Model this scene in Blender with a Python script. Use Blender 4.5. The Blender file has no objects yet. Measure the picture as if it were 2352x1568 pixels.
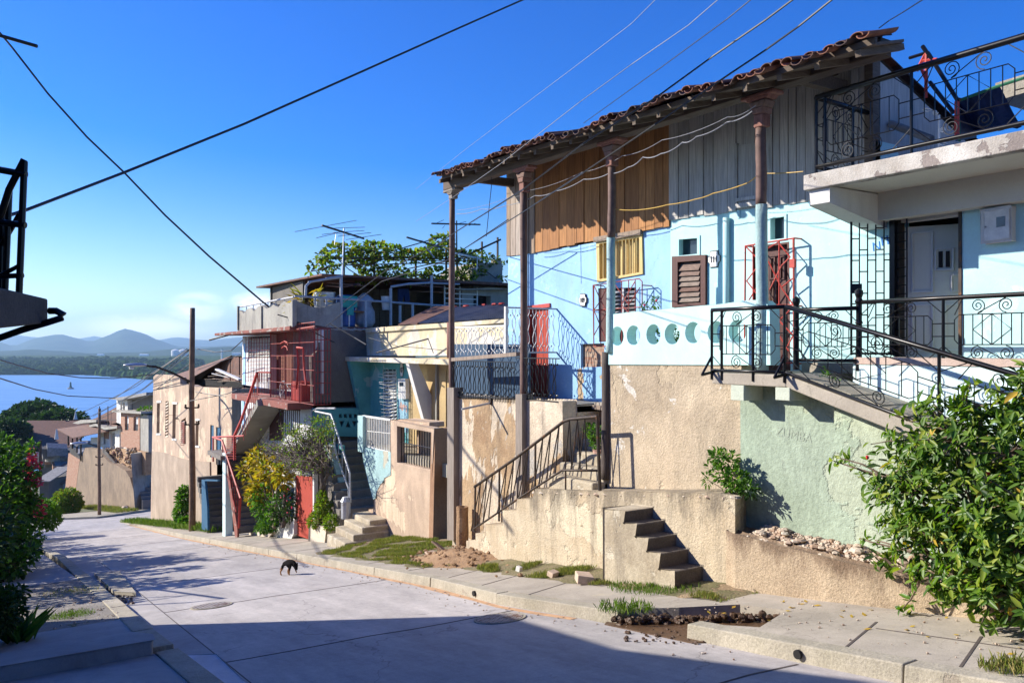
import bpy, math, random
import numpy as np
from mathutils import Vector, Matrix
from mathutils.geometry import tessellate_polygon
random.seed(7); np.random.seed(7)
SC = bpy.context.scene; COL = SC.collection
FP = 1907.0; TH = math.radians(33); CS, SN = math.cos(TH), math.sin(TH)
SLOPE = .16
def ray(px, py):
    a = (px-1176)/FP; b = (797-py)/FP
    return SN+a*CS, CS-a*SN, b
def PX(px, py, X):
    d = ray(px, py); t = X/d[0]; return Vector((X, d[1]*t, d[2]*t))
def PY(px, py, Y):
    d = ray(px, py); t = Y/d[1]; return Vector((d[0]*t, Y, d[2]*t))
def PD(px, py, D):
    d = ray(px, py); return Vector((d[0]*D, d[1]*D, d[2]*D))
def PZ(px, py, z):
    d = ray(px, py); t = z/d[2]; return Vector((d[0]*t, d[1]*t, z))
def gz(Y):
    if Y < 75: return -2-SLOPE*Y
    if Y < 125: return -14-.12*(Y-75)
    return max(-41., -20-.13*(Y-125))
def PG(px, py, off=0):
    d = ray(px, py); t = (2-off)/(-d[2]-SLOPE*d[1]); return Vector((d[0]*t, d[1]*t, d[2]*t))
def cr(ox, oy, sc): return lambda x, y: ((ox+x/sc)/1.46939, (oy+y/sc)/1.46939)
def lerp(a, b, t): return a+(b-a)*t

# ---------- mesh builder
class MB:
    def __init__(s): s.v = []; s.f = []; s.m = []; s.cur = 0
    def add(s, vs, fs):
        o = len(s.v); s.v += [tuple(v) for v in vs]; s.f += [tuple(o+i for i in f) for f in fs]; s.m += [s.cur]*len(fs); return s
    def box(s, x0, x1, y0, y1, z0, z1):
        x0, x1 = min(x0, x1), max(x0, x1); y0, y1 = min(y0, y1), max(y0, y1); z0, z1 = min(z0, z1), max(z0, z1)
        return s.add([(x0,y0,z0),(x1,y0,z0),(x1,y1,z0),(x0,y1,z0),(x0,y0,z1),(x1,y0,z1),(x1,y1,z1),(x0,y1,z1)],
                     [(0,3,2,1),(4,5,6,7),(0,1,5,4),(1,2,6,5),(2,3,7,6),(3,0,4,7)])
    def hexa(s, b, t):   # bottom 4, top 4 points
        return s.add(list(b)+list(t), [(0,3,2,1),(4,5,6,7),(0,1,5,4),(1,2,6,5),(2,3,7,6),(3,0,4,7)])
    def prism(s, loops, mp, w0, w1):
        pts = [p for l in loops for p in l]; n = len(pts)
        tris = tessellate_polygon([[Vector((p[0], p[1], 0)) for p in l] for l in loops])
        vs = [mp(p[0], p[1], w0) for p in pts]+[mp(p[0], p[1], w1) for p in pts]
        fs = [tuple(t) for t in tris]+[tuple(i+n for i in reversed(t)) for t in tris]
        o = 0
        for l in loops:
            k = len(l)
            for i in range(k):
                j = (i+1) % k; fs.append((o+i, o+j, o+j+n, o+i+n))
            o += k
        return s.add(vs, fs)
    def px(s, X0, X1, *loops):   # loops in photo pixels on plane X=X0, given thickness to X1
        L = [[(PX(x, y, X0).y, PX(x, y, X0).z) for x, y in l] for l in loops]
        return s.prism(L, lambda u, v, w: (w, u, v), X0, X1)
    def pyz(s, X0, X1, *loops): return s.prism(loops, lambda u, v, w: (w, u, v), X0, X1)
    def pxz(s, Y0, Y1, *loops): return s.prism(loops, lambda u, v, w: (u, w, v), Y0, Y1)
    def pxy(s, z0, z1, *loops): return s.prism(loops, lambda u, v, w: (u, v, w), z0, z1)
    def ppy(s, Y0, Y1, *loops):
        L = [[(PY(x, y, Y0).x, PY(x, y, Y0).z) for x, y in l] for l in loops]
        return s.prism(L, lambda u, v, w: (u, w, v), Y0, Y1)
    def tube(s, pts, r, n=6, cap=True):
        pts = [Vector(p) for p in pts]; rs = r if isinstance(r, (list, tuple)) else [r]*len(pts)
        vs = []; fs = []; up = None
        for i, p in enumerate(pts):
            d = (pts[min(i+1, len(pts)-1)]-pts[max(i-1, 0)])
            if d.length < 1e-9: d = Vector((0, 0, 1))
            d.normalize()
            if up is None: up = Vector((0, 0, 1)) if abs(d.z) < .9 else Vector((1, 0, 0))
            u = d.cross(up)
            if u.length < 1e-4: u = d.orthogonal()
            u.normalize(); w = u.cross(d).normalized(); up = w
            for k in range(n):
                an = 2*math.pi*k/n; vs.append(p+(u*math.cos(an)+w*math.sin(an))*rs[i])
        for i in range(len(pts)-1):
            for k in range(n):
                k2 = (k+1) % n; fs.append((i*n+k, i*n+k2, (i+1)*n+k2, (i+1)*n+k))
        if cap: fs.append(tuple(range(n-1, -1, -1))); fs.append(tuple((len(pts)-1)*n+k for k in range(n)))
        return s.add(vs, fs)
    def bar(s, p, q, w, h=None):  # square bar
        h = h or w; p = Vector(p); q = Vector(q); d = (q-p).normalized()
        up = Vector((0, 0, 1)) if abs(d.z) < .95 else Vector((1, 0, 0))
        u = d.cross(up).normalized()*w/2; t = u.cross(d).normalized()*h/2
        return s.hexa([p-u-t, p+u-t, q+u-t, q-u-t], [p-u+t, p+u+t, q+u+t, q-u+t])
    def lathe(s, c, prof, n=12):
        vs = []; fs = []
        for r, z in prof:
            for k in range(n):
                an = 2*math.pi*k/n; vs.append((c[0]+r*math.cos(an), c[1]+r*math.sin(an), c[2]+z))
        for i in range(len(prof)-1):
            for k in range(n):
                k2 = (k+1) % n; fs.append((i*n+k, i*n+k2, (i+1)*n+k2, (i+1)*n+k))
        fs.append(tuple(range(n-1, -1, -1))); fs.append(tuple((len(prof)-1)*n+k for k in range(n)))
        return s.add(vs, fs)
    def rock(s, c, r, sq=.7, n=6):
        vs = []; fs = []
        rows = 4
        for i in range(rows+1):
            ph = math.pi*i/rows
            for k in range(n):
                an = 2*math.pi*k/n; q = r*random.uniform(.75, 1.15)
                vs.append((c[0]+q*math.sin(ph)*math.cos(an), c[1]+q*math.sin(ph)*math.sin(an), c[2]+q*sq*math.cos(ph)))
        for i in range(rows):
            for k in range(n):
                k2 = (k+1) % n; fs.append((i*n+k, (i+1)*n+k, (i+1)*n+k2, i*n+k2))
        return s.add(vs, fs)
    def build(s, name, mat, parent=None, smooth=False, bev=0, sub=None):
        me = bpy.data.meshes.new(name)
        off = Vector((0, 0, 0))
        p = parent
        while p is not None: off += p.location; p = p.parent
        me.from_pydata([(v[0]-off.x, v[1]-off.y, v[2]-off.z) for v in s.v], [], s.f)
        mats = mat if isinstance(mat, (list, tuple)) else [mat]
        for m in mats: me.materials.append(m)
        if len(mats) > 1: me.polygons.foreach_set('material_index', s.m)
        if smooth: me.polygons.foreach_set('use_smooth', [True]*len(me.polygons))
        me.update()
        o = bpy.data.objects.new(name, me); COL.objects.link(o)
        if parent is not None: o.parent = parent
        if bev:
            b = o.modifiers.new('bevel', 'BEVEL'); b.width = bev; b.segments = 2; b.limit_method = 'ANGLE'; b.angle_limit = math.radians(40)
        if not smooth or bev:
            pass
        return o
def T(name, label, cat, loc=(0, 0, 0), group=None):
    o = bpy.data.objects.new(name, None); COL.objects.link(o); o.location = loc; o.empty_display_size = .2
    return tag(o, label, cat, group)
def tag(o, label=None, cat=None, group=None, kind=None):
    if label: o['label'] = label
    if cat: o['category'] = cat
    if group: o['group'] = group
    if kind: o['kind'] = kind
    return o
def struct(o): o['kind'] = 'structure'; return o
def recess(o): return o

# ---------- materials
def newmat(name):
    m = bpy.data.materials.new(name); m.use_nodes = True; nt = m.node_tree; nt.nodes.clear()
    out = nt.nodes.new('ShaderNodeOutputMaterial'); bs = nt.nodes.new('ShaderNodeBsdfPrincipled')
    nt.links.new(bs.outputs[0], out.inputs[0]); return m, nt, bs
def nd(nt, t, **kw):
    n = nt.nodes.new('ShaderNode'+t)
    for k, v in kw.items(): setattr(n, k, v)
    return n
def coords(nt, scale=(1, 1, 1)):
    c = nd(nt, 'TexCoord'); m = nd(nt, 'Mapping'); m.inputs['Scale'].default_value = scale
    nt.links.new(c.outputs['Object'], m.inputs['Vector']); return m.outputs[0]
def noise(nt, vec, sc, det=5, rough=.6, dist=0):
    n = nd(nt, 'TexNoise'); n.inputs['Scale'].default_value = sc; n.inputs['Detail'].default_value = det
    n.inputs['Roughness'].default_value = rough; n.inputs['Distortion'].default_value = dist
    nt.links.new(vec, n.inputs['Vector']); return n.outputs[0]
def ramp(nt, fac, a, b, ca=(0, 0, 0, 1), cb=(1, 1, 1, 1)):
    r = nd(nt, 'ValToRGB'); e = r.color_ramp.elements; e[0].position = a; e[1].position = b
    e[0].color = ca if len(ca) == 4 else (*ca, 1); e[1].color = cb if len(cb) == 4 else (*cb, 1)
    nt.links.new(fac, r.inputs[0]); return r.outputs[0]
def mix(nt, fac, a, b, mode='MIX'):
    n = nd(nt, 'Mix', data_type='RGBA', blend_type=mode)
    for sock, val in ((n.inputs[0], fac), (n.inputs[6], a), (n.inputs[7], b)):
        if hasattr(val, 'links') or hasattr(val, 'is_linked'): nt.links.new(val, sock)
        elif isinstance(val, (int, float)): sock.default_value = val
        else: sock.default_value = (*val, 1) if len(val) == 3 else val
    return n.outputs[2]
def bump(nt, bs, h, strength=.5, dist=.02):
    b = nd(nt, 'Bump'); b.inputs['Strength'].default_value = strength; b.inputs['Distance'].default_value = dist
    nt.links.new(h, b.inputs['Height']); nt.links.new(b.outputs[0], bs.inputs['Normal'])
def stucco(name, c1, c2=None, sc=1.2, patch=None, pt=.58, ps=1.0, patch2=None, p2t=.66, p2s=2.2, streak=0, streakc=(.12, .1, .08),
           grain=.12, gs=45, bmp=.35, bd=.02, rough=.9, cracks=0, brick=None, psz=(1, 1, 1), top=None, macro=.28):
    m, nt, bs = newmat(name); v = coords(nt); c2 = c2 or tuple(x*.8 for x in c1)
    col = mix(nt, ramp(nt, noise(nt, v, sc, 6, .65), .35, .65), c1, c2)
    g = noise(nt, v, gs, 4, .7)
    h = g
    if patch:
        pv = coords(nt, psz); pn = noise(nt, pv, ps, 8, .6, .3); f = ramp(nt, pn, pt, pt+.012); col = mix(nt, f, col, patch)
        mm = nd(nt, 'Math', operation='MULTIPLY_ADD'); nt.links.new(f, mm.inputs[0]); mm.inputs[1].default_value = -.9; nt.links.new(g, mm.inputs[2]); h = mm.outputs[0]
    if patch2: col = mix(nt, ramp(nt, noise(nt, v, p2s, 9, .7, .4), p2t, p2t+.015), col, patch2)
    mc = noise(nt, coords(nt, (1, 1, .6)), .9, 10, .78, .6); col = mix(nt, 1.0, col, ramp(nt, mc, .34, .66, (1-macro,)*3, (1+macro*.35,)*3), 'MULTIPLY')
    if streak:
        sv = coords(nt, (5, 5, .35)); sn = ramp(nt, noise(nt, sv, 1.3, 6, .7), .5, .72)
        mk = ramp(nt, noise(nt, v, .7, 3, .5), .4, .6)
        q = nd(nt, 'Math', operation='MULTIPLY'); nt.links.new(sn, q.inputs[0]); nt.links.new(mk, q.inputs[1])
        q2 = nd(nt, 'Math', operation='MULTIPLY'); nt.links.new(q.outputs[0], q2.inputs[0]); q2.inputs[1].default_value = streak
        col = mix(nt, q2.outputs[0], col, streakc)
    if cracks:
        vo = nd(nt, 'TexVoronoi', feature='DISTANCE_TO_EDGE'); vo.inputs['Scale'].default_value = .8
        wv = nd(nt, 'Vector' + 'Math', operation='ADD'); nn = nd(nt, 'TexNoise'); nn.inputs['Scale'].default_value = 2.5; nn.inputs['Detail'].default_value = 5
        nt.links.new(v, nn.inputs['Vector']); nt.links.new(v, wv.inputs[0]); nt.links.new(nn.outputs[1], wv.inputs[1]); nt.links.new(wv.outputs[0], vo.inputs['Vector'])
        cf = ramp(nt, vo.outputs['Distance'], .0, .008, (1, 1, 1), (0, 0, 0))
        q = nd(nt, 'Math', operation='MULTIPLY'); nt.links.new(cf, q.inputs[0]); q.inputs[1].default_value = cracks
        col = mix(nt, q.outputs[0], col, tuple(x*.35 for x in c1))
    if top:
        k0, ks, kc, kd = top; sx = nd(nt, 'SeparateXYZ'); nt.links.new(v, sx.inputs[0])
        q = nd(nt, 'Math', operation='MULTIPLY_ADD'); nt.links.new(sx.outputs[1], q.inputs[0]); q.inputs[1].default_value = ks; nt.links.new(sx.outputs[2], q.inputs[2])
        q2 = nd(nt, 'Math', operation='SUBTRACT'); nt.links.new(q.outputs[0], q2.inputs[0]); q2.inputs[1].default_value = k0
        tn = noise(nt, coords(nt, (1.6, 1.6, .5)), 1.5, 8, .75)
        q3 = nd(nt, 'Math', operation='MULTIPLY_ADD'); nt.links.new(q2.outputs[0], q3.inputs[0]); q3.inputs[1].default_value = kd; nt.links.new(tn, q3.inputs[2])
        col = mix(nt, ramp(nt, q3.outputs[0], .36, .52, (0, 0, 0), (.8,)*3), col, kc)
    gm = ramp(nt, g, .3, .7, (1-grain,)*3, (1+grain*.3,)*3)
    col = mix(nt, 1.0, col, gm, 'MULTIPLY')
    nt.links.new(col, bs.inputs['Base Color']); bs.inputs['Roughness'].default_value = rough
    bump(nt, bs, h, bmp, bd); return m
def island(name, cols, rough=.8, stretch=(1, 1, 1), ns=6, dark=.5, bmp=.3, spec=.3):
    """colour differs per mesh island (plank, tile, leaf), with grain"""
    m, nt, bs = newmat(name); g = nd(nt, 'NewGeometry'); r = nd(nt, 'ValToRGB'); r.color_ramp.interpolation = 'LINEAR'
    e = r.color_ramp.elements
    while len(e) < len(cols): e.new(.5)
    for i, c in enumerate(cols): e[i].position = i/(len(cols)-1); e[i].color = (*c, 1)
    nt.links.new(g.outputs['Random Per Island'], r.inputs[0])
    v = coords(nt, stretch); n = noise(nt, v, ns, 7, .7)
    col = mix(nt, 1.0, r.outputs[0], ramp(nt, n, .3, .7, (dark,)*3, (1.1,)*3), 'MULTIPLY')
    nt.links.new(col, bs.inputs['Base Color']); bs.inputs['Roughness'].default_value = rough
    bs.inputs['Specular IOR Level'].default_value = spec
    bump(nt, bs, n, bmp, .01); return m
def leafmat(name, cols, rough=.55, trans=.35, spec=.3):
    m, nt, bs = newmat(name); g = nd(nt, 'NewGeometry'); r = nd(nt, 'ValToRGB'); e = r.color_ramp.elements
    while len(e) < len(cols): e.new(.5)
    for i, c in enumerate(cols): e[i].position = i/(len(cols)-1); e[i].color = (*c, 1)
    nt.links.new(g.outputs['Random Per Island'], r.inputs[0])
    col = r.outputs[0]
    nt.links.new(col, bs.inputs['Base Color']); bs.inputs['Roughness'].default_value = rough; bs.inputs['Specular IOR Level'].default_value = spec
    tr = nd(nt, 'BsdfTranslucent'); tc = mix(nt, 1.0, col, (1.3, 1.5, .5), 'MULTIPLY'); nt.links.new(tc, tr.inputs[0])
    ms = nd(nt, 'MixShader'); ms.inputs[0].default_value = trans
    nt.links.new(bs.outputs[0], ms.inputs[1]); nt.links.new(tr.outputs[0], ms.inputs[2])
    out = [n for n in nt.nodes if n.type == 'OUTPUT_MATERIAL'][0]; nt.links.new(ms.outputs[0], out.inputs[0]); return m
def plain(name, c, rough=.6, metal=0, var=.25, ns=9, bmp=.1, rust=None, rt=.6, spec=.4):
    m, nt, bs = newmat(name); v = coords(nt); n = noise(nt, v, ns, 5, .65)
    col = mix(nt, ramp(nt, n, .35, .65), c, tuple(x*(1-var) for x in c))
    if rust: col = mix(nt, ramp(nt, noise(nt, v, 7, 7, .7), rt, rt+.04), col, rust)
    nt.links.new(col, bs.inputs['Base Color']); bs.inputs['Roughness'].default_value = rough; bs.inputs['Metallic'].default_value = metal
    bs.inputs['Specular IOR Level'].default_value = spec
    bump(nt, bs, n, bmp, .01); return m
def bricks(name, c1, c2, mortar, sc=5, rot=None, bmp=.6):
    m, nt, bs = newmat(name); c = nd(nt, 'TexCoord'); sx = nd(nt, 'SeparateXYZ'); cx = nd(nt, 'CombineXYZ')
    nt.links.new(c.outputs['Object'], sx.inputs[0]); ad = nd(nt, 'Math', operation='ADD')
    nt.links.new(sx.outputs[0], ad.inputs[0]); nt.links.new(sx.outputs[1], ad.inputs[1])
    nt.links.new(ad.outputs[0], cx.inputs[0]); nt.links.new(sx.outputs[2], cx.inputs[1])
    b = nd(nt, 'TexBrick'); b.inputs['Scale'].default_value = sc; b.inputs['Color1'].default_value = (*c1, 1); b.inputs['Color2'].default_value = (*c2, 1)
    b.inputs['Mortar'].default_value = (*mortar, 1); b.inputs['Mortar Size'].default_value = .02; b.inputs['Row Height'].default_value = .3
    nt.links.new(cx.outputs[0], b.inputs[0]); v = coords(nt); n = noise(nt, v, 12, 5)
    col = mix(nt, 1., b.outputs[0], ramp(nt, n, .3, .7, (.6,)*3, (1.1,)*3), 'MULTIPLY')
    nt.links.new(col, bs.inputs['Base Color']); bs.inputs['Roughness'].default_value = .95
    bump(nt, bs, n, bmp, .02); return m

M = {}
M['tan'] = stucco('tan_render', (.66, .54, .38), (.52, .41, .28), 1.1, patch=(.62, .5, .34), pt=.6, ps=.9, patch2=(.84, .78, .68), p2t=.6, p2s=1.5, streak=.6, grain=.25, gs=30, bmp=.65, bd=.03, macro=.4, cracks=.3)
M['tan_left'] = stucco('tan_render_patched', (.55, .39, .22), (.34, .21, .11), 1.0, patch=(.7, .58, .43), pt=.475, ps=.75, psz=(1, 1, .55), patch2=(.5, .46, .4), p2t=.6, p2s=1.2, streak=.7, grain=.24, gs=26, bmp=.7, bd=.025, macro=.45)
M['terrace'] = stucco('pale_stained_render', (.7, .59, .42), (.58, .46, .3), 1.2, patch=(.72, .62, .44), pt=.56, ps=.9, streak=.9, streakc=(.2, .16, .12), grain=.22, gs=30, bmp=.7, bd=.03, cracks=.5, top=(1.43, .12, (.17, .14, .1), .32))
M['step'] = stucco('worn_step_cement', (.6, .52, .38), (.4, .33, .23), 1.8, streak=.6, grain=.25, gs=30, bmp=.6, bd=.02, patch=(.62, .55, .42), pt=.6, ps=1.6)
M['stepdark'] = stucco('shade_worn_cement', (.17, .14, .11), (.12, .1, .08), 3, grain=.3, gs=40, bmp=.7)  # worn cement, with the shade on treads and risers put into its colour
M['planter'] = stucco('brown_rough_cement', (.6, .47, .32), (.46, .34, .22), 1.5, streak=.3, grain=.35, gs=38, bmp=.9, bd=.025, patch=(.52, .4, .27), pt=.6, ps=1.1, top=(.27, 0, (.16, .1, .06), .75))
M['green'] = stucco('pale_green_rough_render', (.43, .52, .4), (.35, .43, .32), 1.0, grain=.2, gs=22, bmp=.6, bd=.025, patch=(.45, .51, .38), pt=.57, ps=.7, patch2=(.33, .39, .31), p2t=.62, p2s=2.5, macro=.35)
M['blue'] = stucco('sky_blue_limewash', (.33, .57, .82), (.3, .53, .79), 1.2, macro=.2, patch2=(.42, .64, .85), p2t=.6, p2s=1.8, streak=.35, streakc=(.4, .5, .6), grain=.05, bmp=.15, cracks=.25)
M['blue_peel'] = stucco('peeling_blue_plaster', (.3, .54, .8), (.27, .5, .77), 1.2, patch=(.5, .36, .22), pt=.53, ps=1.7, patch2=(.7, .68, .62), p2t=.63, p2s=2.6, grain=.08, bmp=.5)
M['mint'] = stucco('mint_limewash', (.5, .78, .79), (.46, .74, .76), 1.2, macro=.16, patch2=(.57, .82, .82), p2t=.62, p2s=1.5, grain=.05, bmp=.15, streak=.3, streakc=(.5, .6, .55))
M['mint_pale'] = stucco('pale_mint_paint', (.56, .83, .8), (.52, .8, .77), 1.0, macro=.16, grain=.05, bmp=.18, streak=.4, streakc=(.45, .52, .45), cracks=.1)
M['mint_white'] = stucco('white_mint_paint', (.66, .82, .8), (.6, .78, .76), 1.0, macro=.1, grain=.05, bmp=.12, streak=.2, streakc=(.45, .42, .36))
M['white'] = stucco('off_white_paint', (.75, .73, .68), (.68, .65, .6), 1.0, macro=.12, grain=.08, bmp=.15, streak=.35, streakc=(.4, .36, .3))
M['ceil'] = stucco('cream_ceiling_paint', (.7, .66, .57), (.66, .62, .53), .8, macro=.06, grain=.04, bmp=.08)
M['worn_edge'] = stucco('weathered_white_edge', (.66, .62, .56), (.45, .4, .34), 2.5, patch=(.3, .25, .22), pt=.56, ps=3.5, grain=.25, gs=50, bmp=.5)
M['wood_dark'] = island('weathered_dark_wood', [(.17, .12, .085), (.24, .17, .12), (.13, .1, .075), (.2, .16, .12)], stretch=(1, .5, 6), ns=5)
M['beam'] = island('old_beam_wood', [(.11, .08, .06), (.15, .11, .08)], stretch=(8, .6, 8), ns=4, dark=.5)
M['plank_brown'] = island('brown_plank_wood', [(.44, .2, .08), (.54, .26, .1), (.36, .17, .07), (.5, .23, .085)], stretch=(9, 9, .4), ns=5, dark=.42)
M['plank_grey'] = island('grey_plank_wood', [(.5, .47, .43), (.58, .55, .51), (.44, .42, .39), (.64, .61, .57)], stretch=(9, 9, .4), ns=5, dark=.5)
M['plank_pale'] = island('peeling_pale_plank', [(.42, .3, .2), (.3, .22, .16), (.55, .48, .42)], stretch=(6, 6, .7), ns=3, dark=.5)
M['post_wood'] = plain('dark_post_wood', (.16, .09, .07), .7, var=.4, ns=7, bmp=.3)
M['post_grey'] = island('grey_post_wood', [(.3, .25, .21), (.26, .22, .18)], stretch=(9, 9, .6), ns=4, dark=.55)
M['post_red'] = island('red_stained_wood', [(.24, .12, .09), (.3, .13, .1), (.2, .15, .12)], stretch=(5, 5, 3), ns=4, dark=.55)
M['post_mint'] = stucco('mint_peeling_wood', (.42, .6, .58), (.36, .52, .51), 3, patch=(.3, .4, .38), pt=.62, ps=6, psz=(3, 3, .4), grain=.2, gs=30, bmp=.5)
M['post_black'] = island('charred_post_wood', [(.1, .08, .07), (.13, .1, .085)], stretch=(10, 10, .8), ns=5, dark=.4, bmp=.8)
M['tile'] = island('terracotta_roof_tile', [(.2, .075, .045), (.12, .055, .04), (.07, .045, .04), (.28, .11, .06), (.1, .055, .045), (.15, .1, .08)], ns=7, dark=.45, bmp=.4)
M['redpaint'] = plain('red_iron_paint', (.5, .05, .035), .6, rust=(.22, .08, .05), rt=.6)
M['redgrille'] = plain('rust_red_grille_paint', (.36, .06, .045), .6, rust=(.2, .08, .06), rt=.55)
M['reddoor'] = island('red_door_boards', [(.36, .05, .03), (.42, .06, .035)], stretch=(6, 6, .7), ns=3, dark=.75)
M['black'] = plain('black_iron_paint', (.012, .011, .012), .32, metal=.3, rust=(.06, .025, .015), rt=.66)
M['iron'] = plain('dark_brown_iron', (.06, .045, .035), .55, metal=.5, rust=(.12, .06, .03), rt=.55)
M['greyiron'] = plain('grey_painted_iron', (.45, .46, .48), .5, metal=.2, rust=(.3, .26, .22), rt=.62)
M['whiteiron'] = plain('white_painted_iron', (.78, .77, .72), .5, rust=(.5, .38, .3), rt=.66)
M['maroon'] = island('maroon_paint', [(.085, .03, .025), (.1, .035, .028)], stretch=(4, 4, 1), ns=5, dark=.7, rough=.55)
M['louver'] = island('peeling_brown_louver', [(.16, .08, .06), (.24, .16, .13), (.3, .24, .2)], stretch=(2, 2, 12), ns=5, dark=.45, bmp=.6)
M['yellow'] = island('ochre_cream_paint', [(.68, .52, .24), (.62, .47, .2)], stretch=(3, 3, 1), ns=4, dark=.8)
M['glass'] = plain('dark_window_glass', (.03, .05, .07), .12, spec=.6, var=.2)
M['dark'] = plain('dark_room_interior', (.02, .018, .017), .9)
M['asph'] = None
M['curb'] = stucco('curb_concrete', (.47, .42, .33), (.4, .36, .27), 2, grain=.3, gs=40, bmp=.6, streak=.25, patch=(.36, .31, .24), pt=.62, ps=2.5)
M['walk'] = stucco('pavement_concrete', (.46, .405, .33), (.38, .335, .27), 1.2, grain=.16, gs=60, bmp=.3, patch2=(.46, .4, .3), p2t=.62, p2s=.9, cracks=.5)
M['dirt'] = stucco('orange_dirt', (.52, .33, .18), (.42, .25, .13), 3, grain=.35, gs=30, bmp=1, bd=.04)
M['mud'] = stucco('wet_brown_mud', (.14, .075, .035), (.1, .05, .022), 4, grain=.3, gs=25, bmp=.8, rough=.45)
M['rubble'] = island('rubble_stone', [(.6, .5, .38), (.5, .36, .26), (.68, .6, .48), (.4, .26, .17), (.55, .46, .36)], ns=14, dark=.7)
M['stonebrick'] = bricks('old_red_brick', (.34, .16, .1), (.45, .32, .22), (.4, .34, .27), 4)
M['leaf_big'] = leafmat('glossy_shrub_leaf', [(.05, .12, .015), (.1, .2, .022), (.16, .27, .03), (.06, .14, .018), (.32, .36, .05), (.12, .21, .025), (.05, .11, .02), (.2, .3, .04)], .42, .36, .35)
M['leaf_mid'] = leafmat('mid_green_leaf', [(.045, .13, .015), (.1, .21, .03), (.06, .16, .02), (.17, .27, .04)], .5, .35)
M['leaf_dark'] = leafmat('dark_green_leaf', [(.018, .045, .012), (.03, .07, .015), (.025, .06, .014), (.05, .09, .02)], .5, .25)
M['leaf_vine'] = leafmat('vine_leaf', [(.08, .16, .015), (.17, .27, .025), (.12, .2, .02), (.27, .32, .04), (.2, .15, .04)], .5, .4)
M['leaf_yellow'] = leafmat('yellow_orange_leaf', [(.1, .15, .02), (.5, .3, .03), (.2, .22, .03), (.6, .38, .04), (.08, .13, .02)], .5, .4)
M['leaf_yel1'] = leafmat('yellowed_leaf', [(.6, .42, .05), (.5, .3, .05)], .5, .3)
M['grass'] = leafmat('short_grass_blade', [(.12, .18, .03), (.2, .25, .05), (.3, .25, .09), (.16, .2, .04), (.36, .28, .12)], .7, .3)
M['grassdark'] = leafmat('green_grass_blade', [(.07, .14, .02), (.12, .2, .03), (.16, .22, .04)], .7, .3)
M['bark'] = plain('grey_brown_bark', (.13, .1, .08), .9, var=.4, ns=12, bmp=.6)
M['bark_pale'] = plain('pale_bark', (.2, .14, .1), .9, var=.4, ns=12, bmp=.5)
M['pink'] = leafmat('pink_flower', [(.6, .03, .12), (.7, .1, .2)], .5, .3)
M['redflower'] = plain('red_flower_petal', (.6, .02, .02), .5)
M['cable'] = plain('black_cable', (.012, .014, .02), .5)
M['cable_white'] = plain('grey_white_cable', (.3, .31, .34), .5)
M['cable_yellow'] = plain('yellow_cord', (.6, .38, .08), .6)
M['alu'] = plain('dull_aluminium', (.5, .52, .55), .4, metal=.6)
M['zinc'] = plain('rusty_zinc_sheet', (.2, .09, .055), .8, var=.5, ns=3, rust=(.11, .06, .05), rt=.5)
M['greyzinc'] = plain('grey_fibre_cement', (.3, .29, .28), .85, var=.4, ns=4)
# ================= GROUND, ROAD, PAVEMENTS, WATER, HILLS =================
def mpG(u, v, w): return (u, v, -2-SLOPE*v+w)
def mpZ(u, v, w): return (u, v, gz(v)+w)
def roadmat():
    m, nt, bs = newmat('road_concrete'); v = coords(nt)
    a = noise(nt, v, .35, 6, .6); b = noise(nt, coords(nt, (2, .5, 1)), 1.2, 7, .7); g = noise(nt, v, 70, 3, .7)
    col = mix(nt, ramp(nt, a, .35, .65), (.52, .48, .45), (.42, .39, .365))
    col = mix(nt, ramp(nt, b, .55, .75), col, (.52, .465, .43))
    col = mix(nt, ramp(nt, noise(nt, v, 1.6, 8, .75, .5), .63, .7), col, (.28, .25, .235))
    vo = nd(nt, 'TexVoronoi', feature='DISTANCE_TO_EDGE'); vo.inputs['Scale'].default_value = .28
    nn = nd(nt, 'TexNoise'); nn.inputs['Scale'].default_value = 1.5; nn.inputs['Detail'].default_value = 6; ad = nd(nt, 'VectorMath', operation='ADD')
    nt.links.new(v, nn.inputs['Vector']); nt.links.new(v, ad.inputs[0]); nt.links.new(nn.outputs[1], ad.inputs[1]); nt.links.new(ad.outputs[0], vo.inputs['Vector'])
    col = mix(nt, ramp(nt, vo.outputs['Distance'], 0, .004, (.6,)*3, (0,)*3), col, (.15, .13, .13))
    sx = nd(nt, 'SeparateXYZ'); nt.links.new(v, sx.inputs[0]); fl = nd(nt, 'Math', operation='MULTIPLY'); fl.inputs[1].default_value = 1/4.7; nt.links.new(sx.outputs[1], fl.inputs[0])
    f2 = nd(nt, 'Math', operation='FLOOR'); nt.links.new(fl.outputs[0], f2.inputs[0]); wn = nd(nt, 'TexWhiteNoise', noise_dimensions='1D'); nt.links.new(f2.outputs[0], wn.inputs['W'])
    col = mix(nt, 1., col, ramp(nt, wn.outputs[0], 0, 1, (.94,)*3, (1.04,)*3), 'MULTIPLY')
    col = mix(nt, 1., col, ramp(nt, noise(nt, coords(nt, (1.5, .3, 1)), 1.1, 9, .78), .36, .66, (.7, .7, .71), (1.1,)*3), 'MULTIPLY')
    col = mix(nt, 1., col, ramp(nt, noise(nt, v, 9, 6, .75), .3, .7, (.86,)*3, (1.07,)*3), 'MULTIPLY')
    col = mix(nt, 1., col, ramp(nt, g, .3, .7, (.82,)*3, (1.05,)*3), 'MULTIPLY')
    nt.links.new(col, bs.inputs['Base Color']); bs.inputs['Roughness'].default_value = .8; bump(nt, bs, g, .3, .01); return m
M['road'] = roadmat()
M['joint'] = plain('joint_tar', (.1, .08, .07), .9)
M['sand'] = plain('sandy_gutter_dust', (.55, .33, .18), .95, var=.35)
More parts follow.
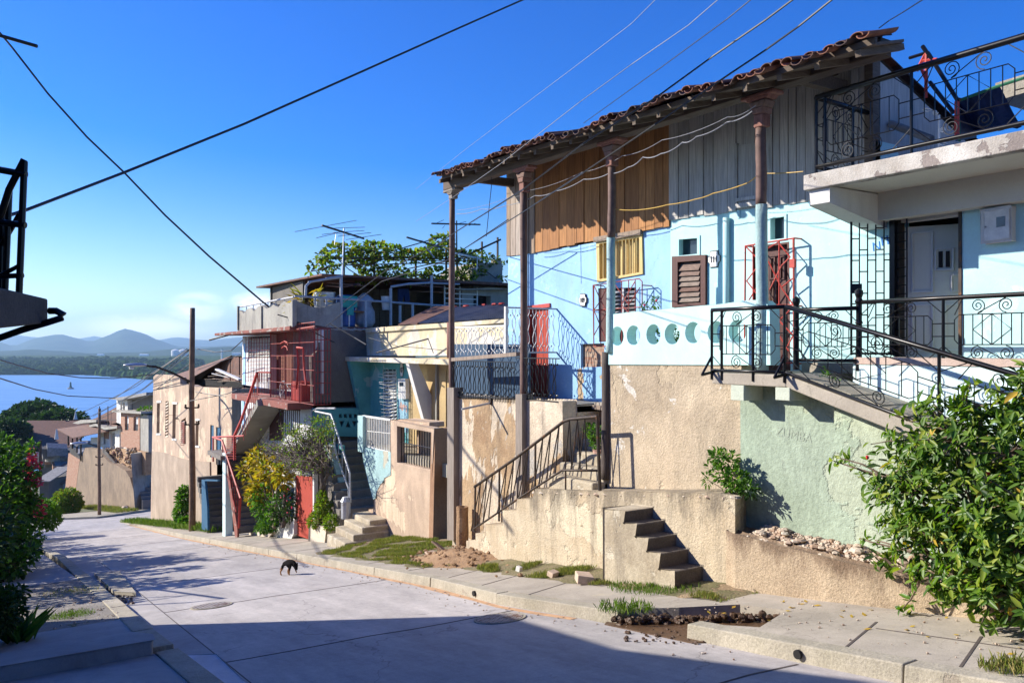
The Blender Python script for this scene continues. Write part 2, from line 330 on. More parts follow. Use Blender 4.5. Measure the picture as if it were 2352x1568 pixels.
M['gutter'] = stucco('gutter_concrete', (.44, .41, .39), (.37, .345, .33), 1.0, grain=.12, gs=70, bmp=.25, cracks=.3)
M['gravel'] = stucco('gravel_walk', (.4, .36, .31), (.3, .27, .23), 2, patch=(.2, .22, .08), pt=.64, ps=1.2, grain=.5, gs=35, bmp=1, bd=.04)
# wide ground sheet
def sheet(name, xs, ys, zf, mat):
    mb = MB(); n = len(xs)
    vs = [(x, y, zf(x, y)) for y in ys for x in xs]
    fs = [(j*n+i, j*n+i+1, (j+1)*n+i+1, (j+1)*n+i) for j in range(len(ys)-1) for i in range(n-1)]
    mb.add(vs, fs); return struct(mb.build(name, mat, smooth=True))
M['earth'] = stucco('dry_hill_earth', (.2, .17, .1), (.1, .13, .05), .15, patch=(.07, .1, .03), pt=.5, ps=.05, grain=.2, gs=6, bmp=.3)
def gzx(x, y): return gz(y)-.32-max(0, abs(x-3)-12)*.02
sheet('ground', [-400, -150, -60, -20, -6, 0, 6, 14, 30, 80, 200, 400], [-60, -20, 0, 10, 20, 40, 60, 75, 90, 110, 125, 180, 240, 321, 400], gzx, M['earth'])
# curb lines
Rp = [(2036,1564),(1968,1549),(1743,1504),(1574,1467),(1417,1433),(1165,1395),(1005,1351),(783,1306),(590,1269),(408,1233),(276,1199)]
Rc = [PG(*p) for p in Rp]
Rc = [(p.x, p.y) for p in Rc]; Rc = [(Rc[0][0]-.15, -8)]+Rc
def interp(tab, Y):
    for (x0, y0), (x1, y1) in zip(tab, tab[1:]):
        if Y <= y1: return lerp(x0, x1, (Y-y0)/(y1-y0)) if Y >= y0 else x0
    return tab[-1][0]
RcX = lambda Y: interp(Rc, Y)
Lc = [(1.9, -8), (2.0, 8), (2.05, 12), (2.12, 14), (2.25, 20), (2.5, 30), (2.3, 45), (1.0, 75)]
LcX = lambda Y: interp(Lc, Y)
Ye = Rc[-1][1]
# road: between the curbs, then the crossing and the bend at the bottom
Y1 = [-8, 0, 4, 6, 8, 10, 12, 15, 18, 22, 27, 33, 40, 50, Ye]
mb = MB(); loop = [(RcX(y)+.02, y) for y in Y1]+[(11, Ye+1.5), (24, Ye+4), (24, 75), (-14, 75), (-14, 66)]+[(LcX(y)-.02, y) for y in reversed(Y1[:-1])]
mb.prism([loop], mpG, -.25, 0)
mb.prism([[(24, 75), (24, 82), (6, 80), (-2, 86), (-14, 84), (-14, 75)]], mpZ, -.25, 0)
mb.cur = 1
for y in [5.2, 9.6, 14.4, 19, 23.5, 28.5, 34, 41, 50]:   # transverse joints
    x0, x1 = LcX(y)+.1, RcX(y)-.05; n = 8; top = []; bot = []
    for i in range(n+1):
        x = lerp(x0, x1, i/n); yy = y+(x-x0)*-.12+random.uniform(-.04, .04); top.append((x, yy+.014)); bot.append((x, yy-.014))
    mb.prism([top+bot[::-1]], mpG, .001, .004)
gl = [(2.2, 6.8), (2.3, 8.3), (2.52, 13.1), (2.75, 18), (3.1, 26), (3.3, 34), (3.0, 48)]
mb.prism([[(x+.02, y) for x, y in gl]+[(x-.02, y) for x, y in reversed(gl)]], mpG, .001, .005)
mb.cur = 2
ys = [8+i*.8 for i in range(60)]   # sandy dust along the right kerb
mb.prism([[(RcX(y)-.0, y) for y in ys]+[(RcX(y)-.07-random.random()*.08, y) for y in reversed(ys)]], mpG, .001, .0045)
struct(mb.build('road', [M['road'], M['joint'], M['sand']]))
# concrete gutter strip on the left
mb = MB(); mb.prism([[(x, y) for x, y in gl]+[(LcX(y)+.01, y) for y in (48, 34, 26, 20.5)]+[(2.5, 19.8), (LcX(17.0)+.0, 17.0)]+[(LcX(y)+.01, y) for y in (15, 13.1, 8.3, 6.8)]], mpG, .0, .008)
struct(mb.build('gutter', M['gutter']))
# kerbs
def kerb(name, fx, y0, y1, w, side, mat, n=None, hh=.15, label=None):
    n = n or max(2, int((y1-y0)/.9)); mb = MB()
    for i in range(n):
        a = lerp(y0, y1, i/n)+.006; b = lerp(y0, y1, (i+1)/n)-.006; j = random.uniform(-.006, .006); h2 = hh+random.uniform(-.006, .006)
        xa, xb = fx(a)+j, fx(b)+j
        B = [(xa, a), (xa+w*side, a), (xb+w*side, b), (xb, b)]; c = .025*side
        Tp = [(xa+c, a), (xa+w*side, a), (xb+w*side, b), (xb+c, b)]
        if side < 0: B = B[::-1]; Tp = Tp[::-1]
        mb.hexa([mpG(x, y, -.2) for x, y in B], [mpG(x, y, h2) for x, y in Tp])
    return struct(mb.build(name, mat, bev=.012))
gapA, gapB = Rc[4][1], Rc[5][1]      # broken stretch of kerb
kerb('kerb', RcX, -6, gapA, .22, 1, M['curb'], n=5)
kerb('kerb', RcX, Rc[5][1]+.0, Ye, .22, 1, M['curb'], n=22)
kerb('kerb', LcX, -6, 10.2, .28, -1, M['curb'], n=6)
kerb('kerb', LcX, 10.5, 60, .28, -1, M['curb'], n=34)
# right pavement with the broken notch
P = lambda x, y: tuple(PG(x, y, .15)[:2])
notch = [P(1590, 1437), P(1660, 1432), P(1745, 1437), P(1808, 1398), P(1700, 1385), P(1560, 1392), P(1408, 1405)]
near = [(RcX(y)+.22, y) for y in (-8, 0, 2, 3.5, gapA)]
farr = [(RcX(y)+.22, y) for y in (gapB, 10, 12, 15, 18, 22, 27, 33, 40, 48, Ye)]
nt_ = [p for p in notch[1:-1]]
loop = near+[(nt_[0][0], nt_[0][1])]+nt_[1:]+farr+[(9.4, Ye+1), (9.4, 20), (8.8, 12), (8.6, -8)]
mb = MB(); mb.prism([loop], mpG, -.1, .14)
mb.cur = 1
def strip(a, b, w=.012):
    a = Vector(a); b = Vector(b); d = (b-a).normalized(); nn = Vector((-d.y, d.x))*w
    mb.prism([[tuple(a+nn), tuple(b+nn), tuple(b-nn), tuple(a-nn)]], mpG, .141, .1435)
for y in [1, 2.2, 3.4, 4.4, 9.3, 10.7, 12, 13.6, 15.6, 18, 20.5, 23, 26, 30]:
    strip((RcX(y)+.23, y), (RcX(y)+1.2 if y < 13 else 8.2, y+.35 if y < 13 else y+.2))
strip((RcX(1)+.95, 1), (RcX(5)+.95, 4.6), .008); strip((RcX(9)+1.25, 9), (RcX(13)+1.2, 13), .007)
struct(mb.build('pavement', [M['walk'], M['joint']]))
# broken hole: wet soil floor, ledges
mb = MB(); nf = [(RcX(gapA)-.1, gapA-.2)]+[tuple(PG(x, y, .1)[:2]) for x, y in [(1745, 1447), (1812, 1398), (1700, 1382), (1560, 1388), (1400, 1402)]]+[(RcX(gapB)-.1, gapB+.1)]
mb.prism([nf], mpG, -.3, .012)
struct(mb.build('washed_out_gutter', M['mud']))
mb = MB()
l1 = [P(1470, 1412), P(1560, 1402), P(1700, 1403), P(1760, 1410), P(1700, 1395), P(1560, 1396), P(1470, 1404)]
for i in range(210):
    t = random.random(); c = lerp(Vector(P(1415, 1405)), Vector(P(1790, 1396)), t); mb.rock(mpG(c.x+random.uniform(-.04, .05), c.y+random.uniform(-.05, .05), random.uniform(.0, .09)), random.uniform(.015, .055))
for i in range(50):
    c = Vector(P(random.uniform(1430, 1640), random.uniform(1415, 1445))); mb.rock(mpG(c.x, c.y, .015), random.uniform(.01, .03))
struct(mb.build('broken_pavement_edge', M['mud']))
# grass verge and dirt beside the walls
M['verge'] = stucco('verge_soil', (.3, .24, .13), (.2, .19, .07), 2.5, patch=(.42, .3, .17), pt=.58, ps=1.5, grain=.4, gs=30, bmp=1, bd=.04)
def verge_h(x, y): return .155+(max(0, x-7.25)*.07+.02*math.sin(x*9+y*5))*max(0, min(1, (y-6.7)/1.2))-(.04 if y < 6.8 else 0)
mb = MB(); xs = [7.2+i*.12 for i in range(17)]; ys = [6.6+i*.25 for i in range(58)]
vs = []; fs = []
for y in ys:
    for x in xs:
        e = .0
        if y > 13.6: x2 = lerp(6.85, 9.2, (x-7.2)/1.92)
        elif y > 12.6: x2 = lerp(lerp(7.2, 6.85, y-12.6), 9.2, (x-7.2)/1.92)
        else: x2 = x
        edge = min(1, (x-7.2)/.12)
        if y > 19.5: edge = 0
        vs.append((x2+(random.uniform(-.06, .06) if x > 7.2 else random.uniform(-.1, .1)), y, -2-SLOPE*y+(verge_h(x2, y) if edge > .5 else .13)))
n = len(xs)
for j in range(len(ys)-1):
    for i in range(n-1): fs.append((j*n+i, j*n+i+1, (j+1)*n+i+1, (j+1)*n+i))
mb.add(vs, fs); struct(mb.build('verge', M['verge'], smooth=True))
# dirt heap
def mound(name, cx, cy, rx, ry, h, mat, n=26, rough=.06, base=.16):
    mb = MB(); vs = []; fs = []
    for j in range(n):
        for i in range(n):
            u = i/(n-1)*2-1; v = j/(n-1)*2-1; r = math.hypot(u, v); q = max(0, 1-r*r)
            x, y = cx+u*rx, cy+v*ry; z = -2-SLOPE*y+base-.05+h*q**1.3+(random.uniform(-rough, rough) if q > 0 else -.1)
            vs.append((x, y, z))
    for j in range(n-1):
        for i in range(n-1): fs.append((j*n+i, j*n+i+1, (j+1)*n+i+1, (j+1)*n+i))
    mb.add(vs, fs); return mb.build(name, mat, smooth=True)
tag(mound('dirt_heap', 7.9, 13.9, 1.0, 1.7, .24, M['dirt'], rough=.035), 'heap of orange dirt and rubble against the foot of the long stair', 'dirt heap', kind='stuff')
mb = MB()
for i in range(170):
    y = random.gauss(13.9, 1.0); x = random.gauss(7.7, .4); x = max(6.6, min(8.6, x)); q = max(0, 1-((x-8.05)/1.15)**2-((y-14.1)/2)**2)
    mb.rock(mpG(x, y, .17+.2*q**1.3), random.choice([.012, .02, .03, .05]), .6)
tag(mb.build('dirt_clod', M['dirt']), 'clods and pebbles scattered over the orange dirt heap', 'dirt clods', kind='stuff')
def slab_piece(name, px, py, sz, rz, tilt, mat, label, cat, off=.25, g=None):
    c = PG(px, py, off); mb = MB(); a, b, h = sz
    R = Matrix.Rotation(rz, 3, 'Z') @ Matrix.Rotation(tilt, 3, 'X')
    q = [(-a, -b*.8), (a*.8, -b), (a, b*.7), (-a*.6, b)]
    vs = [Vector(c)+R @ Vector((x, y, z)) for z in (-h, h) for x, y in q]
    mb.hexa(vs[:4], vs[4:]); o = mb.build(name, mat, bev=.008); tag(o, label, cat, g); return o
slab_piece('broken_plank', 1018, 1262, (.05, .3, .02), .5, .5, M['plank_pale'], 'broken pale board leaning on the dirt heap by the kerb', 'board', .34)
slab_piece('broken_plank', 1003, 1277, (.04, .22, .02), -1.0, .1, M['plank_pale'], 'short pale board lying flat in the grass below the dirt heap', 'board', .22)
slab_piece('brick', 988, 1272, (.13, .09, .05), .3, .1, M['rubble'], 'pale pinkish brick left of the broken boards', 'brick', .22)
slab_piece('broken_tile', 1065, 1281, (.2, .09, .035), 1.3, .05, M['tile'], 'reddish broken slab in front of the dirt heap', 'broken slab', .22)
slab_piece('stone_block', 1341, 1327, (.17, .12, .06), 1.2, .1, M['rubble'], 'stone block in the grass left of the short steps', 'stone block', .22)
slab_piece('stone_block', 1270, 1317, (.1, .07, .04), .4, .2, M['rubble'], 'small pinkish stone on the grass verge below the terrace wall', 'stone block', .2)
slab_piece('stone_block', 1192, 1306, (.04, .05, .045), .4, .2, M['white'], 'white pebble lump on the grass strip edge', 'stone block', .2)
# left pavement, gravel stretch, raised step, plate
mb = MB(); mb.prism([[(-6, -8), (1.62, -8), (1.74, 10.2), (-6, 10.2)]], mpG, -.2, .13)
struct(mb.build('pavement', M['gutter']))
mb = MB(); mb.prism([[(-6, 11.0), (LcX(11)-.28, 11.0), (LcX(13.4)-.28, 13.4), (-6, 13.4)]], mpG, -.2, .14)
mb.prism([[(-6, 21), (LcX(21)-.28, 21), (LcX(45)-.28, 45), (.9, 66), (-6, 66)]], mpG, -.2, .14)
struct(mb.build('pavement', M['gutter']))
mb = MB(); mb.prism([[(-6, 13.4), (LcX(13.4)-.28, 13.4), (LcX(21)-.28, 21), (-6, 21)]], mpG, -.2, .137)
struct(mb.build('gravel_path', M['gravel']))
mb = MB(); mb.prism([[(-6, 10.3), (1.72, 10.15), (1.76, 10.55), (1.6, 11.0), (-6, 11.05)]], mpG, -.2, .3)
o = mb.build('pavement_step', M['gutter'], bev=.04); struct(o)
M['plate'] = stucco('pale_concrete_plate', (.72, .68, .68), (.62, .58, .58), 1.5, grain=.1)
q = [tuple(PG(x, y, .0)[:2]) for x, y in [(372, 1515), (496, 1512), (625, 1640), (450, 1640)]]
mb = MB(); mb.prism([q], mpG, .0, .05); struct(mb.build('gutter_plate', M['plate'], bev=.01))
# broken drain on the left gutter
t = T('broken_drain', 'broken drain mouth in the left gutter with cracked slab and rubbish', 'drain', tuple(PG(285, 1370)))
mb = MB()
q = [tuple(PG(x, y, .05)[:2]) for x, y in [(216, 1318), (275, 1316), (312, 1365), (262, 1362)]]
mb.prism([q], mpG, .03, .09); mb.build('slab', M['curb'], t, bev=.015)
mb = MB(); q = [tuple(PG(x, y, .0)[:2]) for x, y in [(238, 1352), (262, 1350), (292, 1378), (262, 1380)]]; mb.prism([q], mpG, .009, .016); mb.build('opening', M['dark'], t)
mb = MB()
for i in range(46):
    c = PG(random.uniform(250, 305), random.uniform(1362, 1386), .02); mb.rock(c, random.uniform(.015, .06), .5)
mb.build('debris', M['mud'], t)
# manhole covers
M['castiron'] = plain('cast_iron_cover', (.42, .37, .34), .6, metal=.4, rust=(.2, .13, .1), rt=.55)
M['castiron_d'] = plain('cover_recess', (.12, .1, .1), .8)
mt0 = T('manhole_cover', 'round iron manhole cover in the sunlit middle of the road', 'manhole cover', tuple(PG(486, 1391)), 'manhole covers in the road')
c = PG(486, 1391); mb = MB(); n = 36
ring = [(c.x+.33*math.cos(i*2*math.pi/n), c.y+.33*math.sin(i*2*math.pi/n)) for i in range(n)]
ring2 = [(c.x+.3*math.cos(i*2*math.pi/n), c.y+.3*math.sin(i*2*math.pi/n)) for i in range(n)]
mb.prism([ring, ring2], mpG, -.02, .014); mb.build('rim', M['curb'], mt0)
mb = MB(); mb.prism([ring2], mpG, -.02, .005); mb.build('disc', M['castiron_d'], mt0)
mb = MB()
for i in range(-5, 6):
    h = math.sqrt(max(0, .29**2-(i*.052)**2)); x = c.x+i*.052
    mb.prism([[(x-.013, c.y-h), (x+.013, c.y-h), (x+.013, c.y+h), (x-.013, c.y+h)]], mpG, .004, .016)
    y = c.y+i*.052; mb.prism([[(c.x-h, y-.01), (c.x+h, y-.01), (c.x+h, y+.01), (c.x-h, y+.01)]], mpG, .004, .0145)
mb.build('grid', M['castiron'], mt0)
m2 = mt0.copy(); COL.objects.link(m2); m2.location = PG(1148, 1420); m2['label'] = 'round iron manhole cover on the edge of the big shadow nearer the houses'
for ch in list(mt0.children): d = ch.copy(); COL.objects.link(d); d.parent = m2
for (px_, py_, lab_) in ((1095, 1361, 'round drain hole in the kerb opposite the long stair'), (1829, 1503, 'round drain hole in the near kerb at lower right')):
    c = PG(px_, py_, .075); X_ = RcX(c.y)-.012; mb = MB(); mb.tube([(X_, c.y, -2-SLOPE*c.y+.075), (X_+.03, c.y, -2-SLOPE*c.y+.075)], .04, 12); tag(mb.build('drain_hole', M['dark']), lab_, 'drain hole')
# ---------- far corner pavement
mb = MB(); far_walk = [(24, 85), (24, 83.0), (13.5, 79.2), (9.8, 76.6), (8.6, 76.3), (5.5, 79.5), (2.5, 84), (3.5, 85), (8, 84), (14, 84)]
mb.prism([far_walk], mpZ, -.2, .16); struct(mb.build('pavement', M['curb'], bev=.03))
# ---------- bay, far shore, hills
SEA = -40
def watermat():
    m, nt, bs = newmat('bay_water'); v = coords(nt, (.05, .05, .05)); c = nd(nt, 'TexCoord'); mp = nd(nt, 'Mapping'); mp.inputs['Rotation'].default_value = (0, 0, TH)
    nt.links.new(c.outputs['Object'], mp.inputs['Vector']); mp2 = nd(nt, 'Mapping'); mp2.inputs['Scale'].default_value = (.01, .07, 1); nt.links.new(mp.outputs[0], mp2.inputs['Vector'])
    a = noise(nt, mp2.outputs[0], 1.2, 6, .65); mp3 = nd(nt, 'Mapping'); mp3.inputs['Scale'].default_value = (.1, .5, 1); nt.links.new(mp.outputs[0], mp3.inputs['Vector']); b = noise(nt, mp3.outputs[0], 1., 6, .7)
    col = mix(nt, ramp(nt, a, .35, .65), (.1, .26, .5), (.17, .35, .6)); nt.links.new(col, bs.inputs['Base Color'])
    bs.inputs['Roughness'].default_value = .5; bs.inputs['Specular IOR Level'].default_value = .35; bump(nt, bs, b, .6, .6); return m
mb = MB(); R = 30000; mb.add([(-R, 250, SEA), (R, 250, SEA), (R, R, SEA), (-R, R, SEA)], [(0, 1, 2, 3)]); struct(mb.build('water', watermat()))
hx = lambda x: x/3.84; hy = lambda y: (800+y/2.6133)/1.46939
def pint(prof, x):
    if x <= prof[0][0]: return prof[0][1]
    for (a, b), (c_, d) in zip(prof, prof[1:]):
        if x <= c_:
            t = (x-a)/(c_-a); t = t*t*(3-2*t)*.5+t*.5; return lerp(b, d, t)
    return prof[-1][1]
from mathutils import noise as mn
def hills(name, prof, D0, depth, mat, amp, x0=-1400, x1=3200, nx=260, ny=26, ns=.002):
    prof = [(hx(a), hy(b)) for a, b in prof]; vs = []; fs = []
    for j in range(ny):
        t = j/(ny-1); D = D0+(t-.55)*depth; s = max(0, 1-abs(t-.55)/.55) if t < .55 else max(0, 1-(t-.55)/.45)
        s = s**1.15
        for i in range(nx):
            px = lerp(x0, x1, i/(nx-1)); y = pint(prof, px)
            zr = (797-y)/FP*D0-SEA; p = PD(px, 797, D); nz = mn.fractal(Vector((p.x*ns, p.y*ns, 0)), 1, 2, 6)
            rid = abs(mn.noise(Vector((p.x*ns*1.7, p.y*ns*1.7, 3))))
            z = SEA-6+(zr+6)*s+(nz*amp-rid*amp*1.2)*min(1, s*1.5)*(1 if abs(t-.55) > .03 else .25)
            vs.append((p.x, p.y, z))
    for j in range(ny-1):
        for i in range(nx-1): fs.append((j*nx+i, j*nx+i+1, (j+1)*nx+i+1, (j+1)*nx+i))
    mb = MB(); mb.add(vs, fs); return struct(mb.build(name, mat, smooth=True))
def hillmat(name, c1, c2, c3, sc):
    m, nt, bs = newmat(name); v = coords(nt, (sc, sc, sc*2)); a = noise(nt, v, 1, 8, .7); b = noise(nt, v, 6, 5, .7)
    col = mix(nt, ramp(nt, a, .4, .6), c1, c2); col = mix(nt, ramp(nt, b, .58, .66), col, c3); nt.links.new(col, bs.inputs['Base Color']); bs.inputs['Roughness'].default_value = 1; bs.inputs['Specular IOR Level'].default_value = 0
    bump(nt, bs, b, .8, 8); return m
M['hill'] = hillmat('hill_scrub', (.035, .06, .035), (.06, .085, .045), (.1, .1, .065), .004)
M['plain_'] = hillmat('green_lowland', (.05, .085, .03), (.08, .12, .04), (.13, .15, .07), .02)
hills('hills', [(0,915),(150,868),(300,882),(700,888),(850,862),(950,892),(1400,905),(1540,878),(1620,880),(1700,900),(1850,905),(2130,880),(2500,860),(3200,880)], 9500, 3000, M['hill'], 30, ns=.0012)
hills('hills', [(-800,900),(-300,960),(0,925),(110,965),(330,882),(530,850),(700,888),(800,920),(900,880),(1100,797),(1250,835),(1400,905),(1560,962),(1700,965),(2130,955),(2600,930),(3300,960)], 6200, 2200, M['hill'], 22, ns=.0016)
hills('hills', [(-900,990),(0,1000),(300,990),(520,1005),(800,1022),(1200,1012),(1500,985),(1700,978),(2000,965),(2350,960),(3500,970)], 3600, 1500, M['hill'], 8, ns=.004)
hills('hills', [(-900,1050),(0,1055),(500,1060),(900,1045),(1400,1050),(1800,1040),(2350,1040)], 2500, 1300, M['plain_'], 3, ns=.006)
# low shore land
mb = MB(); pts = [(px, 861 if px < 200 else lerp(861, 872, min(1, (px-200)/150))) for px in range(-1400, 3201, 100)]
vs = []; fs = []
for k, dz in ((0, 0), (1, 3), (2, 8), (3, 14)):
    for px, y in pts:
        D = 40*FP/(y-797)+[0, 30, 500, 1500][k]+6*math.sin(px*.05)*(k == 0); p = PD(px, 797, D); vs.append((p.x, p.y, SEA-.5+dz))
n = len(pts)
for j in range(3):
    for i in range(n-1): fs.append((j*n+i, j*n+i+1, (j+1)*n+i+1, (j+1)*n+i))
mb.add(vs, fs); struct(mb.build('far_shore', M['plain_'], smooth=True))
# mangrove belt of the far shore
M['mangrove'] = leafmat('mangrove_canopy', [(.03, .06, .02), (.05, .09, .025), (.04, .075, .02), (.07, .11, .03)], .9, .05, 0)
mb = MB()
for i in range(2300):
    px = random.uniform(-120, 460); y = 861 if px < 200 else lerp(861, 872, min(1, (px-200)/150)); D = 40*FP/(y-797)+random.random()**1.5*700+8
    p = PD(px, 797, D); r = random.uniform(4, 9)*(1 if px < 200 else 1.3); mb.rock((p.x, p.y, SEA+1+random.uniform(0, 3)+(D-1100)*.012), r, .8, 5)
tag(mb.build('mangrove_belt', M['mangrove']), 'dark green mangrove belt along the far shore of the bay', 'mangroves', kind='stuff')
# factory and sheds on the far shore
M['far_grey'] = plain('far_shed_grey', (.3, .3, .3), .9); M['far_white'] = plain('far_white_wall', (.8, .8, .78), .9); M['far_red'] = plain('far_red_wall', (.5, .1, .07), .9)
def far_shed(name, cx0, cx1, cyt, cyb, D, mats, label, cat, group=None, roof=True, chim=None):
    a = PD(hx(cx0), hy(cyb), D); b = PD(hx(cx1), hy(cyb), D); zt = PD(hx(cx0), hy(cyt), D).z; zb = a.z-12
    t = T(name, label, cat, (a.x, a.y, zb), group); d = (b-a); nrm = Vector((SN, CS, 0))*max(12, d.length*.4)
    mb = MB(); q = [a, b, b+nrm, a+nrm]; mb.hexa([(p.x, p.y, zb) for p in q], [(p.x, p.y, zt-(zt-a.z)*.25) for p in q]); mb.build('wall', mats[0], t)
    mb = MB(); m0 = (a+b)/2; zz = zt-(zt-a.z)*.25
    rid = [(a+nrm/2), (b+nrm/2)]
    mb.add([(a.x, a.y, zz), (b.x, b.y, zz), (b.x+nrm.x, b.y+nrm.y, zz), (a.x+nrm.x, a.y+nrm.y, zz), (rid[0].x, rid[0].y, zt), (rid[1].x, rid[1].y, zt)], [(0, 1, 5, 4), (2, 3, 4, 5), (0, 4, 3), (1, 2, 5), (0, 3, 2, 1)]); mb.build('roof', mats[1], t)
    return t
D1 = 1900
far_shed('factory_shed', 300, 410, 1108, 1120, D1, (M['far_white'], M['far_white']), 'low white shed at the left of the far shore', 'shed')
far_shed('factory_shed', 640, 700, 1140, 1160, 1500, (M['far_grey'], M['far_grey']), 'small grey shed in front of the factory on the far shore', 'shed')
far_shed('factory_shed', 700, 860, 1112, 1160, D1, (M['far_grey'], M['far_grey']), 'grey factory hall on the far shore left of the street lamp', 'factory')
far_shed('factory_shed', 860, 1140, 1128, 1165, D1, (M['far_grey'], M['far_grey']), 'long low grey factory hall behind the lamp head', 'factory')
far_shed('factory_tower', 685, 712, 1088, 1130, 2000, (M['far_grey'], M['far_grey']), 'grey factory tower with sloping conveyor', 'tower')
far_shed('factory_shed', 1525, 1690, 1118, 1150, 1500, (M['far_red'], M['far_white']), 'red and white long building above the bay by the wooden pole', 'building')
far_shed('factory_shed', 855, 905, 1030, 1036, 3000, (M['far_white'], M['far_white']), 'tiny white building on the hillside under the pointed peak', 'building')
far_shed('factory_shed', 1230, 1300, 1030, 1040, 3000, (M['far_white'], M['far_white']), 'tiny white building right of the pointed peak above the bay', 'building')
far_shed('factory_shed', 2045, 2120, 1018, 1028, 3000, (M['far_white'], M['far_white']), 'tiny white building on the hillside near the red stair house', 'building')
for (x, yt, yb, lab) in ((577, 1075, 1118, 'pale round silo on the far shore'), (1113, 1090, 1130, 'thin dark factory chimney on the far shore'), (1957, 990, 1030, 'thin white mast on the hillside across the bay')):
    a = PD(hx(x), hy(yb), 1900); zt = PD(hx(x), hy(yt), 1900).z; mb = MB(); r = 4.5 if x == 577 else 2.2
    mb.lathe((a.x, a.y, a.z-14), [(r*1.1, 0), (r, 2), (r*.85, zt-a.z+13), (r, zt-a.z+13.3), (r*.9, zt-a.z+14)], 10); tag(mb.build('chimney' if x != 577 else 'silo', M['far_white'] if x != 1113 else M['far_grey']), lab, 'chimney' if x != 577 else 'silo')
for x in (1548, 1615):
    a = PD(hx(x), hy(1058), 2600); mb = MB(); mb.lathe((a.x, a.y, a.z-6), [(13, 0), (13, 26), (11, 28), (1, 31)], 14); tag(mb.build('storage_tank', M['far_white']), 'white storage tank on the hill, '+('left' if x == 1548 else 'right')+' one of the two', 'tank', 'storage tanks on the hill')
# buoy
c = PZ(162, 893, SEA); t = T('buoy', 'dark green conical buoy floating in the bay', 'buoy', tuple(c))
mb = MB(); mb.lathe(tuple(c), [(2.6, -.6), (3, .2), (2.6, 1.2), (1.2, 1.5)], 12); mb.build('float', M['far_grey'], t)
mb = MB(); mb.lathe((c.x, c.y, c.z+1.4), [(1.3, 0), (.7, 3.4), (.8, 3.6), (.8, 4.4), (.1, 5.6)], 10); mb.build('tower', plain('buoy_green', (.02, .12, .09), .6), t)
# ================= MAIN GALLERY HOUSE (blue + mint) =================
XB = 8.4; XW = 9.6
C6 = cr(1500, 1300, 2.091); C1 = cr(1450, 450, 2.6133); C3 = cr(2000, 700, 2.6133); C4 = cr(2600, 0, 2.2395); C5 = cr(2600, 600, 2.2395)
CB = cr(1450, 950, 2.8514); C7 = cr(2400, 1200, 1.9602); CE = cr(2900, 1000, 3.4838)
H = T('gallery_house', 'long two-tone blue and mint house with plank upper wall, tiled roof and wooden gallery posts', 'house', (9, 10, -2.5))
# --- masonry wall at X=XW: blue part and mint part
doorR = [(1212,918),(1212,706),(1260,700),(1260,918)]
winY = [(1374,646),(1372,556),(1470,540),(1473,628)]
dr109 = [(1376,1010),(1374,662),(1461,660),(1461,1010)]
niche = [(1334,845),(1334,790),(1388,788),(1388,845)]
mb = MB(); mb.px(XW, XW+.25, [(1212,1060),(1212,583),(1371.8,556),(1540,518),(1540,1060)], doorR, winY, [(1376,785),(1374,662),(1461,660),(1461,783)], niche)
mb.px(XW-.02, XW+.2, [(1167,940),(1167,591),(1212,584),(1212,940)])
mb.build('wall', M['blue'], H)
mb = MB(); mb.px(XW-.003, XW-.0005, [(1328,935),(1326,848),(1340,843),(1386,842),(1390,935),(1360,938)]); mb.build('plaster_patch', M['blue_peel'], H)
mb = MB(); mb.px(XW+.06, XW+.24, [(1330,848),(1330,786),(1392,783),(1392,848)]); mb.build('brick_infill', M['stonebrick'], H)
vent = [(1557,588),(1557,549),(1602,545),(1602,583)]; louv = [(1543,705),(1543,590),(1620,586),(1620,702)]
trans = [(1768,553),(1768,500),(1803,495),(1803,548)]; doorB = [(1728,900),(1728,566),(1813,555),(1816,900)]
doorW = [(2060,836),(2060,499),(2205,478),(2205,836)]
mb = MB(); mb.px(XW-.015, XW+.25, [(1540,1000),(1540,505),(1610,491),(1634,489),(1690,478),(1858,453),(2400,352),(2400,1000)], vent, louv, trans, doorB, [(2060,835),(2060,499),(2205,478),(2205,835)])
mb.build('wall', M['mint'], H)
# mint drips hanging over the planks, edge boards
mb = MB(); 
for a, b in (((1692,477),(1694,502)),((1726,470),(1731,560))): mb.px(XW-.03, XW-.016, [a,(a[0]+7,a[1]-1),(b[0]+5,b[1]-2),b])
mb.build('trim', M['mint'], H)
# drain pipe next to plate 111, pilaster
p0, p1 = PX(1668, 500, XW-.06), PX(1668, 690, XW-.06); mb = MB(); mb.tube([p0, p1, p1-Vector((0, 0, .6))], .05, 10); mb.build('drain_pipe', M['mint'], H, smooth=True)
# --- plank upper wall, one island per board
def planks(y_px, x0, x1, wpx, mat, X, name='plank_wall', ztop=3.7, label=None):
    mb = MB(); x = x0
    while x < x1-1:
        w_ = min(wpx*random.uniform(.8, 1.2), x1-x); a, b = x, x+w_
        yb0, yb1 = y_px(a), y_px(b); pa, pb = PX(a, yb0, X), PX(b, yb1, X); j = random.uniform(0, .022); e = random.uniform(-.015, .015)
        mb.pyz(X-.03-j, X+.02, [(pa.y-.008, pa.z+e), (pa.y-.008, ztop), (pb.y+.006, ztop), (pb.y+.006, pb.z+e)])
        x += w_
    return mb.build(name, mat, H, bev=.003)
planks(lambda x: 590-(x-1167)*.145, 1167, 1232, 11, M['plank_pale'], XW)
planks(lambda x: 583-(x-1212)*.197, 1232, 1541, 18, M['plank_brown'], XW-.004)
planks(lambda x: (505-(x-1541)*.13) if x < 1858 else (453-(x-1858)*.18), 1541, 2008, 20, M['plank_grey'], XW)
mb = MB(); mb.px(XW-.055, XW-.03, [(1695,472),(1695,334),(1737,328),(1737,466)]); mb.build('shutter', M['plank_grey'], H)
mb = MB()
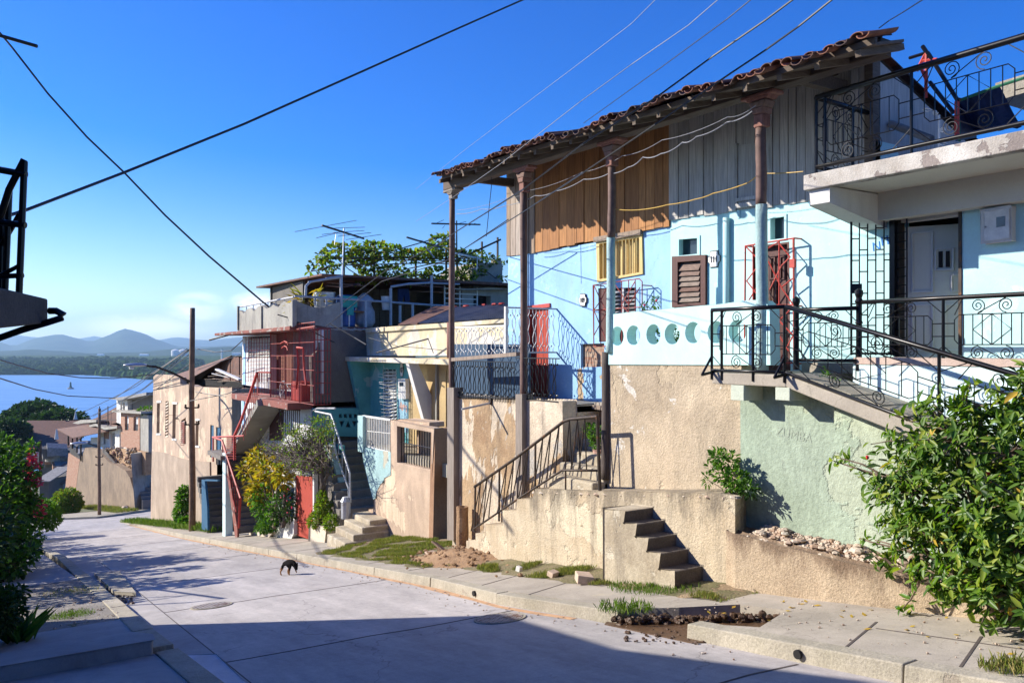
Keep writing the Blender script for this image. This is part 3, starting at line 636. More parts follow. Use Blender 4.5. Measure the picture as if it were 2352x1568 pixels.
for a, b in (((1692,330),(1692,476)),((1740,324),(1740,468))): mb.bar(PX(a[0], a[1], XW-.05), PX(b[0], b[1], XW-.05), .05)
mb.bar(PX(1692,474,XW-.06), PX(1740,467,XW-.06), .06); mb.bar(PX(1692,460,XW-.06), PX(1740,453,XW-.06), .05); mb.build('shutter_frame', M['plank_grey'], H)
# end wall (facing uphill) grey gable behind the balcony
Ye_ = PX(2008, 300, XW).y
mb = MB(); mb.pxz(Ye_, Ye_+.12, [(XW-.02, 2.0), (XW-.02, 3.7), (14.0, 2.07), (14.0, 2.0)]); mb.build('gable_wall', M['plank_grey'], H)
mb = MB(); mb.pxz(Ye_-.02, Ye_-.003, [(XW, 2.0), (XW, 2.62), (XW+.45, 2.62), (XW+.5, 2.5), (XW+.5, 2.0)]); mb.build('render_patch', M['mint'], H)
mb = MB(); mb.box(XW-.06, XW+.02, Ye_-.02, Ye_+.1, 2.0, 3.68); mb.box(XW+.02, XW+.1, Ye_-.02, Ye_-.002, 2.05, 3.66); mb.build('corner_board', M['wood_dark'], H)
# interior shade behind openings and back of house
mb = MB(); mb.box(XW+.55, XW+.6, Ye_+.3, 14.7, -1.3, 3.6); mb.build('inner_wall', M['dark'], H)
mb = MB(); mb.box(XW+.25, 14.0, 14.75, 14.9, -3, 2.0); mb.box(XW+.03, XW+.25, 14.75, 14.9, -3, 3.6); mb.build('wall', M['blue'], H)
# --- roof: boards, tiles
def warp(mb):   # the eave is not quite parallel to the wall: it overhangs more at the uphill end
    o = []
    for x, y, z in mb.v:
        k = max(0, min(1, 1-(x-7.8)/1.8)); d = lerp(-.15, .2, (y-5)/10)*k if z > 3 and x < 9.7 else 0
        o.append((x+d, y, z+d*.43))
    mb.v = o; return mb
def eave(Y): return lerp(3.21, 3.425, (Y-5.0)/(14.85-5.0))
Xe = 7.8
mb = MB()
q = [(Xe+.12, 5.15), (8.5, 5.2), (XW+.0, Ye_+.02), (XW+.15, Ye_+.04), (XW+.15, 15.2), (Xe+.12, 15.2)]
def rz(x, y): return eave(y)-.05+(x-Xe)*(.27)
mb.add([(x, y, rz(x, y)) for x, y in q]+[(x, y, rz(x, y)-.03) for x, y in q], [(0,1,2,3,4,5), (11,10,9,8,7,6)]+[(i, (i+1) % 6, (i+1) % 6+6, i+6) for i in range(6)])
mb.add([(XW+.15, Ye_, 3.68), (14.2, Ye_, 2.05), (14.2, 14.9, 2.05), (XW+.15, 14.9, 3.68)], [(0, 1, 2, 3)])
warp(mb).build('roof_deck', M['wood_dark'], H)
def tile_half(mb, x0, x1, y, z0, z1, r, up=1, n=6, r2=None):
    r2 = r2 or r; vs = []; fs = []
    for k, (x, z, rr) in enumerate(((x0, z0, r), (x1, z1, r2))):
        for th in (0, .014):
            for i in range(n+1):
                an = math.pi*i/n; vs.append((x, y[k]+(rr-th)*math.cos(an), z+up*(rr-th)*.62*math.sin(an)))
    m_ = n+1
    for i in range(n):
        fs += [(i, i+1, 2*m_+i+1, 2*m_+i), (m_+i, 3*m_+i, 3*m_+i+1, m_+i+1), (i, m_+i, m_+i+1, i+1), (2*m_+i, 2*m_+i+1, 3*m_+i+1, 3*m_+i)]
    mb.add(vs, fs)
mb = MB(); y = 5.06; k = 0
while y < 15.15:
    top = XW+.1 if y > 6.5 else (8.1+(y-5.2)*1.1)
    sag = .025*math.sin(y*1.7)+.02*math.sin(y*4.1)+.012*math.sin(y*9.3)
    for c in range(7):
        xa = Xe-.02+c*.36+random.uniform(-.09, .07)-(.06 if k % 2 else 0); xb = xa+.46
        if xb > top+.25: break
        jy = random.uniform(-.04, .04); zz = eave(y)+(xa-Xe)*.27+sag
        if k % 2 == 0: tile_half(mb, xa, xb, (y+jy, y+random.uniform(-.02, .02)), zz+.03+random.uniform(-.015, .035), zz+.035+.46*.27, .085, 1, 6, .07)
        else: tile_half(mb, xa, xb, (y+jy, y), zz+.04+random.uniform(-.02, .01), zz+.045+.46*.27, .08, -1, 6, .075)
    y += .103+random.uniform(-.006, .006); k += 1
warp(mb).build('roof_tiles', M['tile'], H, smooth=False)
mb = MB()   # verge tiles on the back slope along the gable
for i in range(16):
    x = XW+.1+i*.28; z = 3.7-(x-XW-.15)*.37
    for jj in range(3): tile_half(mb, x+.4, x, (Ye_+.04+jj*.2, Ye_+.04+jj*.2), z-.1, z+.05, .1, 1)
mb.build('roof_tiles', M['tile'], H)
y = 5.3
while y < 15.2:
    mb = MB()
    mb.hexa([(Xe+.08, y-.035, rz(Xe+.08, y)-.11), (XW-.04, y-.035, rz(XW, y)-.11), (XW-.04, y+.035, rz(XW, y)-.11), (Xe+.08, y+.035, rz(Xe+.08, y)-.11)],
            [(Xe+.08, y-.035, rz(Xe+.08, y)-.03), (XW-.04, y-.035, rz(XW, y)-.03), (XW-.04, y+.035, rz(XW, y)-.03), (Xe+.08, y+.035, rz(Xe+.08, y)-.03)]) if y > 6.5 else mb.bar((Xe+.08, y, rz(Xe+.08, y)-.07), (8.6, y, rz(8.6, y)-.07), .07)
    warp(mb).build('rafter', M['wood_dark'], H); y += .52
mb = MB()
for a in range(0, 5): mb.bar((Xe+.1+a*.01, 5.1+a*2.0, eave(5.1+a*2.0)-.015), (Xe+.1, 5.1+(a+1)*2.0-.02, eave(5.1+(a+1)*2.0)-.03), .03, .07)
warp(mb).build('fascia_board', M['beam'], H)
mb = MB(); bz = lambda y: lerp(3.19, 3.29, (y-5.2)/10.5)
seg = [5.4, 8.4, 12.1, 15.45]
for a, b in zip(seg, seg[1:]): mb.hexa([(8.3, a, bz(a)), (8.5, a, bz(a)), (8.5, b, bz(b)), (8.3, b, bz(b))], [(8.3, a, bz(a)+.19), (8.5, a, bz(a)+.19), (8.5, b, bz(b)+.19), (8.3, b, bz(b)+.19)])
mb.build('gallery_beam', M['beam'], H, bev=.012)
# cross beams to the wall
for y in (14.7, 6.75): mb = MB(); mb.bar((8.4, y, bz(y)+.18), (XW-.04, y, bz(y)+.18), .12, .16); mb.build('tie_beam', M['beam'], H)
# --- posts with corbelled capitals
def post(px, ztop_px, parts, lab):
    Y = PX(px, 800, XB).y; 
    for (a, b, r0, r1, mat, nm) in parts:
        za, zb = PX(px, a, XB).z, PX(px, b, XB).z; mb = MB(); n = 10; pts = []; rs = []
        for i in range(n+1):
            t = i/n; pts.append((XB+.005*math.sin(t*5+Y), Y+.004*math.sin(t*7+Y*2), lerp(za, zb, t))); rs.append(lerp(r0, r1, t)*(1+random.uniform(-.03, .03)))
        mb.tube(pts, rs, 12); o = mb.build(nm, M[mat], H, smooth=True)
        if lab: o['label'] = lab
    return Y
def capital(px, z0px, mat):
    Y = PX(px, 800, XB).y; z1 = bz(Y)-.002; z0 = PX(px, z0px, XB).z; mb = MB(); h = z1-z0
    mb.box(XB-.075, XB+.075, Y-.075, Y+.075, z0-.02, z0+h*.35)
    for i, (e, zz) in enumerate(((.1, .35), (.14, .55), (.21, .78))):
        mb.hexa([(XB-.095, Y-e*.75, z0+h*zz), (XB+.095, Y-e*.75, z0+h*zz), (XB+.095, Y+e*.75, z0+h*zz), (XB-.095, Y+e*.75, z0+h*zz)],
                [(XB-.1, Y-e, z0+h*(zz+.2)), (XB+.1, Y-e, z0+h*(zz+.2)), (XB+.1, Y+e, z0+h*(zz+.2)), (XB-.1, Y+e, z0+h*(zz+.2))])
    mb.box(XB-.11, XB+.11, Y-.26, Y+.26, z1-.05, z1)
    mb.build('post_capital', M[mat], H, bev=.015)
post(1038, 0, [(980, 455, .064, .06, 'post_wood', 'gallery_post')], None); capital(1041, 455, 'post_grey')
mb = MB(); mb.px(8.27, 8.5, [(1027,1240),(1027,890),(1042,890),(1042,1240)]); mb.build('post_base', M['post_grey'], H)
mb = MB(); Y_ = PX(1034, 800, XB).y; mb.tube([(XB, Y_+.0, PX(1034, 822, XB).z), (XB, Y_, PX(1034, 740, XB).z)], .07, 12); mb.build('post_sleeve', M['post_red'], H, smooth=True)
post(1203, 0, [(930, 440, .07, .064, 'post_wood', 'gallery_post')], None); capital(1205, 440, 'post_red')
mb = MB(); mb.px(8.27, 8.5, [(1184,1230),(1184,905),(1199,905),(1199,1230)]); mb.build('post_base', M['post_grey'], H)
post(1405, 0, [(545, 380, .064, .062, 'post_wood', 'gallery_post')], 'dark upper post of the gallery in front of the yellow window'); post(1403, 0, [(810, 545, .072, .068, 'post_mint', 'gallery_post')], 'mint painted lower half of the gallery post beside the yellow window'); capital(1406, 380, 'post_red')
post(1393, 0, [(1100, 808, .085, .075, 'post_black', 'post_foot')], None)
post(1748, 0, [(470, 290, .07, .066, 'post_wood', 'gallery_post')], 'dark upper part of the gallery post nearest the balcony'); post(1750, 0, [(850, 470, .082, .074, 'post_mint', 'gallery_post')], 'mint painted lower part of the gallery post nearest the balcony'); capital(1750, 290, 'post_red')
# --- red door
mb = MB()
for i in range(4):
    a = 1213+i*11.7; mb.px(XW+.04, XW+.07, [(a,918),(a,712-i*1.6),(a+11.2,710-i*1.6),(a+11.2,918)])
o = mb.build('door', M['reddoor'], H); o['label'] = 'tall red plank door in the blue wall'
mb = MB(); mb.px(XW-.03, XW+.08, [(1209,918),(1209,703),(1262,696),(1262,705),(1214,711),(1214,918)]); mb.build('door_frame', M['redpaint'], o)
# --- yellow barred window
mb = MB(); mb.px(XW+.1, XW+.14, [(1376,645),(1376,557),(1470,543),(1470,628)]); o = mb.build('window', M['yellow'], H); o['label'] = 'ochre shuttered window with vertical bars under the planks'
mb = MB(); mb.px(XW-.03, XW+.1, [(1371,648),(1369,552),(1474,536),(1476,629)], [(1377,641),(1376,560),(1468,545),(1469,625)]); mb.build('window_frame', M['yellow'], o)
mb = MB()
for x in (1386, 1395, 1404, 1412, 1421, 1430, 1438, 1446, 1454, 1462): mb.tube([PX(x, 558-(x-1376)*.15, XW-.01), PX(x, 642-(x-1376)*.17, XW-.01)], .012, 6)
for x in (1390, 1418, 1441, 1458): mb.bar(PX(x, 560-(x-1376)*.15, XW+.08), PX(x, 640-(x-1376)*.17, XW+.08), .04)
mb.build('window_bars', M['yellow'], o)
mb = MB(); mb.bar(PX(1366,551,XW-.04), PX(1474,533,XW-.04), .07, .09); mb.build('lintel', M['plank_pale'], o)
# --- louvred door 109 with rusty cage
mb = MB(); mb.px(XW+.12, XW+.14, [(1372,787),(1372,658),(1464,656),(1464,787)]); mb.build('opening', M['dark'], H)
mb = MB(); mb.px(XW+.02, XW+.1, [(1376,784),(1376,664),(1395,663),(1395,784)]); 
o = mb.build('door_leaf', M['maroon'], H)
mb = MB()
for i in range(9):
    y = 668+i*9; a, b = PX(1399, y, XW+.05), PX(1459, y-2, XW+.05); mb.hexa([a+Vector((-.04,0,-.05)), a+Vector((-.03,0,-.055)), b+Vector((-.03,0,-.055)), b+Vector((-.04,0,-.05))], [a+Vector((.05,0,.0)), a+Vector((.06,0,-.01)), b+Vector((.06,0,-.01)), b+Vector((.05,0,.0))])
mb.bar(PX(1433,660,XW+.03), PX(1433,760,XW+.03), .05); mb.build('louvres', M['greyiron'], H)
mb = MB(); Xg = XW-.22   # cage standing proud of the wall
def G(px, py, X=None): return PX(px, py, X or Xg)
fr = [G(1364,795), G(1362,655), G(1468,640), G(1475,646), G(1475,700)]
mb.tube(fr, .01, 5)
for x in (1364, 1380, 1396, 1412, 1428, 1444, 1459): mb.tube([G(x, 655-(x-1364)*.13), G(x, 795)], .009, 5)
mb.tube([G(1364,795), G(1475,795)], .01, 5); mb.tube([G(1362,712), G(1475,705)], .009, 5)
for y in (655, 712, 795):
    p = G(1364, y); mb.tube([p, p+Vector((.34, 0, 0))], .01, 5); p = G(1474, y); mb.tube([p, p+Vector((.34, 0, 0))], .01, 5)
for a, b in (((1364,655),(1380,690)),((1380,690),(1396,655)),((1364,712),(1380,690)),((1380,690),(1412,750)),((1364,770),(1396,712)),((1364,712),(1396,790)),((1412,652),(1444,700)),((1459,645),(1428,700)),((1428,700),(1459,735)),((1444,700),(1470,660))): mb.tube([G(*a), G(*b)], .009, 5)
cage = mb.build('door_cage', M['redgrille'], H)
# --- brown louvred window, vent, transoms
mb = MB(); mb.px(XW-.06, XW+.08, [(1543,706),(1543,589),(1620,585),(1620,702)], [(1556,699),(1556,602),(1609,598),(1609,696)]); o = mb.build('window', M['maroon'], H); o['label'] = 'brown louvred window of peeling slats in the mint wall'
mb = MB()
for i in range(8):
    y = 603+i*12; a, b = PX(1556, y, XW), PX(1609, y-3.5, XW); mb.hexa([a+Vector((-.045,0,-.14)), a+Vector((-.03,0,-.145)), b+Vector((-.03,0,-.145)), b+Vector((-.045,0,-.14))], [a+Vector((.02,0,-.01)), a+Vector((.035,0,-.015)), b+Vector((.035,0,-.015)), b+Vector((.02,0,-.01))])
mb.build('louvre', M['louver'], o); mb = MB(); mb.px(XW+.09, XW+.1, [(1545,704),(1545,592),(1618,588),(1618,700)]); mb.build('backing', M['dark'], o)
mb = MB(); mb.px(XW+.1, XW+.12, vent); o = mb.build('vent_window', M['glass'], H)
mb = MB(); mb.px(XW-.03, XW+.02, [(1552,592),(1552,545),(1607,540),(1607,587)], [(1559,587),(1559,550),(1601,546.5),(1601,583)]); mb.build('vent_frame', M['mint'], o)
mb = MB(); mb.px(XW+.1, XW+.12, trans); o = mb.build('transom_window', M['glass'], H)
mb = MB(); mb.px(XW-.03, XW+.02, [(1763,556),(1763,497),(1806,491),(1806,551)], [(1769,551),(1769,502),(1801,497),(1801,547)]); mb.build('transom_frame', M['mint'], o)
# --- brown panelled door with red cage
mb = MB(); mb.px(XW+.08, XW+.13, doorB); 
o = mb.build('door', M['maroon'], H); o['label'] = 'dark brown panelled door behind a red iron cage'
mb = MB(); mb.px(XW-.01, XW+.1, [(1724,905),(1724,563),(1816,549),(1820,905)], [(1731,905),(1731,570),(1808,560),(1811,905)]); mb.build('door_frame', M['maroon'], o)
mb = MB()
for q in ([(1736,645),(1736,585),(1752,583),(1752,645)], [(1790,642),(1790,588),(1804,586),(1804,641)], [(1768,642),(1768,591),(1780,589),(1780,641)], [(1768,800),(1768,720),(1800,720),(1800,800)]): mb.px(XW+.06, XW+.085, q, [(x+(3 if x in (q[0][0],) else -3), y+(3 if y < 620 or y == 720 else -3)) for x, y in q])
mb.build('panel_moulding', M['maroon'], o)
mb = MB()
for x in (1770, 1776, 1782):
    p = PX(x, 712, XW+.06); mb.lathe(tuple(p), [(.012, 0), (.02, .04), (.012, .1), (.026, .2), (.012, .3), (.02, .38), (.012, .42)], 8)
mb.build('spindle', M['post_wood'], o)
Xg2 = XW-.17; mb = MB()
def G2(px, py): return PX(px, py, Xg2)
mb.tube([G2(1710,840), G2(1712,565), G2(1822,547), G2(1824,840)], .014, 6)
for x in (1730, 1748, 1790, 1824): mb.tube([G2(x, 565-(x-1712)*.16), G2(x, 840)], .011, 5)
for y in (565, 702, 835):
    mb.tube([G2(1711, y), G2(1824, y-(18 if y == 565 else 2))], .012, 6)
    for x in (1711, 1824): p = G2(x, y-(18 if (y == 565 and x > 1800) else 0)); mb.tube([p, p+Vector((.17, 0, 0))], .012, 5)
for a, b in (((1712,565),(1748,602)),((1748,602),(1715,645)),((1715,645),(1750,690)),((1790,560),(1815,590)),((1815,590),(1790,615)),((1765,600),(1795,660)),((1795,610),(1768,665)),((1795,660),(1820,640)),((1795,660),(1822,700)),((1712,702),(1748,645)),((1765,570),(1790,555)),((1765,760),(1822,705)),((1765,710),(1822,770)),((1822,770),(1790,830)),((1790,770),(1820,820))): mb.tube([G2(*a), G2(*b)], .01, 5)
mb.build('door_cage', M['redpaint'], H)
p = G2(1821, 605); mb = MB(); mb.box(p.x-.02, p.x+.02, p.y-.04, p.y+.04, p.z-.06, p.z+.06); mb.build('lock', M['redpaint'], H)
# --- porch floors and retaining walls
mb = MB()
tl = PX(1030, 915, XB); tr = PX(1290, 920, XB)
mb.px(XB, XB+.28, [(1040,1260),(1040,915),(1186,917),(1186,1260)]); mb.px(XB-.03, XB+.28, [(1199,1260),(1199,919),(1290,921),(1294,1260)])
yo0 = PX(1291, 921, XB).y
mb.box(XB+.28, XW+.2, yo0, yo0+.22, -4.2, -1.0)
mb.build('retaining_wall', M['tan_left'], H, bev=.02)
mb = MB(); mb.box(XB+.02, XW, yo0+.0, 15.3, -1.12, -1.0); mb.build('porch_floor', M['walk'], H)
mb = MB(); mb.px(XB-.002, XB+.3, [(1397,1150),(1397,836),(1640,838),(1700,838),(1702,1150)]); 
yo1 = PX(1397, 900, XB).y; mb.box(XB+.3, XW+.2, yo1-.25, yo1, -3.5, -.55)
mb.build('retaining_wall', M['tan'], H, bev=.02)
# mint parapet with round openings
holes = []
for cx_, cy_ in ((1420,772),(1457,770),(1503,768),(1546,767),(1594,764),(1647,763),(1696,761)):
    c = PX(cx_, cy_, XB); holes.append([(c.y+.15*math.cos(i*math.pi/10), c.z+.15*math.sin(i*math.pi/10)) for i in range(20)])
outl = [(PX(x, y, XB-.02).y, PX(x, y, XB-.02).z) for x, y in [(1394,837),(1394,730),(1400,722),(1450,716),(1560,706),(1650,698),(1720,690),(1752,690),(1768,705),(1770,838)]]
mb = MB(); mb.prism([outl]+holes, lambda u, v, w: (w, u, v), XB-.02, XB+.16); mb.build('parapet', M['mint_pale'], H, bev=.01)
mb = MB(); mb.box(XB+.1, XW, 6.5, yo1-.02, -.75, -.5); mb.build('porch_floor', M['walk'], H)
# flowers on the parapet ledge are separate; entrance block + steps in the opening
mb = MB(); ya, yb_ = yo1+.02, yo0-.02; n = 6
for i in range(n):
    z = lerp(-2.12, -1.2, i/(n-1)); x = 8.1+i*.22; dy = random.uniform(-.02, .02)
    mb.box(x, 9.4, ya+ (0 if i else .0), yb_-(0 if i else -.0)+dy*0, -2.6, z)
mb.box(8.4, XW+.3, ya, yb_, -4, -2.4)
o = mb.build('entry_steps', M['step'], H, bev=.03)
mb = MB(); mb.box(9.2, 9.5, ya-.02, yb_+.02, -1.9, -1.02); mb.build('brick_wall', M['stonebrick'], H)
mb = MB(); mb.box(9.1, XW, ya-.02, yb_+.02, -1.019, -.96); mb.build('threshold', M['walk'], H)
mb = MB(); mb.bar((9.08, ya, -1.05), (9.08, yb_, -1.04), .1, .07); mb.build('lintel', M['plank_pale'], H)
# --- blue wall with painted shade, black railing, white railing
mb = MB(); mb.px(9.0, 9.05, [(1040,1000),(1040,790),(1215,790),(1215,1000)]); mb.build('blue_wall_shade', plain('blue_with_painted_shade', (.018, .06, .12), .7), H)  # shaded wall behind the railing, its shade put into the dark blue
def lattice(mb, A, B, z0, z1, n, r=.008, mode=0):
    A = Vector(A); B = Vector(B)
    for i in range(n):
        t = (i+.5)/n; p = A.lerp(B, t); q = (B-A)/n
        P_ = lambda u, v: (p.x+q.x*u, p.y+q.y*u, lerp(z0, z1, v))
        if mode == 0: mb.tube([P_(0, 0), P_(0, .12), P_(-.33, .2), P_(0, .28), P_(0, .38), P_(-.36, .52), P_(0, .66), P_(0, .74), P_(-.33, .82), P_(0, .9), P_(0, 1)] if i % 2 == 0 else [P_(0, 0), P_(0, .12), P_(.33, .2), P_(0, .28), P_(0, .38), P_(.36, .52), P_(0, .66), P_(0, .74), P_(.33, .82), P_(0, .9), P_(0, 1)], r, 5)
        else: mb.tube([P_(0, 0), P_(0, .08), P_(.42 if i % 2 else -.42, .16), P_(0, .24), P_(0, .34), P_(.42 if i % 2 else -.42, .5), P_(0, .66), P_(0, .76), P_(.42 if i % 2 else -.42, .85), P_(0, .93), P_(0, 1)], r, 5)
        if i % 2 == 0:
            for v in (.14, .86): mb.rock(P_(.5, v), r*2.4, 1, 5)
a, b = PX(1038, 912, 8.38), PX(1184, 916, 8.38); zt = PX(1038, 828, 8.38).z
R1 = T('porch_railing', 'black wrought iron railing with diamonds on the blue porch', 'railing', tuple(a))
mb = MB(); lattice(mb, (8.38, a.y, 0), (8.38, b.y, 0), a.z+.01, zt, 26, .009); mb.build('balusters', M['black'], R1)
mb = MB(); mb.bar((8.38, a.y, zt), (8.38, b.y, zt), .04, .02); mb.bar((8.38, a.y, a.z+.015), (8.38, b.y, b.z+.02), .04, .02); mb.build('rail', M['black'], R1)
a, b = PX(1214, 919, 8.38), PX(1280, 921, 8.38); zt = PX(1214, 822, 8.38).z
R2 = T('porch_railing', 'shorter black iron railing with diamonds in front of the red door', 'railing', tuple(a))
mb = MB(); lattice(mb, (8.38, a.y+.25, 0), (8.38, b.y, 0), a.z+.02, zt, 13, .009); mb.build('balusters', M['black'], R2)
mb = MB(); mb.bar((8.38, a.y+.4, zt), (8.38, b.y-.05, zt), .035, .02); mb.bar((8.38, a.y+.4, a.z+.02), (8.38, b.y-.05, a.z+.02), .035, .02); mb.build('rail', M['black'], R2)
a, b = PX(1046, 818, 8.42), PX(1162, 812, 8.42); zt0, zt1 = PX(1046, 752, 8.42).z, PX(1162, 748, 8.42).z
R3 = T('upper_railing', 'white iron railing with diamond bars above the black porch railing', 'railing', tuple(a))
mb = MB(); lattice(mb, (8.42, a.y, 0), (8.42, b.y, 0), a.z+.03, zt0, 13, .009, 1); mb.build('balusters', M['whiteiron'], R3)
mb = MB(); mb.bar((8.42, a.y, zt0), (8.42, b.y, zt1), .03); mb.bar((8.42, b.y, b.z-.05), (8.42, b.y, PX(1162, 704, 8.42).z), .05); mb.build('rail', M['whiteiron'], R3)
zt2 = PX(1162, 706, 8.42).z
mb = MB(); lattice(mb, (8.44, b.y, 0), (XW-.05, b.y, 0), b.z+.03, zt2-.03, 14, .008, 1); mb.bar((8.42, b.y, zt2), (XW, b.y, zt2), .03); mb.bar((8.42, b.y, b.z+.02), (XW, b.y, b.z+.02), .03); mb.build('side_balusters', M['greyiron'], R3)
mb = MB(); mb.bar(PX(1036, 826, 8.4), PX(1190, 813, 8.4), .09, .07); mb.build('ledge_beam', M['plank_pale'], H)
# antenna-like white pipe stub on the tan wall
t0 = PX(1128, 925, 8.39); t = T('wall_bracket', 'pale pipe bracket sticking out of the patched tan wall', 'bracket', tuple(t0)); mb = MB(); mb.bar(t0, t0+Vector((-.62, 0.05, -.1)), .035); mb.build('arm', M['greyiron'], t)
mb = MB(); mb.box(8.36, 8.42, t0.y-.03, t0.y+.05, t0.z-.03, t0.z+.09); mb.build('plate', M['iron'], t)
# broken clay pipe at the foot of the wall
c = PX(1062, 1218, 8.2); mb = MB(); mb.lathe((c.x, c.y, c.z-.3), [(.12, 0), (.125, .3), (.115, .6), (.12, .78), (.09, .78), (.085, .3)], 12)
tag(mb.build('drain_stub', M['dirt'], smooth=False), 'broken clay drain stub at the foot of the patched tan wall', 'drain pipe')
# house number plates
def plate_shape(w, h):
    pts = []; k = .3
    for sx, sy in ((1, 1), (-1, 1), (-1, -1), (1, -1)):
        arr = [(w*1.0, h*.35), (w*.8, h*.42), (w*.68, h*.62), (w*.62, h*1.0)]
        q = [(sx*a, sy*b) for a, b in arr]; pts += q if sx*sy > 0 else q[::-1]
    return pts
def numplate(px, py, txt, w, h, lab, X=XW-.02, dark=False):
    c = PX(px, py, X); t = T('number_plate', lab, 'number plate', tuple(c))
    for s_, d, mt in ((1, .01, 'black'), (.9, .014, 'whiteiron')):
        sh = [(c.y+a*s_, c.z+b*s_) for a, b in plate_shape(w, h)]; mb = MB(); mb.prism([sh], lambda u, v, w_: (w_, u, v), c.x-d, c.x); mb.build('plate' if s_ < 1 else 'border', M[mt], t)
    text(txt, c+Vector((-.018, 0, -h*.36)), h*1.0, M['black'], t, 'numerals', center=True, bold=.003, xs=.78)
def text(txt, loc, size, mat, parent=None, name='lettering', center=True, bold=0, rot=0, ext=.002, xs=1):
    cu = bpy.data.curves.new(name, 'FONT'); cu.body = txt; cu.size = size; cu.align_x = 'CENTER' if center else 'LEFT'; cu.extrude = ext; cu.offset = bold
    ob = bpy.data.objects.new(name, cu); COL.objects.link(ob); bpy.context.view_layer.update(); dg = bpy.context.evaluated_depsgraph_get()
    me = bpy.data.meshes.new_from_object(ob.evaluated_get(dg)); bpy.data.objects.remove(ob)
    me.materials.clear(); me.materials.append(mat); o = bpy.data.objects.new(name, me); COL.objects.link(o)
    Rm = Matrix(((0, 0, -1), (-1, 0, 0), (0, 1, 0))); q = Vector(loc)
    if parent: o.parent = parent; q = q-parent.location
    o.matrix_local = Matrix.Translation(q) @ Rm.to_4x4() @ Matrix.Rotation(rot, 4, 'Z') @ Matrix.Diagonal((xs, 1, 1, 1)); return o
numplate(1641, 595, '111', .13, .13, 'white and black enamel house number plate reading 111 on the mint wall')
numplate(1339, 689, '109', .12, .12, 'black and white house number plate reading 109 on the blue wall')
# ================= TERRACE, SHORT STEPS, LONG STAIR RAIL =================
XT = 8.0
TR = T('terrace', 'pale plastered terrace block with long stair at its left end', 'terrace', (8.1, 9, -3.5))
pr = [(640,725),(1000,742),(1500,752),(1950,762),(2050,785)]
st = [(155,1200),(155,1095),(220,1092),(220,1042),(290,1040),(290,980),(410,985),(410,880),(505,880),(512,800),(620,800),(640,728)]
out_ = [C6(*p) for p in st]+[C6(*p) for p in pr[1:]]+[(1688,1145),(1688,1420),(1040,1330)]
L = [(PX(x, y, XT).y, PX(x, y, XT).z) for x, y in out_]
mb = MB(); mb.prism([L], lambda u, v, w: (w, u+(.2*(w-XT)/.5 if u < 7.6 else 0), v), XT, XB-.005); mb.build('terrace_wall', M['terrace'], TR, bev=.035)
mb = MB()   # broken edge stones along the top
for i in range(26):
    x = lerp(1225, 1680, i/25); y = 1131+(x-1225)*.024; c = PX(x, y, XT); mb.rock((XT+.06, c.y, c.z-.005), random.uniform(.05, .11), .32)
mb.build('edge_stones', M['rubble'], TR)
XS = 7.48
S = [(1125,868),(1270,888),(1270,965),(1352,982),(1352,1062),(1433,1083),(1433,1165),(1518,1190),(1518,1290),(1617,1315),(1617,1560),(1125,1500)]
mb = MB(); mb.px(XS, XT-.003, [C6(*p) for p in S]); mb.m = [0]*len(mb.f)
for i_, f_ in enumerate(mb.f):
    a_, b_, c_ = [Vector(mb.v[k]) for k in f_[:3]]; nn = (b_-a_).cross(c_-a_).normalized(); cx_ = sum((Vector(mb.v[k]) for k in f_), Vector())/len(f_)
    if abs(nn.x) < .3 and cx_.y < PX(*C6(1260, 900), XS).y+.02: mb.m[i_] = 1  # treads and risers take the cement with painted shade
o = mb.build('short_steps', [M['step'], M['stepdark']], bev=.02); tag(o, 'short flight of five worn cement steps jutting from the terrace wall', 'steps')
# stair railing of the terrace
RL = T('stair_railing', 'brown pipe railing with zigzag bars on the long stair and terrace edge', 'railing', tuple(PX(*C6(1100, 750), XT+.02)))
Xr = XT+.03
hp = [C6(*p) for p in [(213,715),(500,515),(815,275),(840,255),(890,238),(1075,222),(1080,216)]]; lp = [C6(*p) for p in [(205,1015),(520,800),(640,722),(832,598),(1090,600)]]
mb = MB(); mb.tube([PX(x, y, Xr) for x, y in hp], .028, 8); mb.build('handrail', M['iron'], RL, smooth=True)
mb = MB(); mb.tube([PX(x, y, Xr) for x, y in lp], .02, 8); mb.build('lower_rail', M['iron'], RL, smooth=True)
mb = MB(); mb.tube([PX(*C6(1078, 215), Xr), PX(*C6(1098, 752), Xr)], .027, 8); mb.build('post', M['iron'], RL)
def li(tab, x):
    for (x0, y0), (x1, y1) in zip(tab, tab[1:]):
        if x <= x1: return lerp(y0, y1, (x-x0)/(x1-x0))
    return tab[-1][1]
mb = MB(); xs_ = [C6(x, 0)[0] for x in (218, 255, 300, 340, 388, 440, 490, 540, 590, 642, 695, 750, 810)]
for i, x in enumerate(xs_):
    yt = li(hp, x)
    if i in (0, 4, 9): mb.bar(PX(x, yt, Xr), PX(x-(2 if i == 0 else 1), li(lp, x)+(22 if i else 8), Xr), .028)
    else:
        mb.tube([PX(x, yt, Xr), PX(x-9, li(lp, x-9), Xr)], .011, 5); mb.tube([PX(x, yt, Xr), PX(x-22, li(lp, x-22), Xr)], .011, 5)
for x0, x1 in ((882,850),(882,898),(938,898),(938,960),(990,948),(990,1003)): mb.tube([PX(*C6(x0, li([(0,250),(880,238),(1075,224)], x0)), Xr), PX(*C6(x1, 598), Xr)], .011, 5)
mb.tube([PX(*C6(855, 600), Xr), PX(*C6(855, 735), Xr)], .015, 6)
mb.build('balusters', M['iron'], RL)
# ================= RIGHT HOUSE: landing, ramp stair, planter, balcony, door =================
XL = 8.04; XR = 8.78
RH = T('balcony_house', 'pale mint house with overhanging white balcony slab and open white door', 'house', (9.5, 5, -1))
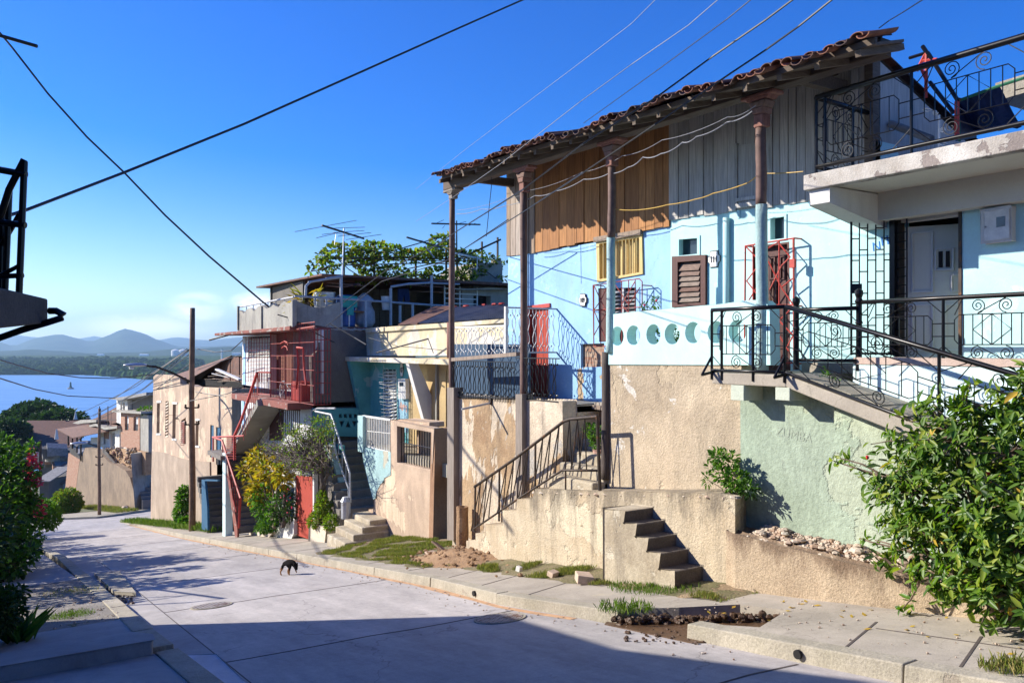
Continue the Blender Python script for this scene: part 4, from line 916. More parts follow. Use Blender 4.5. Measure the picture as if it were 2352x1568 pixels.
# green wall below the landing
mb = MB(); mb.px(XB-.02, XB+.28, [(1702,1300),(1700,872),(1810,872),(2090,968),(2352,1050),(2560,1130),(2560,1500),(1702,1420)]); mb.build('green_wall', M['green'], RH)
# landing slab + ramp
zl = -.325; y0 = PX(1635, 855, XL).y; y1 = PX(1805, 855, XL).y
mb = MB(); mb.box(XL, XW-.1, y1-.0, y0, zl-.15, zl); mb.build('landing', M['walk'], RH, bev=.015)
sl = .285; yE = .3
def rampz(y): return zl-(y1-y)*sl
mb = MB(); mb.hexa([(XL, yE, rampz(yE)-.2), (XR, yE, rampz(yE)-.2), (XR, y1, zl-.15), (XL, y1, zl-.15)], [(XL, yE, rampz(yE)), (XR, yE, rampz(yE)), (XR, y1-.002, zl-.002), (XL, y1-.002, zl-.002)]); mb.build('ramp', M['walk'], RH, bev=.015)
# shallow treads on the ramp
mb = MB(); y = y1-.15
while y > yE+.2: mb.hexa([(XL+.15, y-.3, rampz(y-.3)+.0), (XR-.002, y-.3, rampz(y-.3)+.0), (XR-.002, y, rampz(y)-.03), (XL+.15, y, rampz(y)-.03)], [(XL+.15, y-.3, rampz(y-.3)+.02), (XR-.002, y-.3, rampz(y-.3)+.02), (XR-.002, y, rampz(y)+.012), (XL+.15, y, rampz(y)+.012)]); y -= .33
mb.build('tread', M['curb'], RH)
M['stubpale'] = stucco('pale_green_beam_paint', (.6, .64, .52), (.55, .6, .48), 2, grain=.1)
for i, px_ in enumerate((1697, 1801)):    # stub beams: front faces at the landing edge
    w_ = 30 if i == 0 else 33; a = PX(px_-w_/2, 885, XL+.02); b = PX(px_+w_/2, 885, XL+.02); zb = PX(px_, 919, XL+.02).z
    mb = MB(); mb.box(XL-.01, XB+.05, a.y, b.y, zb, zl-.152); mb.build('stub_beam', M['stubpale'], RH, bev=.006)
# porch block behind the ramp
mb = MB(); mb.box(XR, XW-.02, -1.5, PX(1967, 800, XR).y+.05, -2.6, -.2); mb.build('porch_wall', M['mint_white'], RH, bev=.01)
mb = MB(); mb.box(XR-.012, XW-.02, -1.5, PX(1967, 800, XR).y+.03, -.2, -.12)
mb.build('porch_floor', stucco('pink_tile', (.62, .48, .4), (.56, .42, .34), 5, grain=.1), RH)
mb = MB(); yy = PX(2010, 800, XW).y; mb.box(9.1, XW-.03, yy-.3, y1+.6, zl, -.2); mb.build('door_step', M['walk'], RH)
# lower facade under/around: jamb side and open white door leaf
mb = MB(); a = PX(2060, 500, XW); b = PX(2205, 480, XW)
zt = PX(2060, 499, XW).z; zb = -.13
mb.box(XW+.6, XW+.65, b.y-1.2, a.y+1.2, zb, zt+.4)
mb.box(XW+.25, XW+1.6, b.y-1.0, b.y-.95, zb, zt+.3)
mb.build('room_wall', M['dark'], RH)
ya, yb = a.y-.05, b.y
dl = T('x', 'x', 'x'); bpy.data.objects.remove(dl)
mb = MB()   # leaf hinged at left jamb, swung inwards ~35 deg
hx_, hy_ = XW+.1, a.y-.04; wdt = .86; an = math.radians(28)
dx, dy = math.sin(an)*wdt, -math.cos(an)*wdt
nx, ny = math.cos(an)*.045, math.sin(an)*.045
mb.hexa([(hx_, hy_, zb), (hx_+nx, hy_+ny, zb), (hx_+dx+nx, hy_+dy+ny, zb), (hx_+dx, hy_+dy, zb)], [(hx_, hy_, zt-.12), (hx_+nx, hy_+ny, zt-.12), (hx_+dx+nx, hy_+dy+ny, zt-.12), (hx_+dx, hy_+dy, zt-.12)])
door = mb.build('door', M['ceil'], RH); door['label'] = 'white panelled metal door standing ajar'
mb = MB()
def on(u, v, d=.012): return (hx_+dx*u-nx/.045*d, hy_+dy*u-ny/.045*d, lerp(zb, zt-.12, v))
for u0, u1, v0, v1 in ((.1, .36, .06, .4), (.52, .86, .06, .4), (.1, .36, .5, .95), (.6, .86, .5, .62), (.4, .62, .66, .82)):
    for p, q in (((u0, v0), (u1, v0)), ((u1, v0), (u1, v1)), ((u1, v1), (u0, v1)), ((u0, v1), (u0, v0))): mb.bar(on(*p), on(*q), .02)
mb.build('panel_moulding', M['white'], door)
mb = MB(); mb.bar(on(.46, .68, .006), on(.46, .8, .006), .05, .01); mb.bar(on(.55, .68, .006), on(.55, .8, .006), .05, .01); mb.build('grille_slot', M['dark'], door)
mb = MB(); mb.rock(on(.93, .48, .03), .035); mb.bar(on(.92, .5), on(.92, .56), .03); mb.build('door_knob', M['iron'], door)
mb = MB(); mb.px(XW-.03, XW+.1, [(2056,836),(2056,494),(2208,472),(2208,836),(2201,836),(2201,484),(2064,504),(2064,836)]); mb.build('door_frame', M['iron'], RH)
mb = MB(); mb.px(XW+.02, XW+.12, [(2064,512),(2064,504),(2201,484),(2201,496)]); mb.build('door_head', M['white'], RH)
# meter box
t = T('meter_box', 'white electricity meter box with small dark window right of the open door', 'meter box', tuple(PX(2290, 515, XW)))
bx = [(2257,558),(2255,481),(2324,471),(2325,551)]
mb = MB(); mb.px(XW-.12, XW-.016, [(x-3, y+1) for x, y in bx]); mb.build('box', M['white'], t, bev=.008)
mb = MB(); mb.px(XW-.14, XW-.121, [(2262,553),(2260,487),(2316,479),(2317,546)]); d = mb.build('lid', M['whiteiron'], t, bev=.006)
mb = MB(); mb.px(XW-.145, XW-.14, [(2288,522),(2288,499),(2308,496),(2308,519)]); mb.build('window', M['glass'], d); mb = MB(); mb.rock(PX(2263, 521, XW-.15), .012); mb.build('latch', M['greyiron'], d)
# brick-pattern gate folded open left of the door
g = T('iron_gate', 'open black iron gate with brick-pattern bars beside the white door', 'gate', tuple(PX(1957, 830, XW-.5)))
A_ = PX(1955, 500, XW-.4); zg1 = PX(1955, 492, XW-.4).z; zg0 = -.1; B_ = Vector((XW-.05, a.y+.03, 0)); A2 = Vector((A_.x, A_.y, 0))
mb = MB(); gp = lambda u, z: (lerp(A2.x, B_.x, u), lerp(A2.y, B_.y, u), z)
N = 5
for i in range(N+1): mb.tube([gp(i/N, zg0), gp(i/N, zg1+(0))], .009 if 0 < i < N else .015, 5)
mb.tube([gp(0, zg1), gp(1, zg1)], .014, 5); mb.tube([gp(0, zg0+.02), gp(1, zg0+.02)], .014, 5)
for i in range(N):
    z = zg0+.1+(.13 if i % 2 else 0)
    while z < zg1: mb.tube([gp(i/N, z), gp((i+1)/N, z)], .008, 5); z += .27
mb.build('bars', M['black'], g)
mb = MB(); q = gp(.1, (zg0+zg1)/2-.05); mb.bar(gp(0, q[2]), gp(.26, q[2]), .03, .12); mb.build('lock_plate', M['black'], g)
mb = MB(); mb.bar((XW-.04, a.y+.02, zg0), (XW-.04, a.y+.02, zg1), .07); 
for i in range(16): z = lerp(zg0+.1, zg1-.05, i/15); mb.tube([(XW-.05, a.y+.0, z), (XW-.05, a.y-.16, z+.01)], .007, 5)
mb.tube([(XW-.05, a.y-.16, zg0), (XW-.05, a.y-.16, zg1)], .012, 5); mb.build('frame', M['black'], g)
text('N', PX(2014, 575, XW-.018), .16, plain('blue_marker', (.05, .22, .6), .8), RH, 'painted_number', rot=.1); text('113', PX(2040, 560, XW-.018), .15, bpy.data.materials['blue_marker'], RH, 'painted_number', rot=.15, bold=.003)
# balcony slab, brackets
XS2 = 8.4; zs0 = 1.905; zs1 = 2.05; yL = PX(1845, 405, XS2).y
mb = MB(); mb.box(XS2+.02, XW-.02, -1.5, yL-.02, zs0, zs1-.02); mb.box(XW-.02, 13.5, -1.5, Ye_-.05, zs0, zs1-.02); mb.build('balcony_slab', M['ceil'], RH)
mb = MB(); mb.box(XS2, XS2+.14, -1.5, yL, zs0-.02, zs1+.02); mb.box(XS2+.142, XW-.03, yL-.12, yL, zs0-.02, zs1+.02); mb.build('balcony_edge', M['worn_edge'], RH, bev=.012)
mb = MB(); yb1 = yL-.05; mb.prism([[(XS2+.06, zs0-.022), (XS2+.06, zs0-.2), (XW-.02, zs0-.42), (XW-.02, zs0-.022)]], lambda u, v, w: (u, w, v), yb1-.28, yb1); mb.build('bracket_beam', M['white'], RH, bev=.008)
mb = MB(); mb.box(XW-.2, XW-.018, -1.5, yb1-.28, zs0-.34, zs0-.002); mb.build('edge_beam', M['ceil'], RH)
# railings with scrolls -------------------------------------------------
def spiral(Pf, u0, v0, ru, rv, turns=1.9, ph=0, n=26, sgn=1):
    pts = []
    for i in range(n+1):
        t = i/n; r = 1-t*.88; an = ph+sgn*t*turns*2*math.pi; pts.append(Pf(u0+ru*r*math.cos(an), v0+rv*r*math.sin(an)))
    return pts
def ornate(mb, A, B, h, r=.0065):
    """panel between two posts; A,B bottom points; filled like the photo"""
    A = Vector(A); B = Vector(B); W = (B-A).length
    Pf = lambda u, v: A.lerp(B, u)+Vector((0, 0, h*v))
    u0, u1, v0, v1 = .12, .88, .27, .73; c = .05
    mb.tube([Pf(u0+c, v0), Pf(u1-c, v0), Pf(u1, v0+c*1.5), Pf(u1, v1-c*1.5), Pf(u1-c, v1), Pf(u0+c, v1), Pf(u0, v1-c*1.5), Pf(u0, v0+c*1.5), Pf(u0+c, v0)], r, 5, False)
    for k in range(1, 8):
        u = lerp(u0, u1, k/8); mb.tube([Pf(u, v0), Pf(u, v1)], r*.9, 5)
    mb.tube([Pf(.5, v0), Pf(.5+.19, .5), Pf(.5, v1), Pf(.5-.19, .5), Pf(.5, v0)], r, 5)
    for v in (.4, .6): mb.tube([Pf(0, v), Pf(u0, v)], r, 5); mb.tube([Pf(u1, v), Pf(1, v)], r, 5)
    rr = .115*h; ru = rr/W; rv = .115
    for (uu, vv, s_) in ((.36, .86, 1), (.64, .86, -1), (.36, .14, 1), (.64, .14, -1)):
        mb.tube(spiral(Pf, uu, vv, ru, rv, 2.0, math.pi/2 if vv < .5 else -math.pi/2, 26, s_), r*.9, 5)
    mb.tube([Pf(.36, .75), Pf(.5, .86), Pf(.64, .97)], r*.9, 5); mb.tube([Pf(.36, .25), Pf(.5, .14), Pf(.64, .03)], r*.9, 5)
    for (a_, b_) in (((0, .75), (.2, 1)), ((.2, .97), (.12, .73)), ((1, .75), (.8, 1)), ((0, .25), (.2, 0)), ((1, .25), (.8, 0))): mb.tube([Pf(*a_), Pf(*b_)], r*.9, 5)
def railing(name, lab, segs, h, hr=.026, posts=(), post_h=1.0, post_r=.018, mat='black', knobs=(), ext=None):
    t = T(name, lab, 'railing', tuple(segs[0][0])); mb = MB(); 
    for A, B in segs: ornate(mb, A, B, h)
    mb.build('scrollwork', M[mat], t)
    mb = MB(); mb.tube([Vector(A)+Vector((0, 0, h)) for A, B in segs]+[Vector(segs[-1][1])+Vector((0, 0, h))], hr, 10); mb.build('handrail', M[mat], t, smooth=True)
    mb = MB(); mb.tube([Vector(A) for A, B in segs]+[Vector(segs[-1][1])], hr*.75, 8); mb.build('lower_rail', M[mat], t, smooth=True)
    for p in posts: p = Vector(p); mb = MB(); mb.tube([p-Vector((0, 0, .12)), p+Vector((0, 0, h*post_h))], post_r, 8); mb.build('post', M[mat], t)
    for p in knobs:
        p = Vector(p); mb = MB(); mb.lathe((p.x, p.y, p.z-.12), [(.04, 0), (.034, .12), (.034, h*.8), (.045, h*.82), (.034, h*.86), (.034, h+.1), (.05, h+.13), (.032, h+.17), (.048, h+.22), (.045, h+.26), (.01, h+.285)], 12); mb.build('newel_post', M[mat], t, smooth=False)
    return t
pA = lambda px, py, X: PX(px, py, X)
# front of the landing
ztop = PX(1640, 712, XL).z; zlo = PX(1640, 850, XL).z; hh = ztop-zlo
railing('landing_railing', 'black scrollwork railing along the front of the small landing', [((XL, y0, zlo), (XL, y1+.02, zlo))], hh, posts=[(XL, y0, zlo), (XL, y0-.17, zlo), (XL, lerp(y0, y1, .58), zlo), (XL, y1+.02, zlo)])
t = T('rail_foot_brackets', 'pair of splayed black pipe feet under the landing railing', 'brackets', (XL, y0, zl))
for y in (y0, y1+.02): mb = MB(); mb.tube([(XL-.18, y, zl-.03), (XL, y, zlo+.18)], .016, 6); mb.tube([(XL-.18, y, zl-.03), (XL+.1, y-.02, zl+.02)], .02, 6); mb.build('foot', M['black'], t)
# sloping rail down the ramp
hr_ = hh
yb0 = y1; segs = []; yy = [y1, 4.6, 3.0, 1.4]
zr = lambda y: zlo-(y1-y)*.285
for a_, b_ in zip(yy, yy[1:]): segs.append(((XL, a_, zr(a_)), (XL, b_, zr(b_))))
railing('ramp_railing', 'black scrollwork railing sloping down the ramp behind the big shrub', segs, hr_, posts=[(XL, y, zr(y)) for y in yy[1:]], hr=.028)
# back rail pieces along the porch edge
kA = PX(1829, 840, 8.55); kB = PX(1967, 826, XR-.02); zq = -.2
za = -.16; h2 = PX(1829, 706, 8.55).z-za; h3 = PX(1967, 694, XR-.02).z-za
railing('porch_railing', 'short black scrollwork railing between the two knobbed posts', [((8.55, kA.y, za), (XR-.02, kB.y, za))], h2-.03, knobs=[(8.55, kA.y, za)])
ys_ = [kB.y, kB.y-1.02, kB.y-2.04, kB.y-3.06, kB.y-4.1]
railing('porch_railing', 'long black scrollwork railing in front of the open white door', [((XR+.03, a_, za), (XR+.03, b_, za)) for a_, b_ in zip(ys_, ys_[1:])], h3, knobs=[(XR+.03, kB.y, za)], posts=[(XR+.03, y, za) for y in ys_[1:]])
# balcony railing
zb_ = 2.15; zt_ = 2.98; yB = PX(1875, 300, XS2+.06).y
ys_ = [yB, yB-1.2, yB-2.4, yB-3.6, yB-4.8]
tb = railing('balcony_railing', 'black scrollwork railing with thick handrail on the white balcony', [((XS2+.06, a_, zb_), (XS2+.06, b_, zb_)) for a_, b_ in zip(ys_, ys_[1:])], zt_-zb_, hr=.034, posts=[(XS2+.06, y, zb_) for y in ys_]+[(XS2+.06, yB-.12, zb_)])
railing('balcony_railing', 'black scrollwork side railing closing the left end of the white balcony', [((XS2+.06, yB, zb_), (XW-.05, yB+.05, zb_))], zt_-zb_, hr=.032, posts=[(XS2+.8, yB+.02, zb_)])
# roof-terrace things: red frame, tarpaulin, green bar, plant
t = T('pipe_trestle', 'red and black leaning pipe frame standing on the balcony terrace', 'pipe frame', (9.4, 4.9, 2.1)); mb = MB()
Q = lambda x, y, X=9.6: PX(*C4(x, y), X)
mb.tube([Q(1180,395), Q(1175,740)], .022, 6); mb.tube([Q(1180,395), Q(1105,540)], .02, 6); mb.tube([Q(1140,520), Q(1185,620)], .02, 6); mb.tube([Q(1150,460), Q(1260,450)], .02, 6); mb.tube([Q(1410,770), Q(1410,1040)], .03, 6); mb.build('red_pipes', M['redpaint'], t)
mb = MB(); mb.tube([Q(1150,350), Q(1190,410)], .025, 6); mb.tube([Q(1190,400), Q(1410,750), Q(1435,755)], .024, 6); mb.tube([Q(1205,620), Q(1385,855)], .024, 6); mb.tube([Q(1050,440), Q(1180,400)], .02, 6); mb.build('black_pipes', M['black'], t)
t = T('tarpaulin', 'dark blue tarpaulin hung from a green bar on the balcony terrace', 'tarpaulin', (10, 3, 2.2)); mb = MB()
M['tarp'] = plain('dark_tarpaulin', (.012, .02, .07), .6, var=.4)
a_, b_, c_, d_ = Q(1400,770,9.8), Q(1730,655,9.8), Q(1917,800,10.6), Q(1560,1010,10.6)
gs = 10; vs = []
for j in range(gs+1):
    for i in range(gs+1):
        u, v = i/gs, j/gs; p = a_.lerp(b_, u).lerp(d_.lerp(Q(1900,960,10.6), u), v); p.z -= .1*math.sin(u*math.pi)*math.sin(v*math.pi)+.015*math.sin(u*17+v*5); vs.append(p)
mb.add(vs, [(j*(gs+1)+i, j*(gs+1)+i+1, (j+1)*(gs+1)+i+1, (j+1)*(gs+1)+i) for j in range(gs) for i in range(gs)])
mb.add([Q(1400,770,9.8), Q(1400,1070,9.8), Q(1560,1040,10.6), Q(1560,960,10.6)], [(0, 1, 2, 3)])
mb.build('sheet', M['tarp'], t)
mb = MB(); mb.tube([Q(1400,770,9.79), Q(1700,660,9.79), Q(1917,590,9.79)], .018, 6); mb.tube([Q(1420,800,9.79), Q(1430,1070,9.79)], .015, 6); mb.build('green_bar', plain('green_bar_paint', (.02, .15, .07), .6), t)
mb = MB(); a_, b_ = Q(1700,630,10.5), Q(1990,540,10.5); mb.hexa([a_+Vector((0,0,-.22)), a_+Vector((1.2,0,-.22)), b_+Vector((1.2,0,-.22)), b_+Vector((0,0,-.22))], [a_, a_+Vector((1.2,0,0)), b_+Vector((1.2,0,0)), b_]); tag(mb.build('terrace_roof_slab', M['curb']), 'grey sheet roof above the tarpaulin at the right edge', 'sheet roof')
mb = MB(); mb.tube([Q(905,935,9.9), Q(1050,990,9.9), Q(1220,1055,9.9)], .05, 8); tag(mb.build('grey_pipe', M['greyzinc']), 'grey pipe lying along the terrace by the gable', 'pipe')
t = T('wire_stand', 'white curled wire plant stand behind the balcony railing', 'wire stand', tuple(Q(1275, 1100, 9.4))); mb = MB()
mb.tube([Q(1275,870,9.4), Q(1275,1110,9.4)], .014, 6)
Pq = lambda u, v: Q(u, v, 9.4)
for (u, v, s_) in ((1245,850,1), (1300,985,-1)): mb.tube(spiral(Pq, u, v, 22, 22, 1.6, 0, 16, s_), .008, 5)
mb.tube([Q(1150,830,9.4), Q(1185,818,9.4), Q(1225,830,9.4), Q(1185,845,9.4), Q(1150,830,9.4)], .008, 5); mb.tube([Q(1255,1080,9.4), Q(1300,1072,9.4), Q(1340,1085,9.4), Q(1300,1100,9.4), Q(1255,1080,9.4)], .008, 5)
mb.build('wire', M['whiteiron'], t)
# faint scratched writing on the green wall
t = text('ZUMBA', PX(1822, 1008, XB-.023), .16, plain('scratch_grey', (.36, .42, .33), .9), RH, 'scratched_lettering', rot=-.1, ext=.001)
# planter
PLt = T('planter', 'low curved planter wall of rough brown cement filled with rubble', 'planter', (8, 5, -2.6))
xp = 7.85; ptop = -2.33
cur = [(8.1, 7.38), (7.95, 7.3), (7.87, 7.08), (7.84, 6), (7.83, 5), (7.8, 4), (7.77, 3), (7.72, 1.6), (7.68, .6)]
mb = MB(); n = len(cur)
fine = []
for (xa, ya_), (xb, yb_2) in zip(cur, cur[1:]):
    k_ = max(1, int((ya_-yb_2)/.25))
    for q_ in range(k_): fine.append((lerp(xa, xb, q_/k_)+random.uniform(-.008, .008), lerp(ya_, yb_2, q_/k_)))
fine.append(cur[-1])
mb.pxy(-4, ptop, fine+[(x+.17, y) for x, y in fine[::-1]])
mb.build('planter_wall', M['planter'], PLt, bev=.03)
mb = MB(); mb.add([(7.82, .6, ptop-.08), (8.4, .6, ptop+.02), (8.4, 7.4, ptop+.02), (7.95, 7.3, ptop-.08)], [(0, 1, 2, 3)]); mb.build('soil', M['dirt'], PLt)
mb = MB()
for i in range(1500):
    y = random.uniform(4.2, 7.05); x = random.uniform(8.01, 8.36); mb.rock((x, y, ptop-.05+(x-8.0)*.3+random.uniform(0, .04)), random.choice([.012, .02, .02, .03, .045]), .6, 5)
for i in range(30):
    y = random.uniform(4.6, 6.9); x = random.uniform(8.03, 8.3); mb.rock((x, y, ptop+.03+(x-8.0)*.3), random.uniform(.04, .08), .4)
tag(mb.build('rubble', M['rubble']), 'pale rubble filling the planter below the green wall', 'rubble', kind='stuff')
# ================= MIDDLE HOUSES =================
C2 = cr(700, 700, 2.6133); CD = cr(1100, 700, 2.24); CS3 = cr(600, 1200, 2.24); CA = cr(1150, 1250, 1.96); C9 = cr(1180, 1360, 5.6); C8 = cr(480, 1200, 4.355)
M['peach'] = stucco('peach_pink_render', (.6, .44, .31), (.45, .33, .235), .8, patch=(.7, .55, .38), pt=.56, ps=.9, streak=.85, streakc=(.28, .2, .15), grain=.15, gs=25, bmp=.5)
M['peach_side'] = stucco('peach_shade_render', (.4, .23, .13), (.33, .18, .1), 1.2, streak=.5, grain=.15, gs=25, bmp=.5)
M['blueblock'] = stucco('pale_blue_blockwork', (.42, .62, .62), (.36, .55, .54), 1.5, patch=(.55, .52, .4), pt=.58, ps=1.2, streak=.4, grain=.2, gs=25, bmp=.5)
M['teal'] = stucco('teal_wall_paint', (.13, .42, .42), (.1, .36, .37), 1.2, patch=(.3, .5, .5), pt=.6, ps=1.3, patch2=(.4, .3, .25), p2t=.68, p2s=2, grain=.1)
M['teal_pale'] = stucco('worn_pale_blue_paint', (.35, .6, .68), (.3, .52, .62), 2, patch=(.55, .36, .3), pt=.6, ps=2.4, grain=.15)
M['cream'] = stucco('cream_yellow_render', (.68, .58, .38), (.62, .52, .34), 1.2, patch=(.68, .62, .52), pt=.5, ps=1.0, streak=.5, streakc=(.4, .32, .2), grain=.1)
M['ochre'] = stucco('ochre_render', (.52, .38, .18), (.47, .33, .15), 1.0, patch=(.4, .27, .14), pt=.62, ps=1.1, grain=.1)
M['darkwall'] = stucco('grey_brown_cement', (.19, .17, .145), (.155, .14, .12), 1.3, grain=.2, gs=30, bmp=.5)
M['greycem'] = stucco('grey_weathered_cement', (.42, .4, .34), (.33, .31, .27), 1.4, streak=.7, streakc=(.12, .11, .1), grain=.2, gs=30, bmp=.5, patch=(.4, .37, .31), pt=.58, ps=1.3)
M['greystep'] = stucco('grey_stair_cement', (.24, .21, .18), (.2, .175, .15), 2, grain=.25, gs=30, bmp=.5)
M['whitetile'] = stucco('white_tiled_wall', (.74, .74, .72), (.7, .7, .68), 2, grain=.1, streak=.15)
M['palewall'] = stucco('pale_grey_slab', (.36, .34, .29), (.33, .31, .27), .8, grain=.06)
M['redslab'] = stucco('red_painted_slab', (.3, .095, .065), (.24, .08, .06), 2.5, patch=(.4, .33, .28), pt=.58, ps=2.5, grain=.2)
M['bluewood'] = island('blue_painted_wood', [(.02, .09, .17), (.035, .13, .24)], stretch=(5, 5, .8), ns=4, dark=.6)
XP = 9.0
# ---- peach front wall with barred opening
PK = T('peach_enclosure', 'peach plastered enclosure wall with square barred opening beside the tall tan wall', 'enclosure wall', (9.2, 18, -5))
o_ = [CA(x, y) for x, y in [(332,330),(620,384),(606,700),(597,1160),(400,1150),(205,1125),(183,1000),(184,915),(222,912),(222,850),(240,845),(240,800),(268,745),(290,745),(290,712),(333,690)]]
w_ = [CA(x, y) for x, y in [(372,368),(600,410),(600,658),(372,608)]]
mb = MB(); mb.px(XP, XP+.22, o_, w_); mb.build('wall', M['peach'], PK, bev=.015)
ys = PX(*CA(620, 384), XP).y; mb = MB(); zt_ = PX(*CA(620, 384), XP).z
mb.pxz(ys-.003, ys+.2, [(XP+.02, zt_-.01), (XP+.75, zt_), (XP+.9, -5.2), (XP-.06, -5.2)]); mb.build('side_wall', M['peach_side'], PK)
mb = MB(); mb.px(XP+.2, XP+.6, [CA(x, y) for x, y in [(345,325),(400,322),(548,338),(586,342),(586,372),(400,348),(345,345)]]); mb.build('coping', M['peach'], PK, bev=.01)
mb = MB()
for i in range(13):
    x = 385+i*17; a = CA(x, 372+(x-372)*.17); b = CA(x, 606+(x-372)*.21); mb.tube([PX(*a, XP+.12), PX(*b, XP+.12)], .012, 5)
mb.tube([PX(*CA(378, 470), XP+.11), PX(*CA(600, 513), XP+.11)], .012, 5); mb.build('window_bars', M['black'], PK)
mb = MB(); mb.px(XP+.6, XP+.9, [CA(x, y) for x, y in [(505,390),(548,395),(548,600),(505,596)]]); mb.build('pillar', M['peach'], PK)
fz = PX(*CA(180, 503), XP).z-.02
mb = MB(); mb.box(XP+.2, 10.3, 15.9, PX(*CA(150, 500), XP).y, fz-.3, fz); mb.build('porch_floor', M['curb'], PK)
# ---- pale blue block wall, pillar and white fence
BL = T('block_wall', 'pale blue block wall with white bar fence beside the grey stair', 'wall', (9.2, 21, -4.5))
mb = MB(); mb.px(XP+.03, XP+.22, [CA(x, y) for x, y in [(140,518),(155,508),(334,542),(334,690),(292,713),(268,745),(240,800),(226,850),(215,850),(190,760),(150,600)]])
mb.build('wall', M['blueblock'], BL, bev=.01)
mb = MB(); a = PX(*CA(115, 296), XP); b = PX(*CA(150, 300), XP); mb.box(XP-.02, XP+.2, b.y, a.y, a.z-1.0, a.z); mb.build('pillar', M['blueblock'], BL, bev=.01)
mb = MB(); X_ = XP+.08
mb.bar(PX(*CA(150, 300), X_), PX(*CA(330, 326), X_), .05); mb.bar(PX(*CA(180, 503), X_), PX(*CA(330, 540), X_), .03); mb.bar(PX(*CA(160, 398), X_), PX(*CA(330, 415), X_), .02)
for i in range(15):
    x = 172+i*11; mb.bar(PX(*CA(x, 303+(x-150)*.144), X_), PX(*CA(x, 502+(x-172)*.24), X_), .02)
mb.build('fence_bars', M['whiteiron'], BL)
# ---- teal / cream house
TC = T('teal_cream_house', 'low house with cream upper wall, teal recess, louvred window and flat slab canopy', 'house', (10.3, 21, -2))
XF = 10.3; zc = -.3
lw = [CD(430,1225), CD(528,1225), CD(540,1640), CD(440,1640)]
mb = MB(); mb.px(XF, XF+.2, [CD(325,1140), CD(640,1140), CD(640,1990), CD(330,1990)], lw); mb.build('wall', M['teal'], TC)
mb = MB(); mb.px(XF-.01, XF-.002, [CD(542,1296), CD(618,1296), CD(618,1700), CD(548,1700)]); mb.build('wall_band', M['teal_pale'], TC)
mb = MB(); mb.px(XF-.004, XF+.18, [CD(625,1140), CD(935,1130), CD(935,1990), CD(625,1990)]); mb.build('wall', M['ochre'], TC)
mb = MB(); mb.px(XF-.03, XF-.006, [CD(858,1235), CD(906,1230), CD(906,1700), CD(858,1700)]); mb.build('door', M['ochre'], TC)
mb = MB(); mb.bar(PX(*CD(840, 1170), XF-.04), PX(*CD(840, 1700), XF-.04), .07); mb.build('drain_pipe', M['palewall'], TC)
mb = MB(); mb.px(XF+.1, XF+.12, lw); w1 = mb.build('window', M['dark'], TC); w1['label'] = 'white louvred window with bent iron bars'
mb = MB()
for i in range(14):
    y = 1235+i*27; a, b = PX(*CD(436, y), XF+.04), PX(*CD(532, y), XF+.04); mb.hexa([a+Vector((-.04,0,-.06)), a+Vector((-.03,0,-.07)), b+Vector((-.03,0,-.07)), b+Vector((-.04,0,-.06))], [a+Vector((.03,0,0)), a+Vector((.04,0,-.01)), b+Vector((.04,0,-.01)), b+Vector((.03,0,0))])
mb.build('louvre', M['whiteiron'], w1)
mb = MB()
for i in range(13): y = 1250+i*26; mb.tube([PX(*CD(395+i*2+random.uniform(-4, 4), y+random.uniform(0, 26)), XF-.35), PX(*CD(470, y+18), XF-.2), PX(*CD(535, y+8), XF-.05)], .008, 4)
for x in (432, 470, 505, 530): mb.tube([PX(*CD(x, 1225), XF-.1), PX(*CD(x+8, 1590), XF-.1)], .008, 4)
mb.build('bars', M['whiteiron'], w1)
Yf1, Yf2 = 24.0, 19.9
mb = MB(); mb.pxz(Yf1-.1, Yf1+.12, [(9.62, zc-.13), (XF, zc-.13), (XF, -3.3), (10.12, -3.3), (10.08, -2.5)]); mb.build('fin_wall', M['teal'], TC)
mb = MB(); mb.pxz(Yf2-.09, Yf2+.09, [(9.62, zc-.13), (9.9, zc-.13), (XF, -1.3), (XF, -2.0), (10.08, -1.95)]); mb.build('fin_wall', M['white'], TC)
mb = MB(); mb.box(9.6, XF+.3, 16.6, 24.35, zc-.13, zc); mb.build('canopy_slab', M['cream'], TC, bev=.015)
mb = MB(); mb.px(XF-.05, XF+.2, [CD(300,915), CD(350,908), CD(915,872), CD(1375,840), CD(1375,1120), CD(310,1120)]); mb.build('wall', M['cream'], TC)
mb = MB(); mb.px(XF-.12, XF-.052, [CD(298,915), CD(915,872), CD(1375,840), CD(1375,868), CD(915,905), CD(300,946)]); mb.build('cornice', M['cream'], TC, bev=.01)
mb = MB(); n = 230   # corrugated roof
a0, a1 = PX(*CD(690, 878), 10.25), PX(*CD(1375, 836), 10.25); b0, b1 = PX(*CD(960, 757), 12.6), PX(*CD(1420, 727), 12.6); vs = []
for i in range(n+1):
    t_ = i/n; w__ = .018*math.cos(i*math.pi*.5); p = a0.lerp(a1, t_)+Vector((0, 0, w__)); q = b0.lerp(b1, t_)+Vector((0, 0, w__)); vs += [p, q]
mb.add(vs, [(2*i, 2*i+2, 2*i+3, 2*i+1) for i in range(n)]); mb.build('corrugated_roof', M['greyzinc'], TC)
mb = MB(); mb.hexa([PX(*CD(545, 888), 10.2), PX(*CD(690, 882), 10.2), b0+Vector((.1, -.1, -.1)), b0+Vector((-.4, .6, -.12))], [PX(*CD(545, 884), 10.2), PX(*CD(690, 874), 10.2), b0+Vector((.1, -.1, .06)), b0+Vector((-.4, .6, .06))]); mb.build('roof_flashing', M['zinc'], TC)
for x in (970, 1060, 1200, 1280, 1330): p = PX(*CD(x, 755-(x-960)*.066), 12.55); mb = MB(); mb.rock(p, .12, .4); mb.build('red_ridge_cap', M['redpaint'], TC)
